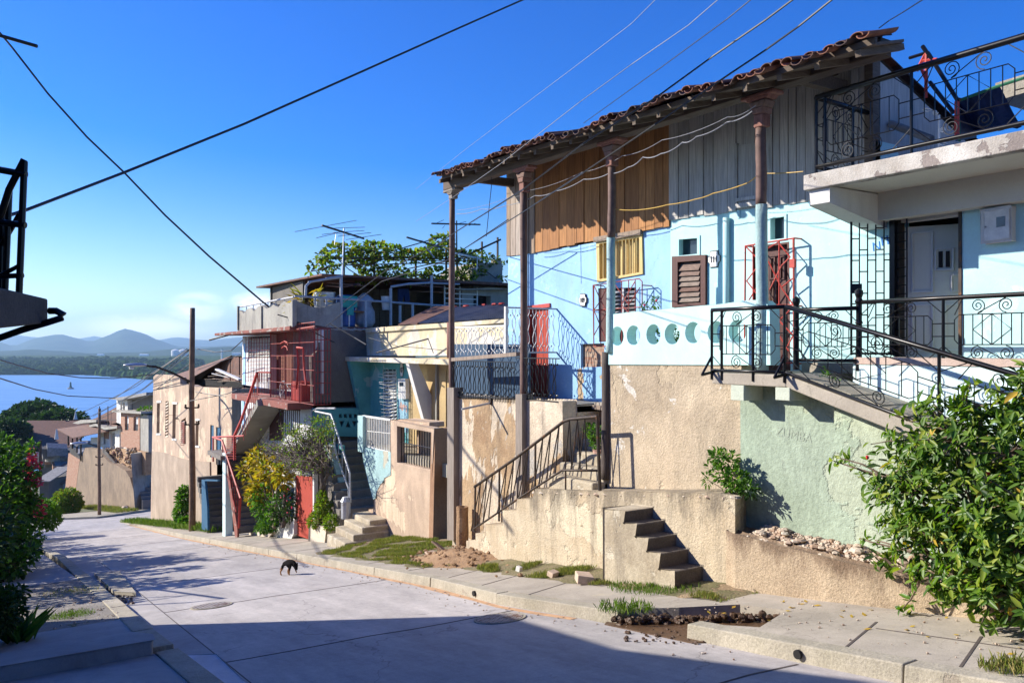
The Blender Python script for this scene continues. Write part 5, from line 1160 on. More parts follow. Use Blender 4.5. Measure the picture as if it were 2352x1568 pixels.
t = T('meter_box', 'white meter box with dark window on the pale blue strip by the louvred window', 'meter box', tuple(PX(*CD(575, 1370), XF))); mb = MB()
mb.px(XF-.12, XF-.012, [CD(545,1295), CD(600,1295), CD(602,1445), CD(548,1443)]); mb.build('box', M['whiteiron'], t, bev=.008); mb = MB(); mb.px(XF-.125, XF-.12, [CD(556,1322), CD(585,1322), CD(585,1350), CD(556,1350)]); mb.build('window', M['glass'], t)
numplate(CD(574, 1226)[0], CD(574, 1226)[1], '107', .12, .2, 'small black edged number plate on the teal wall above the meter box', XF-.01)
mb = MB(); a = PX(*CD(383, 1097), 9.5); b = PX(*CD(773, 992), 9.9); mb.tube([a, b], .022, 6); mb.tube([b, PX(*CD(812, 1100), 9.7)], .012, 5); tag(mb.build('iron_bar', M['black']), 'black iron bar propped across the cream wall above the canopy', 'iron bar')
# decorative pierced balustrade
mb = MB(); Yb = 24.05
def q3(x, y): p = PY(*CS3(x, y), Yb); return (p.x, p.z)
hol = []
for i in range(4):
    x = 1213+i*38; hol.append([q3(x, 440), q3(x+22, 440), q3(x+22, 468), q3(x, 468)])
for i in range(3): x = 1215+i*48; hol.append([q3(x+20, 492), q3(x+40, 540), q3(x, 540)] if i % 2 else [q3(x, 492), q3(x+40, 492), q3(x+20, 540)])
mb.prism([[q3(1020, 396), q3(1365, 396), q3(1365, 612), q3(1020, 600)]]+hol, lambda u, v, w: (u, w, v), Yb-.06, Yb+.06)
tag(mb.build('pierced_balustrade', M['teal']), 'teal concrete balustrade pierced with squares and triangles at the stair top', 'balustrade')
# ---- grey stair up to the teal house
ST = T('grey_stair', 'grey concrete stair with white lower steps climbing to the teal house', 'stair', (9.3, 20.5, -5))
mb = MB(); zf = PX(*CS3(1300, 660), 9.4).z; base = PX(*CS3(1400, 1180), 9.25); n = 9
x0s = 9.15; y0s = base.y-.4
for i in range(n):
    z = lerp(base.z, zf, (i+1)/n); y = y0s+i*.27; xs0 = x0s+i*.045; mb.box(xs0-.75, xs0+.35, y, y+.3, -6.2, z)
mb.box(x0s-.5, 10.3, y0s+n*.27, 24.0, zf-.2, zf); mb.build('upper_steps', M['greystep'], ST, bev=.02)
mb = MB(); ytop = y0s; n = 4
lows = [(1127,1340),(1190,1282),(1255,1230),(1310,1180)]
g0 = PG(*CS3(1127, 1440), .17)
for i, (x, y) in enumerate(lows):
    xx = 7.75+i*.26; p = PX(*CS3(x, y), xx); mb.box(xx, 9.1, p.y-1.25, p.y, -6.4, p.z-.02)
mb.build('lower_steps', M['step'], ST, bev=.03)
sr = T('stair_rail', 'pale pipe handrails running up both sides of the grey stair', 'handrail', tuple(PX(*CS3(1300, 890), 8.7)))
mb = MB(); R_ = lambda x, y, X=8.5: PX(*CS3(x, y), X)
mb.tube([R_(1015,640), R_(1013,420), R_(1055,398), R_(1190,398)], .03, 6); mb.tube([R_(1040,420), R_(1160,445), R_(1180,500), R_(1300,885), R_(1305,1110)], .03, 6); mb.tube([R_(1160,470), R_(1195,740), R_(1290,1000), R_(1300,1225)], .022, 6); mb.tube([R_(1105,650), R_(1170,690)], .02, 6)
for i in range(9): x = 1045+i*14; mb.tube([R_(x, 425+i*3), R_(x, 640+i*4)], .009, 4)
for i in range(5): t_ = i/4; mb.tube([R_(lerp(1185, 1300, t_), lerp(520, 900, t_)), R_(lerp(1190, 1297, t_), lerp(640, 1060, t_))], .011, 4)
mb.build('pipes', M['greyiron'], sr)
mb = MB(); p = PX(*CS3(1270, 1228), 8.4); q = PX(*CS3(1270, 1105), 8.4); mb.lathe((p.x, p.y, p.z), [(.13, 0), (.13, q.z-p.z), (.15, q.z-p.z+.02), (.08, q.z-p.z+.14)], 10); tag(mb.build('gas_pipe_post', M['greyiron']), 'grey round post at the foot of the pipe handrail', 'post')
# side wall left of the stair (pale with leaf shadows)
mb = MB(); mb.px(8.75, 8.93, [CS3(x, y) for x, y in [(1000,655),(1095,655),(1150,690),(1200,900),(1265,1120),(1258,1240),(1205,1270),(1150,870),(1030,870),(1010,800)]]); tag(mb.build('stair_side_wall', M['blueblock']), 'pale blue side wall left of the grey stair with peeling paint', 'wall')
mb = MB(); mb.box(9.1, 9.2, 23.2, 24.8, -6.2, -2.9); tag(mb.build('passage_wall', M['teal']), 'dark teal passage wall behind the small bush and red door', 'wall')
# red sheet door, white steps, stones
t = T('red_gate', 'tall red metal door between white posts at the pavement', 'door', tuple(PX(*CS3(955, 1390), 8.3)))
mb = MB(); mb.px(8.3, 8.34, [CS3(x, y) for x, y in [(888,905),(1018,915),(1020,1395),(884,1350)]]); d = mb.build('leaf', M['reddoor'], t)
mb = MB(); mb.bar(PX(*CS3(889, 1255), 8.29), PX(*CS3(1018, 1258), 8.29), .05, .03); mb.bar(PX(*CS3(1010, 1165), 8.28), PX(*CS3(1010, 1195), 8.28), .04, .03); mb.build('handle', M['redpaint'], d)
mb = MB(); mb.px(8.28, 8.4, [CS3(x, y) for x, y in [(880,940),(891,940),(887,1352),(876,1340)]]); mb.build('gate_post', M['white'], t); mb = MB(); mb.px(8.28, 8.4, [CS3(x, y) for x, y in [(1019,890),(1030,890),(1030,1250),(1021,1250)]]); mb.build('gate_post', M['white'], t)
mb = MB(); mb.px(8.2, 8.9, [CS3(x, y) for x, y in [(718,1280),(800,1280),(800,1225),(880,1228),(880,1345),(850,1395),(716,1368)]]); tag(mb.build('white_steps', M['whitetile'], bev=.02), 'two whitewashed steps left of the red door', 'steps')
mb = MB(); mb.px(8.15, 8.7, [CS3(x, y) for x, y in [(1003,1272),(1050,1278),(1120,1300),(1120,1420),(1060,1440),(998,1410)]]); tag(mb.build('stone_planter', M['rubble'], bev=.05), 'rough stone planter right of the red door holding a small bush', 'planter')
mb = MB(); mb.px(8.1, 8.7, [CS3(x, y) for x, y in [(540,1312),(680,1318),(716,1330),(690,1380),(540,1352)]]); tag(mb.build('stone_planter', M['rubble'], bev=.04), 'low whitewashed stone bed under the yellow shrub', 'planter')
# ---- H4 tall house
H4 = T('terrace_house', 'two storey house with red iron grilles, scalloped roof parapet and blank dark side wall', 'house', (9, 27, -5)); X4 = 8.5; Y4 = 24.2
def y4(x, y, C=C2): p = PY(*C(x, y), Y4); return (p.x, p.z)
mb = MB(); mb.pxz(Y4, Y4+.2, [y4(1005,1078), y4(1395,1095), (12, .4), (12, -2.0), (12, -6), (8.75, -6), y4(915,1320), y4(960,1275), y4(990,1225)]); mb.build('side_wall', M['darkwall'], H4)
mb = MB()
for i in range(34): x = lerp(1010, 1390, i/33); p = PY(*C2(x, 1078+random.uniform(-2, 4)), Y4+.08); mb.rock(p, random.uniform(.04, .08), .6, 5)
mb.build('glass_shard_coping', M['rubble'], H4)
zfb = PX(*CS3(1005, 380), 8.0).z      # balcony floor
win4 = [C2(362,1140), C2(555,1130), C2(555,1330), C2(362,1330)]
mb = MB(); mb.px(X4, X4+.2, [C2(310,1135), C2(560,1120), C2(560,1600), C2(305,1560)], win4); mb.px(X4+.3, X4+.4, [C2(555,1120), C2(1000,1080), C2(1000,1650), C2(555,1600)]); mb.build('wall', M['whitetile'], H4)
mb = MB(); mb.px(X4+.15, X4+.18, win4); w4 = mb.build('window', M['dark'], H4)
mb = MB()
for i in range(9):
    y = 1150+i*20; a, b = PX(*C2(365, y+3), X4+.08), PX(*C2(552, y), X4+.08); mb.hexa([a+Vector((-.06,0,-.09)), a+Vector((-.05,0,-.1)), b+Vector((-.05,0,-.1)), b+Vector((-.06,0,-.09))], [a+Vector((.05,0,0)), a+Vector((.06,0,-.01)), b+Vector((.06,0,-.01)), b+Vector((.05,0,0))])
mb.build('louvre', M['whiteiron'], w4)
mb = MB(); mb.px(X4-.02, X4-.004, [C2(318,1200), C2(335,1200), C2(335,1560), C2(310,1560)]); mb.build('wall_band', M['blue'], H4)
mb = MB(); mb.px(X4+.26, X4+.29, [C2(620,1110), C2(760,1100), C2(760,1600), C2(620,1600)]); mb.px(X4+.25, X4+.28, [C2(556,1110), C2(618,1110), C2(618,1600), C2(556,1600)]); mb.build('door', island('brown_curtain', [(.2, .06, .035), (.26, .1, .06)], stretch=(6, 6, .5), ns=4), H4)
mb = MB(); 
n = 40
a, b = PX(*C2(765,1100), X4+.28), PX(*C2(950,1090), X4+.28); zb = PX(*C2(765,1560), X4+.28).z
for i in range(n): t_ = i/n; mb.tube([(X4+.27, lerp(a.y, b.y, t_), a.z), (X4+.27, lerp(a.y, b.y, t_), zb)], .02, 4)
mb.build('corrugated_sheet', M['greyzinc'], H4)
# slabs
mb = MB(); a = PX(518, 765, 7.85); b = PX(705, 752, 7.85)
mb.hexa([(7.9, 24.3, .5), (X4+3.5, 24.3, .5), (X4+3.5, 31.6, .5), (7.6, 32.2, .42)], [(7.9, 24.3, .62), (X4+3.5, 24.3, .62), (X4+3.5, 31.6, .62), (7.6, 32.2, .52)]); mb.build('roof_slab', M['redslab'], H4, bev=.02)
mb = MB(); ya4, yb4 = Y4+.0, PX(*CS3(405, 300), 7.8).y
mb.hexa([(7.8, ya4, zfb-.2), (X4+3, ya4, zfb-.2), (X4+3, yb4, zfb-.2), (7.8, yb4, zfb-.2)], [(7.8, ya4, zfb), (X4+3, ya4, zfb), (X4+3, yb4, zfb), (7.8, yb4, zfb)]); mb.build('balcony_slab', M['redslab'], H4, bev=.02)
# scalloped parapet (front), catenary parapet (side)
mb = MB(); pts = [(275,905),(300,915),(320,935),(345,900),(370,885),(392,895),(410,915),(435,880),(475,858),(505,880),(525,895),(545,868),(575,845),(600,870),(625,880),(650,845),(680,825),(700,840),(725,845),(758,812)]
mb.px(7.95, 8.07, [C2(*p) for p in pts]+[C2(752,1040), C2(640,1060), C2(270,1092)]); mb.build('scalloped_parapet', M['greycem'], H4, bev=.01)
mb = MB()
for x in (272, 480, 756): p = PX(*C2(x, 870 if x < 500 else 815), 7.93); mb.bar((7.93, p.y, .6), (7.93, p.y, p.z), .07)
mb.build('parapet_post', M['greycem'], H4)
mb = MB(); pts = [(768,812),(800,822),(860,850),(930,875),(1000,885),(1060,870),(1120,850),(1180,830)]
mb.pxz(24.3, 24.42, [y4(*p) for p in pts]+[y4(1185,1060), y4(1110,1062), y4(765,1000)]); mb.build('catenary_parapet', M['greycem'], H4, bev=.01)
# pipe rails of the roof terrace
mb = MB(); Rf = lambda x, y: PX(*C2(x, y), 8.0); Rs = lambda x, y, Y=24.36: PY(*C2(x, y), Y); RsD = lambda x, y, Y=24.36: PY(*CD(x, y), Y)
mb.tube([Rf(275,880), Rf(760,790)], .03, 6); mb.tube([Rs(768,782), Rs(1180,805), RsD(490,716), RsD(800,738), RsD(900,742), RsD(960,748)], .035, 6)
for x in (345, 405, 470, 535, 605, 680): mb.tube([Rf(x, 868-(x-345)*.18), Rf(x, 905)], .014, 4)
for x, y0_, y1_ in ((950, 795, 865), (1050, 800, 870), (1180, 600, 1060)): mb.tube([Rs(x, y0_), Rs(x, y1_)], .045 if x == 1180 else .03, 6)
for x, y0_, y1_ in ((300, 705, 915), (490, 610, 890), (655, 730, 850), (798, 515, 805), (560, 740, 870)): mb.tube([RsD(x, y0_), RsD(x, y1_)], .045, 6)
mb.build('pipe_rail', M['greyiron'], H4)
mb = MB(); mb.tube([Rs(890, 660), Rs(1190, 605)], .04, 6); mb.build('roof_pipe', M['greyiron'], H4); mb = MB(); mb.tube([Rs(865, 780), Rs(870, 690), Rs(910, 655)], .04, 6); mb.build('roof_pipe', M['greyiron'], H4); mb = MB(); mb.tube([RsD(0, 540), RsD(120, 525)], .05, 6)
mb.tube([RsD(490, 600), RsD(610, 580), RsD(810, 568)], .04, 6); mb.tube([RsD(620, 575), RsD(800, 572), RsD(1010, 580)], .03, 6); mb.build('roof_pipe', M['greyiron'], H4)
# shelter roof and dark rooms on the terrace
mb = MB(); zr_ = 2.26
mb.hexa([(9.0, 24.6, zr_-.06), (17.5, 24.6, zr_-.1), (17.5, 30.5, zr_), (8.7, 30.6, zr_-.1)], [(9.0, 24.6, zr_), (17.5, 24.6, zr_), (17.5, 30.5, zr_+.06), (8.7, 30.6, zr_-.04)]); mb.build('shelter_roof', M['zinc'], H4)
mb = MB(); a = RsD(150, 560, 24.55); 
for (x0_, y0_, x1_, y1_) in ((120, 600, 260, 575), (130, 575, 300, 590), (590, 580, 900, 600)): mb.hexa([RsD(x0_, y0_, 24.5)+Vector((0,0,-.03)), RsD(x1_, y1_, 24.5)+Vector((0,0,-.03)), RsD(x1_, y1_, 24.5)+Vector((0,1.4,.1)), RsD(x0_, y0_, 24.5)+Vector((0,1.4,.1))], [RsD(x0_, y0_, 24.5), RsD(x1_, y1_, 24.5), RsD(x1_, y1_, 24.5)+Vector((0,1.4,.14)), RsD(x0_, y0_, 24.5)+Vector((0,1.4,.14))])
mb.build('loose_roof_sheet', M['zinc'], H4)
mb = MB(); mb.box(9.0, 17.5, 29.8, 29.9, .62, zr_-.05); mb.box(17.3, 17.5, 24.8, 29.8, .62, zr_-.1); mb.box(9.05, 9.12, 26.5, 29.8, 1.5, zr_-.1); mb.build('shelter_wall', M['darkwall'], H4)
mb = MB(); 
for i in range(9): mb.box(11.6+i*.25, 11.6+i*.25+.23, 27.8, 27.85, .62, 2.1)
mb.box(8.9, 17.5, 24.45, 30.5, .55, .64); mb.build('shelter_floor', M['wood_dark'], H4)
mb = MB()
for i in range(7): z = 1.0+i*.17; mb.bar((13.6, 25.2, z), (14.9, 25.2, z), .03)
for x in (13.6, 14.2, 14.9): mb.bar((x, 25.2, .7), (x, 25.2, 2.1), .04)
mb.build('lattice_screen', M['whiteiron'], H4)
GB = T('roof_room', 'grey concrete roof room with stepped top behind the vine', 'roof room', (15, 26, .6))
mb = MB(); mb.ppy(25.6, 28, [CD(1115,610), CD(1105,470), CD(1165,415), CD(1335,425), CD(1333,612)]); mb.ppy(25.2, 25.6, [CD(1030,745), CD(1030,612), CD(1380,612), CD(1380,745), CD(1245,745), CD(1245,670), CD(1115,665), CD(1115,745)]); mb.build('wall', M['greycem'], GB)
mb = MB(); mb.ppy(25.5, 25.55, [CD(1110,745), CD(1110,668), CD(1250,672), CD(1250,745)]); mb.build('opening', M['dark'], GB)
mb = MB(); mb.ppy(25.6, 25.9, [CD(1280,425), CD(1280,392), CD(1325,392), CD(1325,427)]); mb.build('stub_column', M['curb'], GB)
mb = MB(); mb.ppy(24.9, 25.6, [CD(1030,618), CD(1250,604), CD(1380,612), CD(1380,620), CD(1030,624)]); mb.build('slab', M['greycem'], GB)
# laundry, drum, table, sack, bucket
t = T('water_drum', 'blue plastic drum with a teal cloth on the roof terrace', 'drum', (10.05, 24.9, .64)); p = RsD(150, 905, 24.9)
mb = MB(); mb.lathe((p.x, p.y, .64), [(.26, 0), (.3, .05), (.31, .4), (.33, .45), (.31, .5), (.3, .95), (.22, 1.0)], 16); mb.build('drum', plain('blue_plastic', (.02, .1, .35), .4), t)
mb = MB(); mb.box(p.x-.3, p.x+.25, p.y-.34, p.y-.315, 1.25, 1.6); mb.box(p.x-.1, p.x+.12, p.y-.36, p.y-.342, 1.0, 1.3); mb.build('cloth', plain('teal_cloth', (.05, .4, .33), .8), t)
t = T('small_table', 'small wooden table with pale legs on the roof terrace', 'table', (10.9, 24.7, .64)); p = RsD(225, 870, 24.7)
mb = MB(); mb.box(p.x-.3, p.x+.3, 24.55, 24.95, 1.1, 1.14); mb.build('table_top', M['plank_brown'], t)
for sx in (-.26, .26):
    mb = MB(); mb.bar((p.x+sx, 24.6, .64), (p.x+sx, 24.6, 1.1), .04); mb.build('leg', M['whiteiron'], t)
    mb = MB(); mb.bar((p.x+sx, 24.9, .64), (p.x+sx, 24.9, 1.1), .04); mb.build('leg', M['whiteiron'], t)
mb = MB(); p = RsD(290, 850, 25.0); mb.lathe((p.x, p.y, .64), [(.25, 0), (.36, .15), (.34, .5), (.22, .75), (.3, .9), (.05, 1.1)], 10); tag(mb.build('sack', plain('pale_sack_cloth', (.45, .45, .48), .9), smooth=True), 'pale cloth sack standing right of the small table on the roof terrace', 'sack')
t = T('hanging_trousers', 'dark blue trousers hanging under the terrace roof', 'trousers', tuple(RsD(590, 620, 24.8))); mb = MB()
mb.ppy(24.8, 24.86, [CD(548,615), CD(628,615), CD(636,712), CD(600,716), CD(592,660), CD(575,716), CD(548,712)]); mb.build('cloth', plain('denim', (.01, .025, .08), .9), t)
mb = MB(); p = RsD(457, 775, 24.6); mb.lathe((p.x, p.y, p.z), [(.13, 0), (.17, .42), (.18, .44), (.16, .43)], 12); tag(mb.build('bucket', M['whiteiron']), 'white bucket hanging by the dark terrace post', 'bucket')
mb = MB(); p = PY(*C2(1030, 880), 24.9); mb.lathe((p.x, p.y, p.z-.1), [(.3, 0), (.34, .55), (.36, .57)], 14); tag(mb.build('metal_tub', M['alu']), 'grey metal tub behind the sagging parapet', 'tub')
# red grille bay on the balcony
RG = T('red_grille_cage', 'red iron cage of bars closing the balcony of the tall house', 'iron grille', (7.85, 25, zfb)); Xc = 8.22
R_ = lambda x, y: PX(*C2(x, y), Xc); R3_ = lambda x, y: PX(*CS3(x, y), Xc)
top = lambda x: 1100-(x-555)*.09; zb0 = zfb
mb = MB()
for i in range(31):
    x = lerp(558, 945, i/30); p = R_(x, top(x)); mb.tube([p, (Xc, p.y, zb0)], .009 if i % 10 else .024, 4)
for v in (.0, .18, .36, .55, .75, 1.0):
    a, b = R_(558, top(558)), R_(945, top(945)); mb.tube([(Xc, a.y, lerp(a.z, zb0, v)), (Xc, b.y, lerp(b.z, zb0, v))], .012, 4)
mb.build('bars', M['redgrille'], RG)
mb = MB(); a = R_(945, 1070)
for v in range(8): z = lerp(zb0, a.z, v/7); mb.tube([(Xc, a.y, z), (X4+.2, a.y-.0, z)], .012, 4)
for v in range(6): x = lerp(Xc, X4+.2, v/5); mb.tube([(x, a.y, zb0), (x, a.y, a.z)], .014, 4)
mb.build('side_bars', M['redgrille'], RG)
mb = MB(); R5 = lambda x, y: PX(*C2(x, y), Xc-.03)
mb.tube([R5(790,1235), R5(845,1240), R5(850,1410), R5(870,1568)], .035, 5); mb.tube([R5(790,1235), R5(800,1400), R5(785,1600)], .035, 5); mb.tube([R5(645,1200), R5(680,1180), R5(705,1190), R5(710,1215)], .02, 5); mb.tube([R5(655,1240), R5(680,1222), R5(700,1230), R5(708,1260)], .02, 5)
mb.build('gate_frame', M['redpaint'], RG)
mb = MB()   # upper roof-level red rail
for i in range(14): x = lerp(690, 945, i/13); mb.tube([PX(*C2(x, 1040-(x-690)*.08), 8.1), PX(*C2(x, 1090), 8.1)], .012, 4)
mb.tube([PX(*C2(650, 1095), 8.1), PX(*C2(950, 1050), 8.1)], .03, 5); mb.tube([PX(*C2(690, 1040), 8.1), PX(*C2(950, 1010), 8.1)], .015, 5); mb.build('roof_rail', M['redgrille'], RG)
t = T('bicycle', 'bicycle leaning behind the red balcony bars', 'bicycle', tuple(R3_(800, 300)+Vector((.25, 0, 0)))); 
for nm, cx_, cy_ in (('wheel', 795, 262), ('wheel', 900, 262)):
    c = PX(*CS3(cx_, cy_), Xc+.3); mb = MB(); mb.tube([c+Vector((0, .3*math.cos(k*math.pi/10), .3*math.sin(k*math.pi/10))) for k in range(21)], .022, 5, False)
    for k in range(8): mb.tube([c, c+Vector((0, .3*math.cos(k*math.pi/4), .3*math.sin(k*math.pi/4)))], .006, 3)
    mb.build(nm, M['greyiron'], t)
mb = MB(); f = lambda x, y: PX(*CS3(x, y), Xc+.3); mb.tube([f(795,262), f(820,215), f(870,215), f(850,262), f(820,215)], .018, 5); mb.tube([f(850,262), f(900,262), f(865,200)], .018, 5); mb.tube([f(820,215), f(812,190), f(800,192)], .015, 5); mb.build('frame', M['greyiron'], t)
mb = MB(); p = R3_(855, 290); mb.box(Xc+.15, Xc+.6, p.y-.5, p.y+.45, zfb, zfb+.6); tag(mb.build('red_crate', M['redpaint'], bev=.02), 'red chest behind the bars on the balcony', 'chest')
# front rail left of the cage, wire mesh on white wall
mb = MB(); f = lambda x, y: PX(*C2(x, y), X4-.12)
for i in range(9): x = 340+i*24; mb.tube([f(x, 1140), f(x-4, 1540)], .011, 4)
for i in range(12): y = 1160+i*33; mb.tube([f(340, y+4), f(545, y-2)], .006, 4)
tag(mb.build('window_mesh', M['redgrille']), 'rusty red wire mesh in front of the white louvred window', 'window grille')
t = T('balcony_rail', 'red balcony rail left of the red cage above the outer stair', 'railing', tuple(R3_(650, 290))); mb = MB()
mb.tube([R3_(608,300), R3_(605,125), R3_(700,128)], .03, 5); mb.tube([R3_(610,290), R3_(700,295)], .02, 5)
for x in range(620, 700, 12): mb.tube([R3_(x, 128), R3_(x, 295)], .011, 4)
mb.build('bars', M['redgrille'], t)
# lower storey of H4
mb = MB(); mb.px(X4+.02, X4+.2, [CS3(480,330), CS3(1010,405), CS3(1010,900), CS3(480,1200)]); mb.build('lower_wall', M['whitetile'], H4)
mb = MB(); mb.px(X4-.01, X4+.01, [CS3(530,400), CS3(570,395), CS3(570,560), CS3(530,600)]); mb.build('door', M['maroon'], H4); mb = MB(); mb.px(X4-.01, X4+.01, [CS3(695,470), CS3(790,410), CS3(790,640), CS3(690,640)]); mb.build('door', M['maroon'], H4)
mb = MB(); mb.px(X4-.02, X4+.015, [CS3(484,330), CS3(500,332), CS3(500,660), CS3(484,660)]); mb.build('wall_band', M['blue'], H4)
mb = MB(); f = lambda x, y: PX(*CS3(x, y), 8.2)
for i in range(11): x = 770+i*15; mb.tube([f(x, 405), f(x, 600)], .011, 4)
mb.tube([f(765,405), f(925,412)], .02, 4); mb.tube(spiral(lambda u, v: f(u, v), 790, 430, 14, 14, 1.5), .012, 4)
tag(mb.build('porch_grille', M['iron']), 'dark scrolled iron grille under the red balcony', 'window grille')
# outer stair: slanting flight (underside visible), landing, lower flight
OS = T('outer_stair', 'concrete outer stair with slanting grey underside and red rails beside the tall house', 'stair', (7.9, 29.5, -6.3))
u0 = (26.7, zfb-.02); u1 = (30.25, -3.85)
mb = MB(); mb.pyz(7.65, 8.45, [(u0[0], u0[1]-.2), (u0[0]+.1, u0[1]), (u1[0], u1[1]+.25), (u1[0], u1[1])]); mb.build('upper_flight', M['palewall'], OS)
zl_ = u1[1]+.0; mb = MB(); mb.box(7.35, 8.48, 30.25, 32.2, zl_-.15, zl_); mb.build('landing', M['greystep'], OS)
mb = MB(); n = 12; gb = PX(570, 1218, 7.95)
for i in range(n): mb.box(7.6, 8.42, 28.8+i*.122, 28.8+(i+1)*.122+.02, gb.z+i*(zl_-gb.z)/n-.05, gb.z+(i+1)*(zl_-gb.z)/n)
mb.pyz(7.62, 8.4, [(29.0, gb.z), (30.3, zl_-.2), (30.3, zl_-.5), (29.4, gb.z)])
mb.build('lower_flight', M['darkwall'], OS, bev=.012)
mb = MB(); mb.pyz(7.54, 7.6, [(28.75, gb.z-.3), (28.75, gb.z+.12), (30.3, zl_+.05), (30.3, zl_-.25), (29.0, gb.z-.3)]); mb.build('stringer', M['redslab'], OS)
f = lambda x, y: PX(*CS3(x, y), 7.55)
mb = MB(); mb.tube([f(265,615), f(335,640), f(475,1075), f(460,1300)], .04, 5); mb.tube([f(265,615), f(500,605)], .03, 5); mb.tube([f(268,800), f(268,615)], .03, 5); mb.tube([f(335,640), f(345,800), f(440,1180)], .02, 5); mb.tube([f(600,130), f(480,490), f(430,600), f(430,790)], .05, 5)
for i in range(10): t_ = i/9; mb.tube([f(lerp(340, 472, t_), lerp(660, 1060, t_)), f(lerp(345, 470, t_), lerp(800, 1290, t_))], .011, 4)
for i in range(8): mb.tube([f(375+i*8, 610), f(375+i*8, 780)], .009, 4)
for i in range(9): mb.tube([f(365, 625+i*19), f(440, 625+i*19)], .007, 4)
for i in range(9): t_ = i/8; mb.tube([f(lerp(590, 482, t_), lerp(160, 490, t_)), f(lerp(600, 500, t_), lerp(330, 640, t_))], .01, 4)
mb.build('rails', M['redpaint'], OS)
mb = MB(); p = PX(521, 1215, 7.6); mb.box(7.5, 7.75, p.y-.2, p.y+.2, -7.2, PX(521, 1040, 7.6).z); mb.build('pillar', M['mint_white'], OS)
BS = T('blue_doorway', 'blue wooden doorway over steps darkened for shade beside the wooden pole', 'doorway', (7.8, 34, -7.4)); f = lambda x, y: PX(*CS3(x, y), 7.6)
mb = MB()
for i in range(9): y_ = 33.5+i*.2; z_ = PX(*CS3(290, 1310), 7.7).z+i*.2; mb.box(7.64, 8.9, y_, y_+.22, z_-.4, z_)
mb.build('steps', M['darkwall'], BS, bev=.01)  # dark cement here paints the shade over the steps
mb = MB(); mb.px(7.6, 7.68, [CS3(180,935), CS3(203,940), CS3(222,1150), CS3(225,1318), CS3(180,1312)]); mb.px(7.6, 7.7, [CS3(205,934), CS3(300,938), CS3(300,948), CS3(205,946)]); mb.build('frame', M['bluewood'], BS)
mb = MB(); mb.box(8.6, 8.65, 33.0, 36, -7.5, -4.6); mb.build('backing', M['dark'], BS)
# ---- peach house H5
M['plinth'] = stucco('stained_brown_render', (.48, .37, .27), (.37, .28, .2), .7, streak=.8, streakc=(.2, .15, .11), grain=.2, gs=20, bmp=.5)
H5 = T('peach_house', 'long peach rendered house with tall slit windows and rusty gabled sheet roof', 'house', (9, 42, -9)); X5 = 8.6
wins = [[C8(*p) for p in q] for q in ([(218,680),(260,678),(255,1140),(210,1140)], [(342,668),(390,668),(385,1200),(335,1180)], [(450,700),(495,702),(488,1222),(440,1215)], [(575,950),(640,905),(640,1300),(570,1290)], [(788,942),(830,950),(825,1325),(780,1320)], [(1000,1015),(1052,1025),(1048,1500),(995,1490)], [(1085,1045),(1160,1060),(1160,1600),(1085,1600)])]
mb = MB(); mb.px(X5, X5+.3, [C8(*p) for p in [(165,310),(200,276),(380,280),(555,320),(560,420),(720,428),(790,458),(1250,478),(1318,462),(1310,2600),(120,2600),(140,1500)]], *wins); mb.build('wall', M['peach'], H5)
lo = [C8(*p) for p in [(145,1400),(300,1420),(540,1500),(700,1540),(990,1560),(1000,2600),(880,2600),(140,2600)]]
mb = MB(); mb.px(X5-.06, X5-.004, lo); mb.build('plinth', M['plinth'], H5)
mb = MB(); yE5 = PX(*C8(1318, 470), X5).y; zt5 = PX(*C8(1250, 478), X5).z; mb.box(X5+.02, 12, yE5-.01, yE5+.2, -9, zt5); mb.build('end_wall', M['greycem'], H5)
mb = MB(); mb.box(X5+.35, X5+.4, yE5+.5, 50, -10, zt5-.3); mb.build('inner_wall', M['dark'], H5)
for i, q in enumerate(wins):
    if i in (1, 3):
        mb = MB(); 
        for k in range(12): v0 = lerp(q[0][1], q[2][1], (k+.15)/12); a, b = PX(q[0][0]+1, v0, X5+.05), PX(q[1][0]-1, v0, X5+.05); mb.hexa([a+Vector((-.07,0,-.12)), a+Vector((-.05,0,-.13)), b+Vector((-.05,0,-.13)), b+Vector((-.07,0,-.12))], [a+Vector((.04,0,0)), a+Vector((.06,0,-.01)), b+Vector((.06,0,-.01)), b+Vector((.04,0,0))])
        mb.build('window_louvre', M['rubble'] if i == 1 else M['redslab'], H5)
    elif i in (5, 6):
        mb = MB(); mb.px(X5+.05, X5+.09, q); mb.build('door', M['bluewood'], H5)
    else:
        mb = MB(); mb.px(X5-.03, X5+.06, [(q[0][0]-1, q[0][1]-3), (q[1][0]+2, q[1][1]-3), (q[1][0]+2, q[1][1]+2), (q[0][0]-1, q[0][1]+2)]); mb.build('window_lintel', M['white'], H5); mb = MB(); mb.px(X5-.03, X5+.06, [(q[3][0]-1, q[3][1]), (q[2][0]+2, q[2][1]), (q[2][0]+2, q[2][1]+4), (q[3][0]-1, q[3][1]+4)]); mb.build('window_sill', M['white'], H5)
mb = MB(); Xr5 = 10.2; g_ = [C8(*p) for p in [(850,380),(850,330),(1310,12),(1600,30),(1600,420),(1300,400)]]
k = 0; y_a = PX(*C8(850, 380), Xr5).y; y_b = PX(*C8(1600, 30), Xr5).y; y = y_a
L5 = [(PX(*C8(x, y__), Xr5).y, PX(*C8(x, y__), Xr5).z) for x, y__ in [(850,330),(1310,12),(1600,30)]]; zb5 = PX(*C8(1300,400), Xr5).z-.4
while y > y_b:
    def zt(yy):
        for (a_, b_), (c_, d_) in zip(L5, L5[1:]):
            if yy >= c_: return lerp(b_, d_, (a_-yy)/(a_-c_))
        return L5[-1][1]
    y2 = y-.4; dx_ = random.uniform(0, .05); mb.pyz(Xr5-.02-dx_, Xr5+.05, [(y, zb5), (y, zt(min(y, y_a))), (y2+.02, zt(y2)), (y2+.02, zb5)]); y = y2
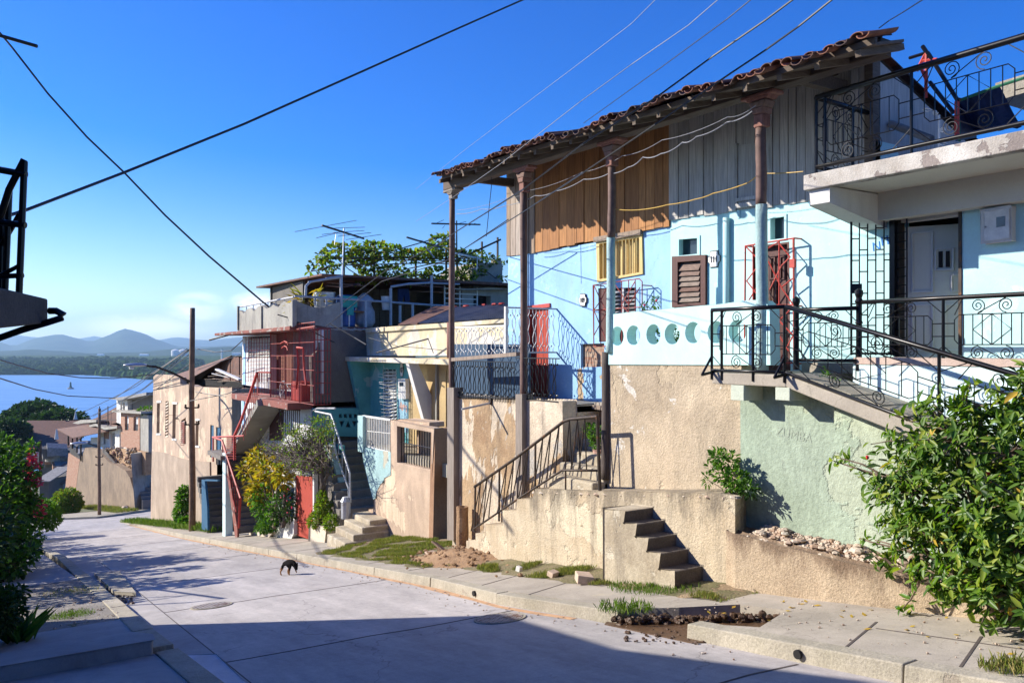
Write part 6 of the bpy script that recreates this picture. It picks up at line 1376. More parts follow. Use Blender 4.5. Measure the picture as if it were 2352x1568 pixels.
mb.build('gable_boards', M['zinc'], H5)
mb = MB(); a, b, c, d = PX(*C8(470, 285), 9.3), PX(*C8(1310, 0), 10.1), PX(*C8(860, 345), 9.9), PX(*C8(640, 372), 9.0); e_ = PX(*C8(1600, 20), 10.1)
mb.add([a, b, c, d], [(0, 1, 2, 3)]); mb.add([b, e_, e_+Vector((4, 0, -1.2)), b+Vector((4, 0, -1.2))], [(0, 1, 2, 3)]); mb.add([a, b, b+Vector((4, 0, -1.2)), a+Vector((4, 0, -.8))], [(0, 1, 2, 3)]); mb.add([v_+Vector((0, 0, -.04)) for v_ in (a, b, c, d)], [(3, 2, 1, 0)]); mb.build('rusty_roof', M['zinc'], H5)
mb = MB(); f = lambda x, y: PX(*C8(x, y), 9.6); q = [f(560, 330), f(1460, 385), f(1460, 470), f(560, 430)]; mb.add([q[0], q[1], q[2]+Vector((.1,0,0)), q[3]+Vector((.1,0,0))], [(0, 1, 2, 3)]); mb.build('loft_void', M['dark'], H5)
lum = [(1095,200,1440,350,.16),(1100,215,1430,345,.1),(1030,262,1280,320,.07),(1085,252,1460,300,.06),(970,305,1150,285,.05),(1040,335,1300,365,.05),(1115,378,1460,368,.06),(920,345,1100,340,.04)]
for i, (x0_, y0_, x1_, y1_, w__) in enumerate(lum):
    mb = MB(); mb.bar(PX(*C8(x0_, y0_), 9.2+i*.05), PX(*C8(x1_, y1_), 9.5+i*.05), w__, w__*.4); o = mb.build('loose_board', M['plank_pale'] if i > 2 else M['whitetile']); tag(o, 'loose pale boards and laths piled on the peach house roof', 'board', 'boards piled on the peach house roof')
# utility poles, street lamps
def pole(px_, ytop, ybase, X, r, lab, mat, arm=None):
    b_ = PX(px_, ybase, X); zt__ = PX(px_, ytop, X).z; t = T('utility_pole', lab, 'utility pole', tuple(b_)); mb = MB(); n = 8
    mb.tube([(b_.x+.02*math.sin(i), b_.y, lerp(b_.z-.3, zt__, i/n)) for i in range(n+1)], [lerp(r*1.15, r*.85, i/n) for i in range(n+1)], 10); mb.build('shaft', mat, t, smooth=True)
    mb = MB()
    for z_ in (zt__-4.2*(zt__-b_.z)/9.4, zt__-4.9*(zt__-b_.z)/9.4):
        mb.bar((b_.x-.28, b_.y, z_), (b_.x+.28, b_.y, z_), .06)
        for s_ in (-.26, .26): mb.lathe((b_.x+s_, b_.y, z_), [(.04, 0), (.06, .05), (.03, .08), (.055, .12), (.02, .16)], 8)
    mb.build('insulators', M['iron'], t)
    return t, b_, zt__
M['poleshaft'] = plain('sun_bleached_pole', (.25, .15, .09), .85, var=.45, ns=5, bmp=.3)
tp, b1_, z1_ = pole(441, 707, 1220, 7.7, .12, 'tall brown wooden pole rising in front of the peach house', M['poleshaft'])
t = T('street_lamp', 'street lamp with grey cobra head on a long arm of the brown pole', 'street lamp', tuple(PX(*C8(715, 388), 7.65)))
pp = [PX(*C8(715, 388), 7.65), PY(*C8(560, 310), b1_.y), PY(*C8(400, 235), b1_.y), PY(*C8(200, 162), b1_.y), PY(*C8(60, 148), b1_.y)]
mb = MB(); mb.tube(pp, .05, 6); mb.build('arm', M['iron'], t, smooth=True)
e_ = pp[-1]
def lamp_head(t, e_, s=1):
    mb = MB(); n = 10; vs = []; fs = []
    for i in range(7):
        u = i/6; w__ = .17*math.sin(math.pi*(.12+.85*u))**.6*s; h__ = .1*math.sin(math.pi*(.15+.8*u))**.6*s; x = e_.x-u*.85*s
        for k in range(n): an = 2*math.pi*k/n; vs.append((x, e_.y+w__*math.cos(an), e_.z+.02+h__*math.sin(an)*(1 if math.sin(an) > 0 else .5)))
    for i in range(6):
        for k in range(n): fs.append((i*n+k, i*n+(k+1) % n, (i+1)*n+(k+1) % n, (i+1)*n+k))
    fs += [tuple(range(n)), tuple(6*n+k for k in range(n))]; mb.add(vs, fs); mb.build('lamp_head', M['alu'], t, smooth=True)
    mb = MB(); mb.rock((e_.x-.55*s, e_.y, e_.z-.06*s), .12*s, .7, 8); mb.build('lens', M['whiteiron'], t)
lamp_head(t, e_)
# ================= FAR STREET END =================
Z = cr(0, 1250, 2.852)
class VP:   # vertical plane through two ground points
    def __init__(s, a, b): s.a = Vector(a); s.d = (Vector(b)-s.a).normalized(); s.n = Vector((-s.d.y, s.d.x)); s.n = s.n if s.n.x < 0 or s.n.y < 0 else -s.n
    def uv(s, px, py):
        r = ray(px, py); t = s.a.dot(s.n)/(r[0]*s.n.x+r[1]*s.n.y); p = Vector((r[0]*t, r[1]*t)); return ((p-s.a).dot(s.d), r[2]*t)
    def pt(s, u, v, w=0): q = s.a+s.d*u-s.n*w; return (q.x, q.y, v)
    def px(s, mb, w0, w1, *loops): mb.prism([[s.uv(*Z(x, y)) for x, y in l] for l in loops], lambda u, v, w: s.pt(u, v, w), w0, w1)
A_ = VP((12.2, 80), (9.6, 101)); FW = T('retaining_wall', 'tall stained retaining wall curving round the far street corner', 'retaining wall', (12, 85, -15))
M['farwall'] = stucco('streaked_far_wall', (.36, .26, .17), (.25, .18, .12), .5, streak=1, streakc=(.1, .075, .055), grain=.2, gs=8, patch=(.62, .55, .45), pt=.7, ps=.6, psz=(1, 1, .4), bmp=.6, bd=.1)
M['farbrick'] = bricks('far_red_brick', (.38, .17, .1), (.44, .26, .17), (.4, .3, .22), 2)
mb = MB(); A_.px(mb, 0, .6, [(820,742),(930,760),(1060,890),(1120,910),(1210,962),(1250,1030),(1300,1200),(1312,1420),(700,1420),(725,1190),(765,880)])
mb.build('wall', M['farwall'], FW, bev=.05)
mb = MB(); A_.px(mb, .2, .7, [(640,795),(765,870),(728,1200),(700,1300),(596,1300),(605,1190)]); mb.build('brick_wall', M['farbrick'], FW)
mb = MB(); e = A_.uv(*Z(1312, 1300))[0]
pe = A_.pt(e, 0); mb.hexa([(pe[0], pe[1], -16), (pe[0]+1.5, pe[1]+1.5, -16), (pe[0]+6, pe[1]+4, -16), (pe[0]+4, pe[1]+6, -16)], [(pe[0]-.4, pe[1]+.4, -9.5), (pe[0]+1.5, pe[1]+1.5, -9.5), (pe[0]+6, pe[1]+4, -9.5), (pe[0]+4, pe[1]+6, -9.5)]); mb.build('return_wall', M['greycem'], FW)
mb = MB()   # picket balustrades on top
for (x0, y0, x1, y1, n) in ((650,712,770,870,16), (960,740,1070,880,14)):
    for i in range(n):
        x, y = lerp(x0, x1, i/(n-1)), lerp(y0, y1, i/(n-1)); a = A_.uv(*Z(x, y)); b = A_.uv(*Z(x, y+85)); mb.bar(A_.pt(a[0], a[1], .3), A_.pt(a[0], b[1], .3), .16, .08)
mb.build('pickets', M['greycem'], FW)
mb = MB()   # side street steps
B_ = VP((13.2, 80), (14.6, 82)); 
for i in range(10):
    a = B_.uv(*Z(1285+i*0, 1290-i*33)); mb.box(12.6, 15.2, 79.6+i*.45, 84.5, -15.5, a[1])
tag(mb.build('stone_steps', M['greystep']), 'dark stone steps climbing between the far retaining wall and the peach house', 'steps')
C_ = VP((13.2, 84), (11.5, 101))
FH = T('white_house', 'white house with curved balcony above the far retaining wall', 'house', (13, 90, -9))
mb = MB(); C_.px(mb, 0, 3, [(940,545),(1220,545),(1225,800),(1080,800),(945,720)], [(1063,600),(1108,600),(1108,780),(1063,760)], [(1150,590),(1190,590),(1190,790),(1150,790)]); C_.px(mb, .1, 3, [(1112,265),(1215,285),(1222,540),(1112,500)], [(1148,305),(1166,310),(1166,400),(1148,395)], [(1172,310),(1192,312),(1196,525),(1176,525)]); mb.build('wall', M['white'], FH)
mb = MB(); C_.px(mb, -.9, 0, [(945,520),(1005,505),(1100,545),(1220,525),(1220,550),(1100,565),(1010,530),(948,540)]); mb.build('balcony', M['greycem'], FH)
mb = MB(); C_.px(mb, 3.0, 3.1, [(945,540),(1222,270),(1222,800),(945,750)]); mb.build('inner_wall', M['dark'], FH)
mb = MB()
for x in (1028, 1110): a, b = C_.uv(*Z(x, 340)), C_.uv(*Z(x, 530)); mb.bar(C_.pt(*a, -.7), C_.pt(*b, -.7), .08)
a, b = C_.uv(*Z(950, 470)), C_.uv(*Z(1205, 470)); mb.bar(C_.pt(*a, -.8), C_.pt(*b, -.8), .06)
mb.build('balcony_rail', M['iron'], FH)
mb = MB(); C_.px(mb, -.06, -.01, [(1000,570),(1050,570),(1050,660),(1010,650)]); mb.build('window', M['farbrick'], FH)
FB = T('brick_house', 'unplastered brick house with two white louvred windows left of the peach house', 'house', (14, 80, -8))
D_ = VP((11.2, 70), (12.6, 82)); D_ = VP((12.8, 76), (13.8, 84)) 
D_ = C_
mb = MB(); C_.px(mb, -.5, 3, [(1215,400),(1400,408),(1400,790),(1300,740),(1215,730)], [(1255,435),(1292,438),(1290,572),(1255,570)], [(1340,440),(1385,445),(1382,578),(1338,575)]); mb.build('wall', M['farbrick'], FB)
mb = MB(); C_.px(mb, -.45, 3.1, [(1402,412),(1480,430),(1480,800),(1402,790)]); mb.build('side_wall', M['greycem'], FB)
for q in ([(1255,435),(1292,438),(1290,572),(1255,570)], [(1340,440),(1385,445),(1382,578),(1338,575)]):
    mb = MB(); C_.px(mb, -.3, -.2, q); w_o = mb.build('window', M['white'], FB); mb = MB()
    for k in range(5): yy = lerp(q[0][1]+75, q[2][1]-8, k/4); C_.px(mb, -.36, -.31, [(q[0][0]+2, yy), (q[1][0]-12, yy), (q[1][0]-12, yy+8), (q[0][0]+2, yy+8)])
    mb.build('louvre_gap', M['dark'], w_o)
mb = MB(); C_.px(mb, -1.0, 3, [(1180,378),(1470,390),(1470,412),(1180,395)]); mb.build('canopy', M['greycem'], FB)
mb = MB(); C_.px(mb, .5, 4, [(1215,275),(1480,240),(1480,385),(1215,380)]); mb.build('upper_wall', M['darkwall'], FB)
mb = MB(); C_.px(mb, -.6, 4, [(1110,262),(1250,250),(1475,208),(1475,235),(1215,283),(1112,272)]); mb.build('sheet_roof', M['greyzinc'], FB)
mb = MB(); C_.px(mb, .2, 4, [(790,495),(900,460),(1112,345),(1112,500),(950,545)]); tag(mb.build('rusty_roof', M['zinc']), 'long rusty sheet roof sloping down behind the far white house', 'sheet roof')
mb = MB(); C_.px(mb, -1, 0, [(790,500),(870,470),(1025,470),(1025,492),(900,500),(840,510)]); tag(mb.build('pale_sheet_roof', M['palewall']), 'pale sheet roof edge above the far gazebo', 'sheet roof')
GZ = T('gazebo', 'open lean-to with rusty corrugated roof on thin posts above the far wall', 'lean-to', (10, 98, -9))
E_ = VP((10.8, 88), (9.2, 104)); mb = MB()
q = [E_.pt(*E_.uv(*Z(x, y)), w) for x, y, w in ((605,558,-.6), (762,642,-.6), (925,570,2.2), (835,497,2.6))]
mb.add([*q]+[(p[0], p[1], p[2]-.08) for p in q], [(0, 1, 2, 3), (7, 6, 5, 4), (0, 4, 5, 1), (1, 5, 6, 2), (2, 6, 7, 3), (3, 7, 4, 0)]); mb.build('roof', M['zinc'], GZ)
for x, y0_, y1_ in ((657, 590, 720), (697, 610, 750), (741, 640, 790), (778, 650, 870)):
    mb = MB(); a, b = E_.uv(*Z(x, y0_)), E_.uv(*Z(x, y1_)); mb.bar(E_.pt(*a), E_.pt(*b), .16); mb.build('post', M['iron'], GZ)
mb = MB(); E_.px(mb, 2.2, 2.3, [(820,640),(925,580),(960,740),(830,740)]); mb.build('back_wall', M['greycem'], GZ)
mb = MB(); E_.px(mb, 1.8, 1.9, [(700,655),(815,650),(815,720),(700,715)]); mb.build('screen', M['whitetile'], GZ)
M['rubslope'] = island('earthy_rubble', [(.3, .2, .12), (.4, .26, .15), (.45, .36, .26), (.3, .14, .09)], ns=8, dark=.6)
# rubble bank by the peach house corner
mb = MB()
for i in range(160):
    x, y = random.uniform(1320, 1450), random.uniform(1260, 1420); 
    if y < 1420-(x-1320)*1.1: continue
    c = C_.pt(*C_.uv(*Z(x, y)), -2); mb.rock(c, random.uniform(.15, .45), .7, 5)
tag(mb.build('rubble_bank', M['rubble']), 'bank of broken stones at the corner of the peach house', 'rubble', kind='stuff')
mb = MB()
for i in range(150):
    x, y = random.uniform(1090, 1400), random.uniform(740, 960)
    if y > 760+(x-1090)*.7+40 or y < 740: continue
    c = C_.pt(*C_.uv(*Z(x, y)), -.8); mb.rock(c, random.uniform(.08, .28), .6, 5)
tag(mb.build('rubble_slope', M['rubslope']), 'slope of rubble and earth below the far brick house', 'rubble', kind='stuff')
mb = MB(); C_.px(mb, -.7, -.2, [(1080,760),(1290,740),(1480,780),(1480,1000),(1220,960),(1100,860)]); tag(mb.build('earth_bank', M['dirt']), 'earth bank under the far houses', 'bank')
mb = MB(); F_ = VP((12.4, 72), (13, 76)); mb.box(11.8, 14, 66, 70, -15, -8.2); tag(mb.build('shaded_wall', M['darkwall']), 'dark shaded wall between far steps and peach house', 'wall')
tp2, b2_, z2_ = pole(228, 938, 1187, 9.0, .13, 'dark thin pole standing in front of the far retaining wall', M['poleshaft'])
t = T('street_lamp', 'small far street lamp on the dark pole before the retaining wall', 'street lamp', tuple(PX(*Z(930, 720), 8.95))); mb = MB()
q0, q1 = PY(*Z(935, 728), b2_.y), PY(*Z(842, 698), b2_.y); mb.tube([q0, q1], .05, 5); mb.build('arm', M['iron'], t); lamp_head(t, q1, 1.5)
# lower town on the left
def hut(name, lab, px0, px1, ytop, ybot, D, depth, rise, wm, rm, openings=(), cat='house'):
    a = PD(*Z(px0, ybot), D); b = PD(*Z(px1, ybot), D); zt = PD(*Z(px0, ytop), D).z; zb = a.z-1.5; n_ = Vector((SN, CS, 0))*depth; t = T(name, lab, cat, (a.x, a.y, zb))
    mb = MB(); q = [a, b, b+n_, a+n_]; mb.hexa([(p.x, p.y, zb) for p in q], [(p.x, p.y, zt) for p in q]); mb.build('wall', wm, t)
    mb = MB(); ov = Vector((SN, CS, 0))*.5; ex = (b-a).normalized()*.4
    q = [a-ov-ex, b-ov+ex, b+n_+ov+ex, a+n_+ov-ex]; zz = [zt+.05, zt+.05, zt+rise, zt+rise]; mb.add([(p.x, p.y, z) for p, z in zip(q, zz)]+[(p.x, p.y, z-.12) for p, z in zip(q, zz)], [(0, 1, 2, 3), (7, 6, 5, 4), (0, 4, 5, 1), (1, 5, 6, 2), (2, 6, 7, 3), (3, 7, 4, 0)]); mb.build('roof', rm, t)
    for (x0, x1, y0, y1, m_) in openings:
        mb = MB(); p, q2 = PD(*Z(x0, y0), D-.1), PD(*Z(x1, y1), D-.1); mb.hexa([(p.x, p.y, q2.z), (q2.x, q2.y, q2.z), (q2.x+.1, q2.y+.15, q2.z), (p.x+.1, p.y+.15, q2.z)], [(p.x, p.y, p.z), (q2.x, q2.y, p.z), (q2.x+.1, q2.y+.15, p.z), (p.x+.1, p.y+.15, p.z)]); mb.build('door', m_, t)
    return t
hut('long_shed', 'long low shed with rusty tiled roof at the foot of the street', -60, 655, 738, 850, 125, 9, 3.2, M['greycem'], M['zinc'], [(330, 380, 745, 830, M['dark']), (500, 640, 750, 840, M['dark'])], 'shed')
hut('low_shack', 'dark roofed shack with tin sheets between the hedge and far wall', 400, 640, 850, 960, 112, 5, .8, M['darkwall'], M['greyzinc'], (), 'shack')
hut('low_shack', 'small shack with pinkish tin roof beside the far brick wall', 540, 640, 965, 1100, 104, 4, .8, M['whitetile'], M['redslab'], (), 'shack')
hut('blue_door_house', 'small house with bright blue door under a dark sloping roof at the street bottom', 455, 610, 1080, 1400, 100, 5, 1.6, M['palewall'], M['darkwall'], [(480, 535, 1095, 1340, plain('bright_blue_paint', (.12, .4, .7), .7))])
hut('low_shack', 'dark shack half hidden by the pink flowered hedge', 380, 470, 1060, 1330, 97, 4, 1.0, M['darkwall'], M['greyzinc'], (), 'shack')
c = PD(*Z(505, 870), 108); mb = MB(); mb.lathe((c.x, c.y, c.z), [(.85, 0), (.85, 1.4), (.75, 1.7), (.3, 1.9)], 14); tag(mb.build('water_tank', M['greycem']), 'grey cylindrical water tank on the roofs of the lower town', 'water tank')
for i in range(14):
    x, y = random.uniform(400, 640), random.uniform(750, 980); c = PD(*Z(x, y), 106+random.random()*4); mb = MB(); a_ = random.random()*3; w__, h__ = random.uniform(.5, 1.3), random.uniform(.3, .9)
    mb.hexa([(c.x-w__, c.y-.5, c.z-h__), (c.x+w__, c.y-.3, c.z-h__), (c.x+w__, c.y+.9, c.z-h__), (c.x-w__, c.y+.7, c.z-h__)], [(c.x-w__, c.y-.5, c.z+h__*.4), (c.x+w__, c.y-.3, c.z), (c.x+w__, c.y+.9, c.z+h__*.6), (c.x-w__, c.y+.7, c.z+h__)])
    tag(mb.build('roof_box', random.choice([M['greyzinc'], M['greycem'], M['darkwall'], M['redslab'], M['farbrick']])), 'small patched roof or shed of the crowded lower town', 'shed roof', 'patched roofs of the lower town')
for x, y0_, y1_, D, lab in ((388, 668, 1100, 60, 'thin dark post rising from the pink flowered hedge'), (545, 565, 660, 118, 'short white post above the long rusty roof'), (728, 395, 470, 130, 'pale church spire tip beyond the trees')):
    a, b = PD(*Z(x, y0_), D), PD(*Z(x, y1_), D); mb = MB(); mb.tube([b, a], [.12 if D < 100 else .3, .1 if D < 100 else .08], 6); tag(mb.build('post' if D < 130 else 'spire', M['iron'] if D < 100 else M['white']), lab, 'post' if D < 130 else 'spire')
# ================= LEFT SIDE: balcony and the shading building =================
LB = T('street_balcony', 'concrete balcony darkened for shade with thick pipe railing at the left edge', 'balcony', (.3, 5.2, .1)); DB = 4.5
CL = cr(0, 100, 1.4808); W = lambda x, y, D=DB: PD(x, y, D)
M['darkcon'] = stucco('shade_painted_concrete', (.09, .075, .065), (.06, .05, .045), 2.5, grain=.3, gs=50, bmp=.6)  # concrete colour darkened to carry the shade on the balcony slab
a, b, c, d = W(110, 686), W(108, 742), W(-40, 690), W(-40, 790); back = Vector((-.9, .15, 0)); dn = Vector((CS, -SN, 0))
yb_ = a.y
zt_, zb_2 = a.z, b.z
mb = MB(); mb.hexa([(-1.6, yb_-3.5, zb_2-.12), (a.x-.02-.0, yb_-3.5+.0, zb_2-.1), (a.x, yb_, zb_2), (-1.6, yb_+.1, zb_2-.1)], [(-1.6, yb_-3.5, zt_), (a.x-.02, yb_-3.5, zt_), (a.x, yb_, zt_), (-1.6, yb_+.1, zt_)])
# keep only the stretch the photo shows: slab runs parallel to the street and out of frame
LB_s = MB(); LB_s.hexa([(-1.5, yb_-.9, zb_2-.05), (a.x-.25, yb_-.9, zb_2-.05), (a.x, yb_, zb_2), (-1.5, yb_+.5, zb_2)], [(-1.5, yb_-.9, zt_), (a.x-.25, yb_-.9, zt_), (a.x, yb_, zt_), (-1.5, yb_+.5, zt_)]); LB_s.build('slab', M['darkcon'], LB, bev=.01)
L_ = lambda x, y, D=DB-.12: PD(*CL(x, y), D)
mb = MB(); mb.tube([L_(95,1325), L_(122,660)], .017, 8); mb.tube([L_(25,1320, DB-.05), L_(47,800, DB-.05)], .016, 8); mb.tube([L_(5,1310, DB), L_(12,905, DB)], .014, 8); mb.build('posts', M['black'], LB)
mb = MB(); mb.tube([L_(-60,690), L_(132,725)], .018, 8); mb.tube([L_(122,650), L_(45,800), L_(10,910), L_(-60, 1050)], .018, 8); mb.tube([L_(-60,955), L_(128,978)], .017, 8); mb.tube([L_(100,920, DB-.05), L_(0,1090, DB)], .014, 8); mb.tube([L_(-40,1235), L_(115,1228)], .014, 8); mb.tube([L_(95,1180), L_(-20,1240)], .012, 8); mb.build('rails', M['black'], LB)
mb = MB(); mb.tube([L_(-60,1560), L_(110,1500), L_(230,1465), L_(310,1440), L_(318,1425), L_(280,1405), L_(245,1405)], .018, 8); mb.build('drain_pipe', M['black'], LB, smooth=True)
# tip of an antenna boom top left
mb = MB(); mb.tube([PD(-60, 65, 24), PD(*CL(185, 84), 24)], .055, 6); tag(mb.build('antenna_boom', M['black']), 'black boom end sticking in from the left edge near the top', 'antenna boom')
# house on the left, out of frame, whose wall and roof edge shade the near road
SH = T('plain_house', 'plain dark walled house beside the near end of the left pavement', 'house', (-3, 4, -2.5)); x1_ = -1.2
# profile along Y: low ridge falling away downhill
mb = MB(); prof = [(-9, -5.5), (-9, 2.8), (11.1, 2.5), (13, 1.75), (15.96, 1.55), (16.6, -1.5), (16.6, -5.5)]
mb.pyz(-7, x1_, [(y, z) for y, z in prof]); mb.build('wall', M['darkcon'], SH)
# small pipe gate beyond it, its bars shade the gravel and road
PG_ = T('pipe_gate', 'thin pipe frame beside the left pavement casting looped shadows', 'pipe gate', (-.3, 19, -5)); mb = MB(); g_ = lambda y, h: (-.25, y+3.3, -2-SLOPE*(y+3.3)+h*1.5)
mb.tube([g_(15.2, 0), g_(15.2, 2.0), g_(15.5, 2.3), g_(18.4, 1.9), g_(18.6, 0)], .04, 6); mb.tube([g_(15.2, 1.3), g_(16.5, 2.15)], .03, 6); mb.tube([g_(16.4, 0), g_(16.4, 2.1)], .03, 6); mb.tube([g_(15.2, 1.2), g_(18.4, 1.0)], .03, 6); mb.tube([g_(15.2, .5), g_(16.4, 1.2)], .025, 6); mb.build('pipes', M['iron'], PG_)
# ================= VEGETATION, CABLES, ANTENNAS, DOG =================
rng = np.random.default_rng(11)
def leafmesh(name, P_, Dr, Nn, L, Wd, mat, parent=None, fold=.25, curl=.2):
    """P_ base points, Dr unit directions, Nn unit normals, L lengths, Wd widths -> two folded quads per leaf"""
    n = len(P_); Dr = Dr/np.linalg.norm(Dr, axis=1)[:, None]; S_ = np.cross(Dr, Nn); S_ /= (np.linalg.norm(S_, axis=1)[:, None]+1e-9); Nn = np.cross(S_, Dr)
    L = L[:, None]; W_ = Wd[:, None]
    b = P_; t = P_+Dr*L-Nn*L*curl
    q = lambda f, s: P_+Dr*L*f+S_*W_*s-Nn*(L*curl*f*f)+Nn*W_*fold
    v = np.stack([b, q(.35, -.5), q(.72, -.38), t, q(.72, .38), q(.35, .5)], 1).reshape(-1, 3)
    off = np.array([0., 0, 0]); p = parent
    while p is not None: off += np.array(p.location); p = p.parent
    v = v-off
    i = np.arange(n)*6; f = np.stack([i, i+1, i+2, i+3, i, i+3, i+4, i+5], 1).reshape(-1)
    me = bpy.data.meshes.new(name); me.vertices.add(n*6); me.vertices.foreach_set('co', v.reshape(-1)); me.loops.add(n*8); me.loops.foreach_set('vertex_index', f.astype(np.int32))
    me.polygons.add(n*2); me.polygons.foreach_set('loop_start', (np.arange(n*2)*4).astype(np.int32)); me.materials.append(mat); me.update(); me.validate()
    o = bpy.data.objects.new(name, me); COL.objects.link(o)
    if parent is not None: o.parent = parent
    return o
def rnd(n): v = rng.normal(size=(n, 3)); return v/np.linalg.norm(v, axis=1)[:, None]
def scatter(blobs, n, shell=.6):
    w_ = np.array([b[3]*b[4]*b[5] for b in blobs])**.8; idx = rng.choice(len(blobs), n, p=w_/w_.sum()); B = np.array(blobs)[idx]
    u = rnd(n); r = rng.uniform(shell**3, 1, n)**(1/3); return B[:, :3]+u*B[:, 3:6]*r[:, None], u
def foliage(name, blobs, n, size, mat, parent, asp=.4, shell=.55, up=.5, fold=.25):
    P_, u = scatter(blobs, n, shell); d = u+rnd(n)*.7; d[:, 2] += up*.2; nn = rnd(n)*.8+np.array([0, 0, 1.]); s = size*rng.uniform(.6, 1.3, n)
    return leafmesh(name, P_, d, nn, s, s*asp, mat, parent, fold)
def rosettes(name, tips, axes, k, size, mat, parent, asp=.36):
    n = len(tips)*k; P_ = np.repeat(tips, k, 0); A = np.repeat(axes/np.linalg.norm(axes, axis=1)[:, None], k, 0); d = rnd(n); d = d-A*(d*A).sum(1)[:, None]*.8; d /= np.linalg.norm(d, axis=1)[:, None]; d = d+A*rng.uniform(-.1, .9, n)[:, None]
    P_ = P_+A*rng.uniform(-.14, .03, n)[:, None]*(size/.13); nn = A+rnd(n)*.3; s = size*rng.uniform(.45, 1.3, n); return leafmesh(name, P_, d, nn, s, s*asp*rng.uniform(.8, 1.2, n), mat, parent, .2, .28)
def limbs(mb, base, tips, r0, r1, steps=4, wob=.1):
    base = Vector(base)
    for t_ in tips:
        t_ = Vector(t_); pts = []
        for i in range(steps+1):
            f_ = i/steps; p = base.lerp(t_, f_); p.z += math.sin(f_*math.pi)*.0
            if 0 < i < steps: p += Vector((random.uniform(-wob, wob), random.uniform(-wob, wob), random.uniform(-wob, wob)*.5))
            pts.append(p)
        mb.tube(pts, [lerp(r0, r1, i/steps) for i in range(steps+1)], 6)
# big shrub right
SB = T('shrub', 'big glossy-leaved shrub with yellow leaves and red buds in front of the ramp', 'shrub', (8.0, 4.2, -2.4)); bc = (8.0, 3.9, -2.5)
B6 = lambda px, py, X, rx, ry, rz: (*PX(px, py, X), rx, ry, rz)
blobs = [B6(2190,1010,7.75,.5,.55,.42), B6(2090,1000,7.85,.22,.3,.22), B6(2100,1130,7.6,.4,.45,.4), B6(2050,1090,7.7,.25,.3,.25), B6(2240,1180,7.5,.55,.6,.5), B6(2320,1040,7.7,.5,.6,.5), B6(2150,1240,7.45,.38,.45,.35), B6(2330,1260,7.3,.55,.7,.45), B6(2190,1330,7.25,.32,.42,.22), B6(2280,1370,7.15,.4,.5,.22), B6(2080,1215,7.6,.25,.3,.25), B6(2390,930,7.7,.4,.5,.4), B6(2030,1280,7.65,.15,.22,.14), B6(2430,1200,7.3,.6,.7,.6), B6(2400,1380,7.1,.5,.6,.25), B6(2250,930,7.75,.22,.28,.16)]
P_, u = scatter(blobs, 570, .8); ax = u+np.array([-.35, .1, .55])+rnd(len(u))*.3
rosettes('leaves', P_, ax, 15, .098, M['leaf_big'], SB)
P2, u2 = scatter(blobs, 30, .9); rosettes('yellow_leaves', P2, u2+np.array([-.3, 0, .4]), 2, .13, M['leaf_yel1'], SB)
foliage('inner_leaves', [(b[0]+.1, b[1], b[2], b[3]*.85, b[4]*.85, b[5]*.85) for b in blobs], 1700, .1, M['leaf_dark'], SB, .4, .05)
spr = [(1930,1052),(1965,1075),(2000,1120),(1915,1058),(1990,1150),(1975,1235),(2010,1240),(2060,1300),(2085,1370),(2070,1400),(2215,900),(2230,880),(2190,930),(2100,925),(2230,1400),(2140,910),(2050,950),(2000,1020)]
tp_ = np.array([tuple(PX(x, y, 7.6)) for x, y in spr]); rosettes('sprig_leaves', tp_, rnd(len(tp_))*.4+np.array([-.3, .5, .3]), 10, .12, M['leaf_big'], SB)
mb = MB(); limbs(mb, bc, [b[:3] for b in blobs], .05, .015, 5, .12); limbs(mb, tuple(PX(2120, 1120, 7.65)), [tuple(p) for p in tp_[:5]], .018, .006, 4, .04); limbs(mb, tuple(PX(2200, 1000, 7.75)), [tuple(p) for p in tp_[10:]], .012, .005, 4, .04); limbs(mb, tuple(PX(2130, 1280, 7.5)), [tuple(p) for p in tp_[5:10]], .015, .006, 4, .04)
sel = P_[rng.choice(len(P_), 200)]
for p in sel:
    b = min(blobs, key=lambda q: sum((q[i]-p[i])**2 for i in range(3))); mb.tube([b[:3], tuple(p)], [.012, .005], 4)
mb.build('branches', M['bark_pale'], SB)
mb = MB()
for x, y in ((1992,1050),(2028,1152),(2270,1085)): mb.rock(PX(x, y, 7.35), .02, 1.1, 7)
mb.build('red_bud', M['redflower'], SB)
def plant(name, lab, cat, base, blobs, n, size, mat, bark='bark', r=.015, asp=.45, shell=.3, group=None, nm='leaves', wob=.05):
    t = T(name, lab, cat, tuple(base), group); foliage(nm, blobs, n, size, mat, t, asp, shell); mb = MB(); limbs(mb, base, [b[:3] for b in blobs], r, r*.4, 4, wob); mb.build('stems', M[bark], t); return t
# plant on the terrace corner
X = 8.15
plant('terrace_plant', 'leafy green plant rooted in the terrace corner against the green wall', 'plant', PX(1690, 1142, X), [B6(1672,1060,X,.12,.14,.14), B6(1650,1050,X,.08,.1,.1), B6(1690,1100,X,.14,.2,.14), B6(1715,1120,X,.1,.16,.08), B6(1632,1070,X,.05,.06,.05), B6(1625,1100,X-.05,.04,.06,.08), B6(1660,1090,X,.1,.12,.1)], 620, .075, M['leaf_mid'], r=.008)
foliage('leaves', [B6(1720,1130,X,.12,.2,.06)], 60, .06, M['leaf_dark'], bpy.data.objects['terrace_plant'], .4)
# potted plant on entry steps
t = plant('potted_plant', 'green herb in a pinkish pot on the entry steps', 'potted plant', PX(1376, 1035, 8.7), [B6(1368,995,8.7,.13,.16,.12), B6(1355,985,8.7,.1,.1,.1), B6(1370,1015,8.7,.1,.12,.12)], 380, .06, M['leaf_mid'])
c = PX(1378, 1045, 8.7); mb = MB(); mb.lathe((c.x, c.y, c.z-.12), [(.09, 0), (.12, .2), (.13, .21)], 12); mb.build('pot', plain('pinkish_pot', (.5, .3, .24), .8), t)
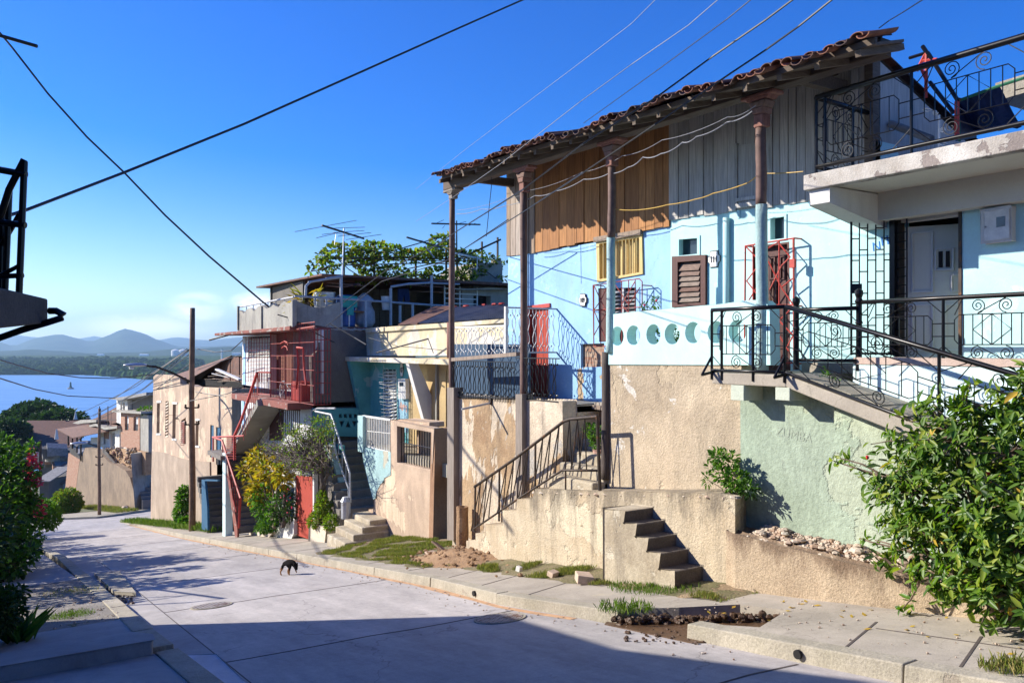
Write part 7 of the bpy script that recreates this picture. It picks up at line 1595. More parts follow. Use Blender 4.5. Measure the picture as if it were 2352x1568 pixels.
# flowers on the parapet, leaves seen through holes
plant('parapet_flower', 'thin pink-flowered plant standing above the mint parapet', 'plant', PX(1500, 712, 8.7), [B6(1505,695,8.7,.05,.06,.09), B6(1480,702,8.7,.05,.06,.05)], 90, .05, M['leaf_mid'], r=.004)
mb = MB()
for x, y in ((1508,690),(1480,700)): mb.rock(PX(x, y, 8.68), .02, 1, 6)
tag(mb.build('pink_blossom', M['pink']), 'pair of pink blossoms above the mint parapet', 'flowers')
plant('porch_plant', 'leafy plant standing on the porch behind the round openings', 'plant', PX(1555, 790, 8.8), [B6(1550,768,8.75,.1,.14,.14), B6(1510,770,8.75,.07,.1,.12)], 160, .09, M['leaf_mid'])
plant('ramp_weed', 'thin green weed growing on the ramp beside the porch wall', 'plant', PX(1915, 905, 8.7), [B6(1897,870,8.6,.05,.07,.12), B6(1912,885,8.6,.08,.08,.07)], 110, .06, M['leaf_mid'], r=.005)
# bushes by the middle houses
X = 8.0
ys = T('yellow_shrub', 'tall shrub with yellow and orange leaves beside the red outer stair', 'shrub', tuple(PX(630, 1205, X)))
bl = [B6(590,1055,X,.35,.4,.4), B6(570,1080,X,.3,.3,.35), B6(620,1080,X,.4,.4,.4), B6(600,1120,X,.4,.45,.4),  B6(650,1100,X,.3,.3,.3), B6(590,1135,X,.35,.35,.35), B6(645,1085,X,.25,.3,.2)]
foliage('leaves', bl, 1000, .2, M['leaf_yellow'], ys, .5, .3); foliage('green_leaves', [B6(610,1150,X,.45,.5,.5), B6(640,1170,X,.35,.4,.4), B6(600,1175,X,.3,.3,.25)], 520, .15, M['leaf_mid'], ys, .5, .2)
mb = MB(); limbs(mb, PX(630, 1212, X), [b[:3] for b in bl], .05, .015, 5, .08); mb.build('stems', M['bark_pale'], ys)
mb = MB(); limbs(mb, PX(650, 1210, X), [PX(635, 1120, X), PX(655, 1130, X)], .07, .05, 3, .05); mb.build('trunk', M['bark'], ys)
t = plant('rose_bush', 'dark green bush dotted with small red flowers left of the red door', 'bush', PX(665, 1195, X), [B6(655,1150,X,.3,.3,.35), B6(645,1180,X,.3,.3,.25), B6(665,1175,X,.2,.2,.3), B6(640,1195,X,.25,.25,.15)], 620, .11, M['leaf_dark'])
mb = MB()
for i in range(9): p, q = scatter([B6(665,1150,X-.25,.3,.35,.4)], 1, .8); mb.rock(tuple(p[0]), .022, 1, 6)
mb.build('red_flowers', M['pink'], t)
plant('low_bush', 'fresh green low plant in the whitewashed stone bed', 'bush', PX(622, 1225, X), [B6(620,1205,X,.35,.35,.2), B6(600,1212,X,.2,.2,.15)], 800, .1, M['leaf_mid'])
t = plant('small_bush', 'small pale green bush in the stone planter right of the red door', 'bush', PX(742, 1215, X+.2), [B6(742,1165,X+.2,.22,.25,.25), B6(738,1140,X+.2,.12,.15,.15), B6(728,1195,X+.2,.25,.3,.2), B6(760,1200,X+.2,.2,.2,.2)], 1500, .09, M['leaf_vine'])
# leaning twiggy tree
X = 8.1; TT = T('twiggy_tree', 'leaning half bare tree with grey tangled twigs over the red door', 'tree', tuple(PX(738, 1200, 8.3)))
mb = MB(); tr = [PX(738, 1205, 8.3), PX(735, 1150, 8.3), PX(742, 1110, 8.25), PX(738, 1080, 8.2), PX(715, 1068, X), PX(690, 1072, X)]
mb.tube(tr, [.11, .09, .09, .08, .06, .04], 8); mb.tube([tr[3], PX(742, 1050, X), PX(735, 1010, X), PX(745, 985, X)], [.06, .045, .03, .015], 6); mb.tube([tr[2], PX(755, 1085, 8.3), PX(750, 1040, 8.3)], [.05, .03, .015], 6); mb.build('trunk', M['bark'], TT)
tips = []; mb = MB()
for i in range(150):
    s0 = random.choice([tr[4], tr[5], PX(735, 1040, X), PX(700, 1060, X)]); px_, py_ = random.uniform(590, 760), 0; py_ = random.uniform(965, 1085) if px_ > 640 else random.uniform(1010, 1050)
    e_ = PX(px_, py_, X+random.uniform(-.5, .5)); m1 = s0.lerp(e_, .35)+Vector([random.uniform(-.15, .15) for _ in range(3)]); m2 = s0.lerp(e_, .7)+Vector([random.uniform(-.15, .15) for _ in range(3)])
    mb.tube([s0, m1, m2, e_], [.022, .014, .009, .005], 4, False)
    for k in range(5):
        b = [m1, m2, e_][k % 3]; q = b+Vector([random.uniform(-.35, .35) for _ in range(3)]); mb.tube([b, b.lerp(q, .5)+Vector((0, 0, random.uniform(-.06, .06))), q], [.008, .006, .004], 3, False); tips.append(q)
mb.build('twigs', M['bark'], TT)
pp_ = np.array([tuple(t_) for t_ in tips]); msk = pp_[:, 2] > -3.75; pp_ = pp_[msk]; pp_ = np.repeat(pp_[::2], 2, 0); pp_ = pp_+rng.normal(size=pp_.shape)*.1; n = len(pp_)
leafmesh('leaves', pp_, rnd(n), rnd(n)+np.array([0, 0, 1.]), rng.uniform(.06, .12, n), rng.uniform(.03, .05, n), M['leaf_vine'], TT)
foliage('crown_leaves', [B6(740,975,X,.3,.4,.25), B6(700,1000,X,.4,.4,.2), B6(665,985,X,.3,.3,.15), B6(745,1000,X,.25,.3,.2)], 480, .09, M['leaf_vine'], TT, .45, .2)
# climber at the utility pole
plant('pole_plant', 'green leafy plant growing beside the brown wooden pole', 'plant', PX(427, 1215, 8.3), [B6(422,1150,8.3,.3,.4,.35), B6(418,1175,8.3,.35,.4,.3), B6(430,1205,8.3,.5,.6,.35), B6(420,1130,8.3,.2,.25,.25)], 1100, .2, M['leaf_mid'], asp=.7)
# vine on the roof pergola
VN = T('vine', 'sprawling green vine covering the roof pergola', 'vine', (12, 25.5, 2.3)); V6 = lambda px, py, Y, rx, ry, rz: (*PY(px, py, Y), rx, ry, rz)
vb = [V6(x, y, 25.6+random.uniform(-.3, .8), rx*.9, .7, rz*.72) for x, y, rx, rz in ((805,572,.45,.25),(830,590,.5,.4),(860,575,.6,.35),(850,610,.5,.35),(900,580,.6,.3),(940,590,.6,.3),(980,585,.6,.3),(1010,575,.6,.35),(1015,555,.35,.3),(1060,590,.6,.3),(1095,590,.4,.25),(900,625,.5,.3),(950,640,.5,.25),(1000,630,.5,.3),(870,640,.35,.25),(1060,635,.4,.35),(1085,625,.4,.3),(1120,600,.3,.2),(745,590,.2,.25),(765,575,.25,.25),(730,605,.15,.15),(715,622,.12,.1),(755,610,.2,.3),(1150,610,.15,.12),(1140,640,.2,.1),(1010,545,.15,.15),(780,600,.15,.2),(835,640,.25,.3))]
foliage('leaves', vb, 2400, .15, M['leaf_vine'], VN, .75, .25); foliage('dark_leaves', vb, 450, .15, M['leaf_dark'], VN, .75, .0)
mb = MB(); 
for i in range(40): a, b = random.choice(vb), random.choice(vb); 
for a, b in zip(vb, vb[1:]): mb.tube([a[:3], tuple((a[i]+b[i])/2+random.uniform(-.1, .1) for i in range(3)), b[:3]], .018, 4)
mb.build('stems', M['bark'], VN)
PGL = T('pergola', 'thin dark poles of the roof pergola under the vine', 'pergola', (13, 25.5, 2.2)); mb = MB(); 
for x, y0_, y1_ in ((790, 560, 640), (860, 562, 635), (955, 575, 650), (1050, 575, 640), (1107, 555, 620), (1143, 545, 605), (1025, 570, 640)): mb.tube([PY(x, y1_, 25.7), PY(x, y0_, 25.7)], .04, 5)
mb.tube([PY(1040, 600, 25.7), PY(1107, 570, 25.7), PY(1150, 550, 25.7)], .035, 5); mb.tube([PY(730, 620, 25.7), PY(860, 590, 25.7), PY(1040, 595, 25.7)], .03, 5); mb.build('poles', M['iron'], PGL)
plant('spiky_plant', 'spiky yellowish plant behind the sagging roof parapet', 'plant', PY(*C2(890, 860), 24.9), [(*PY(*C2(890, 830), 24.9), .4, .2, .3)], 60, .5, M['leaf_yellow'], asp=.08, shell=.1)
# antennas
def antenna(lab, mast, boom, els, Y, col='alu', boomcol='black'):
    t = T('tv_antenna', lab, 'antenna', tuple(PY(*mast[0], Y)), 'rooftop television antennas'); mb = MB()
    mb.tube([PY(*p, Y) for p in mast], .025, 5); mb.build('mast', M[col], t)
    mb = MB(); mb.bar(PY(*boom[0], Y-.3), PY(*boom[1], Y+.3), .05); mb.build('boom', M[boomcol], t); mb = MB()
    for a, b in els: mb.tube([PY(*a, Y-.1), PY(*b, Y+.1)], .009, 4)
    mb.build('elements', M[col], t)
e = lambda C_, *q: [(C_(a, b), C_(c, d)) for a, b, c, d in q]
antenna('pale antenna with dark slanting boom at the left end of the vine', [C2(1190,600), C2(1205,180)], (C2(1010,158), C2(1380,275)), e(C2, (1010,240,1200,215),(1110,218,1200,240),(770,215,1315,115),(960,270,1150,225),(1060,185,1390,175),(1220,215,1385,205),(1220,285,1535,238),(1150,255,1445,222),(1120,330,1135,235)), 24.4)
antenna('dark antenna with level boom behind the leftmost gallery post', [CD(990,420), CD(988,100)], (CD(800,122), CD(1165,130)), e(CD, (830,122,890,95),(1010,120,1060,108),(900,135,880,160),(1080,138,1130,120)), 25.2, 'black')
antenna('tilted antenna boom lying over the middle of the vine', [CD(820,380), CD(745,290)], (CD(612,226), CD(860,300)), e(CD, (680,250,735,250),(770,300,900,290),(820,315,930,310)), 25.0, 'greyiron')
antenna('pale many-rod antenna right of the leftmost gallery post', [CD(1140,470), CD(1145,370)], (CD(970,345), CD(1200,395)), e(CD, (975,345,1080,350),(1000,355,1110,362),(1010,368,1130,373),(1020,382,1150,382),(1040,395,1170,393),(1080,465,1195,458)), 25.1, 'alu', 'alu')
antenna('dark antenna stub fixed to the peach house wall', [C8(630,960), C8(630,890)], (C8(490,925), C8(690,915)), e(C8, (385,872,640,885),(495,905,620,915),(560,860,560,880)), 44, 'iron', 'iron')
# grasses
def grass(name, lab, pts_fn, n, h, mat, cat='grass'):
    P_ = np.array([pts_fn() for _ in range(n)]); d = rnd(n)*.45+np.array([0, 0, 1.]); s = h*rng.uniform(.4, 1.3, n)
    o = leafmesh(name, P_, d, rnd(n), s, s*.06+.003, mat, None, .1, .3); tag(o, lab, cat, kind='stuff'); return o
def vg():
    while True:
        y = rng.uniform(6.7, 19.3); x = rng.uniform(7.2, 8.7)
        if y > 13.6: x = rng.uniform(6.9, 9.0)
        if y < 12.6 and x > 7.95: continue
        if 6.9 < y < 9.9 and x > 7.42: continue
        if ((x-8.05)/1.0)**2+((y-14.1)/1.4)**2 < 1: continue
        k = mn.noise(Vector((x*1.6, y*1.6, 0)))
        if k > -.12+ .25*(y < 14): return (x, y, -2-SLOPE*y+verge_h(x, y))
grass('grass', 'short dry green grass on the verge between pavement and house walls', vg, 26000, .06, M['grass'])
def tuft(px_, py_, r, off=.15): 
    c = PG(px_, py_, off)
    def f():
        a, q = rng.uniform(0, 6.28), rng.uniform(0, 1)**.7*r; return (c.x+q*math.cos(a), c.y+q*math.sin(a)*1.4, -2-SLOPE*(c.y+q*math.sin(a)*1.4)+off)
    return f
grass('grass_tuft', 'tuft of grass growing over the broken edge of the pavement', tuft(1435, 1400, .28), 320, .1, M['grassdark'])
grass('grass_tuft', 'yellow green grass tuft at the right edge of the pavement', tuft(2340, 1540, .2), 500, .09, M['grass'])
grass('grass_tuft', 'grass along the foot of the short steps', tuft(1500, 1350, .5), 1100, .075, M['grassdark'])
grass('grass_tuft', 'small green grass patch on the gravel stretch of the left path', tuft(165, 1412, .35), 700, .05, M['grassdark'])
grass('grass_tuft', 'thin dry grass on the far part of the gravel stretch', tuft(170, 1358, .6), 500, .05, M['grass'])
def g2():
    y = rng.uniform(33, 56); x = rng.uniform(7.6, 8.6); return (x, y, -2-SLOPE*y+.16)
grass('grass', 'bright green grass strip at the foot of the peach house', g2, 4500, .25, M['grassdark'])
def g3():
    y = rng.uniform(78, 92); x = 12.2-(y-80)*.13-rng.uniform(.3, 2.2); return (x, y, gz(y)+.16)
grass('grass', 'grass strip at the foot of the far retaining wall', g3, 3500, .3, M['grass'])
for px_, py_ in ((590, 1232), (500, 1240), (760, 1255)): pass
# hedge on the left with pink flowers
HD = T('hedge', 'tall climbing hedge with pink flowers along the left pavement', 'hedge', (1.0, 26, -6)); hb = []
Hx = lambda px, py, D, rx, ry, rz: (*PD(px, py, D), rx, ry, rz)
for px_, py_, D, r in ((20,1040,24,.8),(60,1060,25,.6),(30,1100,23,.9),(75,1110,24,.6),(20,1160,22,.9),(70,1180,23,.7),(20,1220,21,.9),(65,1240,21,.7),(90,1255,22,.45),(20,1290,20,.8),(70,1290,20,.5),(95,1215,24,.4),(90,1150,25,.4),(-40,1080,24,1.2),(-40,1200,21,1.2),(-50,1290,20,1),(100,1270,20,.3),(50,1030,26,.4),(85,1085,25,.3),(60,1300,19.5,.35)):
    hb.append(Hx(px_-32, py_, D, r*.78, r*1.1, r*.7))
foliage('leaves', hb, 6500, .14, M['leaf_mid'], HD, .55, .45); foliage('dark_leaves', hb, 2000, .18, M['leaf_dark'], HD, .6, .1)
mb = MB(); limbs(mb, PD(25, 1330, 21), [b[:3] for b in hb[:10]], .13, .04, 4, .1); mb.build('trunk', M['bark_pale'], HD)
sp_ = []
for _ in range(26): sp_.append(Hx(random.uniform(40, 92), random.uniform(1020, 1290), 23+random.random()*2, .14, .2, .14))
foliage('sprays', sp_, 1800, .13, M['leaf_mid'], HD, .5, .1)
fl = [Hx(x, y, 23.5, .12, .12, .1) for x, y in ((72,1060),(85,1065),(60,1090),(72,1098),(88,1105),(65,1120),(95,1155),(75,1040),(90,1180),(30,1280))]; foliage('pink_flowers', fl, 330, .1, M['pink'], HD, .8, .1)
plant('flower_bush', 'bushy end of the hedge with pale pink flowers at the street bottom', 'bush', PD(110, 1200, 40), [Hx(105,1180,40,.6,.8,.6), Hx(112,1195,40,.5,.6,.4), Hx(95,1170,41,.5,.6,.5)], 1300, .2, M['leaf_mid'])
# hedges along the left pavement further on (shade the far road)
def hedge_row(lab, segs, n, size):
    t = T('hedge', lab, 'hedge', (segs[0][0], segs[0][1], gz(segs[0][1]))); foliage('leaves', segs, n, size, M['leaf_dark'], t, .5, .4); mb = MB()
    for s_ in segs[:6]: mb.tube([(s_[0], s_[1], gz(s_[1])), s_[:3]], .07, 6)
    mb.build('trunk', M['bark'], t)
hedge_row('row of dark garden bushes along the left pavement behind the flowering hedge', [(random.uniform(-.9, .3), 19+i*1.3, -2-SLOPE*(19+i*1.3)+random.uniform(.8, 1.9), .9, .9, random.uniform(.6, 1.1)) for i in range(26)], 9000, .22)
hedge_row('tall ragged garden trees at the left whose crowns shade the middle of the road', [(random.uniform(-1.6, -.3), 22+i*1.05, -2-SLOPE*(22+i*1.05)+random.uniform(1.2, 4.2), random.uniform(.4, .9), random.uniform(.4, .8), random.uniform(.3, 1.0)) for i in range(30)], 8000, .25)
hedge_row('garden trees shading the road lower down on the left', [(random.uniform(-1.5, .5), 48+i*1.6, gz(48+i*1.6)+random.uniform(1, 3.2), 1.3, 1.3, 1.3) for i in range(10)], 4500, .3)
# near left bushes
NB = T('dark_bush', 'dark shaded leafy bush at the lower left edge', 'bush', tuple(PG(20, 1460))); nb = [Hx(5,1380,11,.17,.25,.16), Hx(30,1372,11.3,.13,.2,.12), Hx(5,1420,10.6,.17,.3,.18), Hx(35,1405,11,.11,.2,.12), Hx(-30,1400,10.6,.3,.4,.3), Hx(48,1358,11.5,.08,.12,.06)]
foliage('leaves', nb, 1700, .085, M['leaf_dark'], NB, .5, .3); mb = MB(); limbs(mb, PG(20, 1490), [b[:3] for b in nb], .03, .012, 4, .04); mb.build('stems', M['bark'], NB)
SPK = T('spiky_bush', 'green plant with long strap leaves in front of the dark bush', 'plant', tuple(PG(55, 1475))); n = 44; c = np.array(PG(45, 1478, .1)); a = rng.uniform(0, 6.28, n); dd = np.stack([np.cos(a)*.45, np.sin(a)*.45, np.ones(n)], 1)+rnd(n)*.15
leafmesh('strap_leaves', np.repeat(c[None], n, 0)+rng.normal(size=(n, 3))*np.array([.07, .07, .0]), dd, -np.stack([np.cos(a), np.sin(a), -.3*np.ones(n)], 1), rng.uniform(.35, .62, n), rng.uniform(.035, .05, n), M['leaf_mid'], SPK, .1, .35)
# far bushes and trees
plant('bush', 'round bright bush at the foot of the far retaining wall', 'bush', PD(*Z(640, 1350), 78), [Hx(*Z(650, 1260), 78, 1.2, 1.2, 1.2), Hx(*Z(600, 1240), 78, .8, .8, .7), Hx(*Z(690, 1290), 78, .9, .9, .9)], 2600, .3, M['leaf_vine'])
plant('bush', 'small dark bush left of the bright round bush', 'bush', PD(*Z(545, 1360), 80), [Hx(*Z(545, 1310), 80, .9, .9, .9)], 800, .3, M['leaf_dark'])
plant('roof_weed', 'bright green weed on the sheet canopy of the far brick house', 'plant', PD(*Z(1430, 400), 76), [Hx(*Z(1430, 385), 76, .9, .6, .35)], 300, .25, M['leaf_mid'])
def far_tree(lab, bl, D, n, size, mat, base):
    t = T('tree', lab, 'tree', tuple(PD(*Z(*base), D))); foliage('crown', [Hx(*Z(x, y), D+random.uniform(-2, 2), r, r, r*.8) for x, y, r in bl], n, size, mat, t, .6, .35); mb = MB(); limbs(mb, PD(*Z(*base), D), [PD(*Z(x, y), D) for x, y, r in bl[:6]], .5, .15, 4, .3); mb.build('trunk', M['bark'], t)
far_tree('tall dark tree against the bay at far left', [(270,400,2.2),(360,390,2.3),(430,410,2.4),(200,440,2.2),(150,480,2.4),(300,470,3),(400,480,3),(100,500,2),(200,540,3),(320,560,3.4),(440,430,1.6),(110,540,2.4),(470,405,.9)], 150, 8000, .8, M['leaf_dark'], (270, 720))
far_tree('lower brownish green tree right of the tall dark tree', [(420,520,2.4),(520,500,2.4),(600,480,2.4),(600,440,1.2),(700,500,2.2),(480,580,2.8),(600,570,3),(380,600,2.4),(560,620,2.6),(660,560,2.4),(750,500,1.2)], 138, 7500, .75, M['leaf_dark'], (560, 720))
far_tree('low olive green tree at the left edge below the bay', [(20,600,2.4),(80,590,2.4),(140,610,2.4),(-40,580,2.6),(180,630,1.8)], 128, 3000, .7, M['leaf_dark'], (60, 700))
mb = MB(); a, b = PD(*Z(-20, 468), 340), PD(*Z(70, 470), 340); mb.hexa([(a.x, a.y, -41), (b.x, b.y, -41), (b.x+6, b.y+9, -41), (a.x+6, a.y+9, -41)], [(a.x, a.y, a.z), (b.x, b.y, a.z), (b.x+6, b.y+9, a.z), (a.x+6, a.y+9, a.z)]); tag(mb.build('waterfront_shed', plain('blue_shed', (.05, .18, .4), .7)), 'blue waterfront shed at the left edge by the bay', 'shed')
# overhead cables
def cable(lab, pts, D, r=.012, mat='cable', sag=0, g='overhead cables'):
    """pts pixel list; D list of depths"""
    P3 = [PD(x, y, d) for (x, y), d in zip(pts, D)]; full = []
    for i in range(len(P3)-1):
        for k in range(10): full.append(P3[i].lerp(P3[i+1], k/10)-Vector((0, 0, sag*4*(k/10)*(1-k/10))))
    full.append(P3[-1]); mb = MB(); mb.tube(full, r, 5); return tag(mb.build('overhead_cable', M[mat]), lab, 'cable', g)
cable('thick black cable rising from the left balcony across the sky', [(-60,520),(60,482),(285,396),(560,285),(830,165),(1060,62),(1280,-35)], [17,19,23,27,31,35,40], .042)
cable('black cable falling from the top left corner to the tall house', [(-30,40),(30,112),(110,215),(200,315),(285,396),(380,495),(480,588),(600,690),(705,775)], [24,24,24.3,24.7,25,25.5,26,26.5,27], .03)
def ptsC(C_, q): return [C_(a, b) for a, b in q]
CW = cr(1000, 0, 1.2379)
cable('thin pale cable ending at the gallery beam, uppermost over the roof', ptsC(CW, [(1560,-60),(1400,100),(1150,290),(950,440),(700,630),(500,790)]), [9,10,12,14,17,20], .0035, 'cable_white')
cable('pale cable passing in front of the roof tiles', ptsC(CW, [(1830,-60),(1640,105),(1400,270),(1180,430),(1000,570),(860,680),(660,820),(500,925)]), [6,6.3,6.7,7,8,9,12,15], .003, 'cable_white')
cable('thin dark cable over the roof, third from the left', ptsC(CW, [(1960,-50),(1800,80),(1500,300),(1200,515)]), [7,7.5,9,12], .005)
cable('dark cable over the roof, second from the right', ptsC(CW, [(2140,-50),(1960,85),(1720,250),(1500,410),(1200,600),(950,790),(680,960),(560,1040)]), [7,7.5,8,7.3,7.6,8.5,14,20], .009)
cable('dark cable over the roof, nearest the balcony', ptsC(CW, [(2300,-50),(2100,110),(1960,210),(1810,310),(1500,520),(1200,720),(940,890),(700,1040)]), [7,7.5,7.7,7.4,7.5,8.3,13,20], .009)
cable('thin black cable from the roof corner to the top edge', ptsC(cr(2600, 0, 2.2395), [(820,215),(900,155),(1000,95),(1150,0),(1250,-60)]), [9,9,8,7.5,7], .006)
cable('black and white twisted wire slung between the gallery posts', ptsC(C1, [(240,710),(460,668),(680,635),(930,550),(1110,510),(1360,405),(1580,355),(1750,300),(1880,210),(2040,180),(2230,80),(2350,30)])+ptsC(CW, [(1800,510),(1905,465)]), [17,16.3,15.6,14.9,14.4,13.7,13.1,12.6,12.2,11.7,11.3,11,10.6,10.2], .007, 'cable_white', .03)
cable('plain pale wire above the twisted one between the gallery posts', ptsC(C1, [(245,678),(680,572),(870,505),(1340,345),(1700,200),(2050,60)])+ptsC(CW, [(1800,490),(1920,440)]), [17,15.5,15,13.8,12.7,11.7,10.5,10.2], .004, 'cable_white', .04)
cable('yellow cord tied from gallery post to the balcony', ptsC(C1, [(1575,668),(1640,670),(1850,675),(2100,630),(2350,580),(2500,530),(2800,440)])+[(1745,398),(1845,394)], [13.2,13,12.6,12,11.5,11.2,10.6,10.8,10.2], .007, 'cable_yellow', .01)
cable('loose black wire hanging from the gallery beam at the left end', ptsC(C1, [(540,378),(550,420),(525,650),(500,910)]), [16]*4, .007)
cable('thin black wire crossing low on the left above the water, upper one', ptsC(cr(0, 800, 2.6133), [(-60,1065),(0,1082),(200,1140),(420,1200),(700,1238),(1000,1246),(1350,1210),(1650,1000)]), [20,22,26,30,33,35,35,35], .02)
cable('thin black wire crossing low on the left above the water, lower one', ptsC(cr(0, 800, 2.6133), [(-60,1225),(0,1245),(300,1340),(600,1400),(1010,1420),(1250,1260),(1670,990)]), [20,24,32,38,45,40,35], .022)
for i, (x0_, y0_, x1_, y1_) in enumerate(((1650,985,700,1560),(1660,1040,760,1600),(1665,1000,820,1580),(1680,1110,880,1600))): cable(['topmost of the four wires strung between the two street poles', 'second from the top of the four wires between the two street poles', 'third from the top of the four wires between the two street poles', 'lowest of the four wires strung between the two street poles'][(0, 2, 1, 3)[i]], ptsC(cr(0, 800, 2.6133), [(x0_, y0_), ((x0_+x1_)/2+30, (y0_+y1_)/2+40), (x1_, y1_)]), [35,50,71], .02)
cable('wire from the brown pole to the red slab of the tall house, upper', ptsC(cr(0, 800, 2.6133), [(1740,985),(1900,1015),(2040,1000),(2140,910)]), [35,33,31,29], .018)
cable('wire from the brown pole to the tall house, second', ptsC(cr(0, 800, 2.6133), [(1745,1170),(1900,1110),(2130,1035)]), [35,32,29], .014)
cable('dark wire draped across the peach house front', ptsC(C8, [(785,530),(1000,570),(1230,600)]), [34,33,32], .018)
cable('dark wire rising right from the brown pole across the peach house', ptsC(C8, [(700,665),(830,640),(1250,560),(1400,500)]), [34.5,34,32,30], .016)
cable('dark line strung over the sagging parapet to the terrace roof', ptsC(C2, [(620,945),(760,985),(900,1080),(1120,1190)]), [25,25,24.5,24], .018)
cable('dark bar jutting left from the red roof slab', ptsC(C2, [(20,1168),(200,1120),(300,1095)]), [31,30,29], .04)
cable('dark wire from the roof terrace down over the dark side wall', ptsC(C2, [(1085,1025),(1300,1150),(1400,1210)]), [23,22.5,22], .02)
cable('slanting thin wire in front of the roof terrace, upper', ptsC(CD, [(130,720),(450,480),(930,240)]), [22,20,18], .01)
cable('slanting thin wire in front of the roof terrace, lower', ptsC(CD, [(0,900),(420,560),(900,410),(1380,90)]), [22,20,18,16], .01)
cable('thin wire looping across the cream wall', ptsC(CD, [(325,985),(550,1050),(700,1060),(900,1080)]), [23,21.5,20.5,19.5], .008)
# dog
DG = PG(664, 1320); hd = math.radians(38); fx = Vector((CS*math.cos(hd)-SN*math.sin(hd), -SN*math.cos(hd)-CS*math.sin(hd), 0)).normalized(); fy = Vector((-fx.y, fx.x, 0))
sk = bpy.data.meshes.new('body'); J = []; E = []; Rr = []
def jn(x, y, z, r, par=None):
    J.append(DG+fx*x*1.05+fy*y*1.05+Vector((0, 0, z*1.05-(x*fx.y)*SLOPE))); Rr.append(r*1.05)
    if par is not None: E.append((par, len(J)-1))
    return len(J)-1
a0 = jn(-.13, 0, .245, .055); a1 = jn(-.03, 0, .262, .058, a0); a2 = jn(.08, 0, .255, .062, a1); a3 = jn(.14, 0, .25, .05, a2); a4 = jn(.19, .0, .22, .034, a3); a5 = jn(.225, 0, .185, .04, a4); a6 = jn(.238, 0, .13, .024, a5); jn(.24, 0, .1, .015, a6)
for s_, dx_ in ((-1, -.04), (1, .06)):
    h = jn(-.14, s_*.045, .2, .034, a0); k = jn(-.115+dx_, s_*.05, .13, .022, h); o1 = jn(-.165+dx_, s_*.05, .075, .014, k); o2 = jn(-.155+dx_, s_*.05, .015, .013, o1); jn(-.13+dx_, s_*.05, .012, .012, o2)
    h = jn(.1, s_*.04, .19, .03, a2); k = jn(.1+dx_*.7, s_*.045, .11, .017, h); o1 = jn(.1+dx_, s_*.045, .02+(.05 if s_ > 0 else 0), .013, k); jn(.12+dx_, s_*.045, .012+(.03 if s_ > 0 else 0), .012, o1)
t1 = jn(-.2, 0, .2, .014, a0); t2 = jn(-.24, 0, .14, .011, t1); jn(-.3, 0, .1, .006, t2)
for s_ in (-1, 1): jn(.2, s_*.05, .235, .012, a5)
DT = T('dog', 'small black and tan dog sniffing the road near the kerb', 'dog', tuple(DG))
sk.from_pydata([tuple(p-DG) for p in J], E, []); so_ = bpy.data.objects.new('tmp', sk); COL.objects.link(so_); md = so_.modifiers.new('s', 'SKIN'); so_.modifiers.new('ss', 'SUBSURF').levels = 2
for i, r in enumerate(Rr): sk.skin_vertices[0].data[i].radius = (r, r)
sk.skin_vertices[0].data[0].use_root = True
bpy.context.view_layer.update(); me = bpy.data.meshes.new_from_object(so_.evaluated_get(bpy.context.evaluated_depsgraph_get())); bpy.data.objects.remove(so_)
m, nt, bs = newmat('black_tan_fur'); v = coords(nt); sz = nd(nt, 'SeparateXYZ'); nt.links.new(v, sz.inputs[0]); col = mix(nt, ramp(nt, sz.outputs[2], .09, .14), (.3, .14, .05), (.012, .01, .01)); nt.links.new(col, bs.inputs['Base Color']); bs.inputs['Roughness'].default_value = .95; bs.inputs['Specular IOR Level'].default_value = .1
me.materials.clear(); me.materials.append(m); me.polygons.foreach_set('use_smooth', [True]*len(me.polygons)); do = bpy.data.objects.new('body', me); COL.objects.link(do); do.parent = DT
# small road litter
for i, (x, y) in enumerate(((1090,1362),(900,1352),(1320,1420),(560,1370),(1560,1468),(440,1455))):
    pass
mb = MB()
for i in range(220):
    Y = random.uniform(5, 30); x = RcX(Y)-abs(random.gauss(0, .25))-.03; mb.rock((x, Y, -2-SLOPE*Y+.008), random.uniform(.006, .02), .6, 4)
for i in range(160):
    x, y = random.uniform(.2, 2), random.uniform(13.5, 20.5); mb.rock((x, y, -2-SLOPE*y+.145), random.uniform(.01, .03), .6, 4)
for i in range(140):
    Y = random.uniform(1, 7); x = random.uniform(RcX(Y)+.4, 7.7); mb.rock((x, Y, -2-SLOPE*Y+.148), random.uniform(.006, .018), .6, 4)
tag(mb.build('grit', M['rubble']), 'loose grit and pebbles along the kerb, pavement and gravel path', 'grit', kind='stuff')
mb = MB()
for i in range(40):
    Y = random.uniform(2, 6.5); x = random.uniform(6.6, 7.7); p = Vector((x, Y, -2-SLOPE*Y+.15)); a = random.random()*6; s = random.uniform(.02, .05); d1 = Vector((math.cos(a), math.sin(a), .2))*s; d2 = Vector((-math.sin(a), math.cos(a), .1))*s*.5
    mb.add([p-d1, p+d2, p+d1, p-d2], [(0, 1, 2, 3)])
tag(mb.build('fallen_leaves', M['leaf_yel1']), 'dry fallen leaves on the pavement below the big shrub', 'fallen leaves', kind='stuff')
# haze
mb = MB(); mb.box(-14000, 14000, -300, 14000, -46, 420); hz = mb.build('haze', None if False else M['dark'])
m = bpy.data.materials.new('air'); m.use_nodes = True; nt = m.node_tree; nt.nodes.clear(); o_ = nt.nodes.new('ShaderNodeOutputMaterial'); vs_ = nt.nodes.new('ShaderNodeVolumePrincipled'); vs_.inputs['Density'].default_value = 1.15e-4; vs_.inputs['Color'].default_value = (.45, .7, 1, 1); vs_.inputs['Anisotropy'].default_value = .3
nt.links.new(vs_.outputs[0], o_.inputs['Volume']); hz.data.materials.clear(); hz.data.materials.append(m); hz['kind'] = 'stuff'; hz['label'] = 'thin blue air haze over the bay and hills'
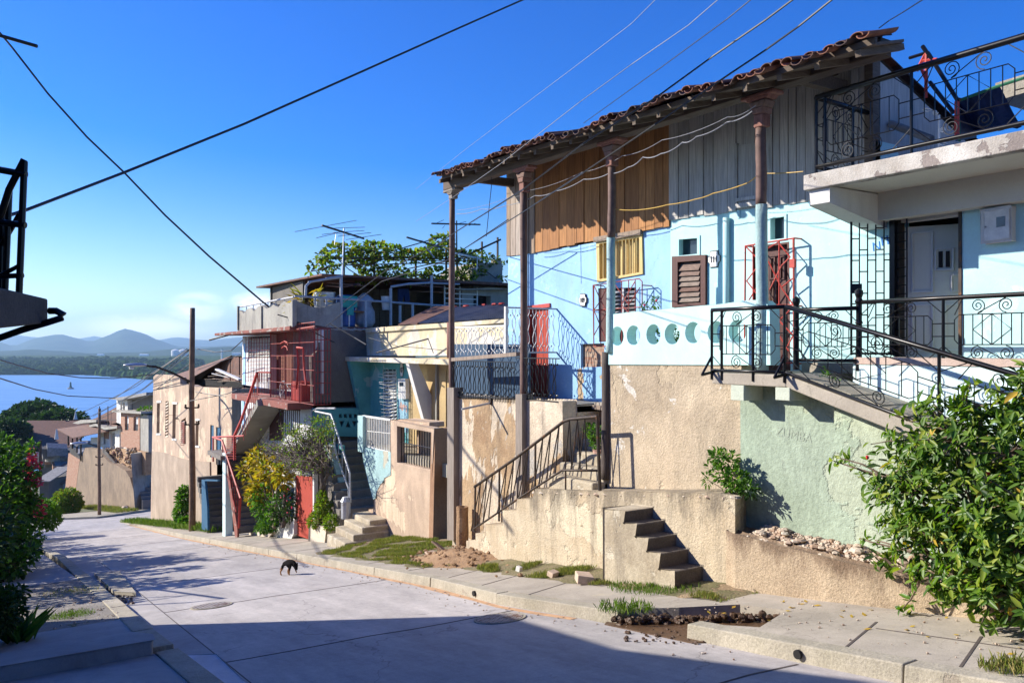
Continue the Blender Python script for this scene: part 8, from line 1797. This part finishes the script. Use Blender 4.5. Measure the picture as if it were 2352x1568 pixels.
# ---------- camera, light, world
cam = bpy.data.cameras.new('camera'); co = bpy.data.objects.new('camera', cam); COL.objects.link(co)
cam.sensor_width = 36; cam.lens = 36*FP/2352; cam.shift_y = 13/2352; cam.clip_start = .1; cam.clip_end = 60000
co.location = (0, 0, 0); co.rotation_euler = (math.pi/2, 0, -TH); SC.camera = co
SUN = Vector((1, -1.0, -.72)).normalized()
sl = bpy.data.lights.new('sun', 'SUN'); sl.energy = 4.9; sl.angle = math.radians(.5); sl.color = (1, .93, .82)
so = bpy.data.objects.new('sun', sl); COL.objects.link(so); so.rotation_euler = SUN.to_track_quat('-Z', 'Y').to_euler()
w = bpy.data.worlds.new('World'); SC.world = w; w.use_nodes = True; nt = w.node_tree; nt.nodes.clear()
sky = nt.nodes.new('ShaderNodeTexSky'); sky.sky_type = 'NISHITA'; sky.sun_disc = False
ts = -SUN; sky.sun_elevation = math.asin(ts.z); sky.sun_rotation = math.atan2(ts.x, ts.y)
sky.altitude = 50; sky.air_density = 1.0; sky.dust_density = .3; sky.ozone_density = 4.0
hs = nt.nodes.new('ShaderNodeHueSaturation'); hs.inputs['Saturation'].default_value = 1.55; hs.inputs['Hue'].default_value = .525
bg = nt.nodes.new('ShaderNodeBackground'); bg.inputs[1].default_value = .11
out = nt.nodes.new('ShaderNodeOutputWorld')
nt.links.new(sky.outputs[0], hs.inputs['Color']); tc = nt.nodes.new('ShaderNodeTexCoord')
def dirv(px, py): return Vector(ray(px, py)).normalized()
cd = dirv(455, 715); mp = nt.nodes.new('ShaderNodeMapping'); mp.inputs['Scale'].default_value = (9, 9, 16); nt.links.new(tc.outputs['Generated'], mp.inputs[0])
cn = nt.nodes.new('ShaderNodeTexNoise'); cn.inputs['Scale'].default_value = 1.6; cn.inputs['Detail'].default_value = 8; cn.inputs['Roughness'].default_value = .62; cn.inputs['Distortion'].default_value = .4; nt.links.new(mp.outputs[0], cn.inputs['Vector'])
def spot(c, r0, sc):   # soft mask round a sky direction, stretched
    s_ = nt.nodes.new('ShaderNodeVectorMath'); s_.operation = 'SUBTRACT'; nt.links.new(tc.outputs['Generated'], s_.inputs[0]); s_.inputs[1].default_value = c
    k_ = nt.nodes.new('ShaderNodeVectorMath'); k_.operation = 'MULTIPLY'; nt.links.new(s_.outputs[0], k_.inputs[0]); k_.inputs[1].default_value = sc
    l_ = nt.nodes.new('ShaderNodeVectorMath'); l_.operation = 'LENGTH'; nt.links.new(k_.outputs[0], l_.inputs[0]); return ramp(nt, l_.outputs['Value'], r0*.25, r0, (1, 1, 1), (0, 0, 0))
m1 = spot(cd, .04, (1, 1, 1.7)); m2 = spot(dirv(345, 750), .07, (.8, .8, 4.5)); m3 = spot(dirv(590, 700), .035, (1, 1, 2))
a1 = nt.nodes.new('ShaderNodeMath'); a1.operation = 'MAXIMUM'; nt.links.new(m1, a1.inputs[0]); nt.links.new(m2, a1.inputs[1])
a2 = nt.nodes.new('ShaderNodeMath'); a2.operation = 'MAXIMUM'; nt.links.new(a1.outputs[0], a2.inputs[0]); nt.links.new(m3, a2.inputs[1])
cf = nt.nodes.new('ShaderNodeMath'); cf.operation = 'MULTIPLY'; nt.links.new(ramp(nt, cn.outputs[0], .36, .56), cf.inputs[0]); nt.links.new(a2.outputs[0], cf.inputs[1])
cc = mix(nt, cf.outputs[0], hs.outputs[0], (12, 11.8, 12.2)); nt.links.new(cc, bg.inputs[0]); nt.links.new(bg.outputs[0], out.inputs[0])
SC.view_settings.view_transform = 'Standard'; SC.view_settings.look = 'None'; SC.view_settings.exposure = 0.92; SC.view_settings.gamma = 1
SC.cycles.max_bounces = 6; SC.cycles.transparent_max_bounces = 16; SC.cycles.volume_bounces = 0
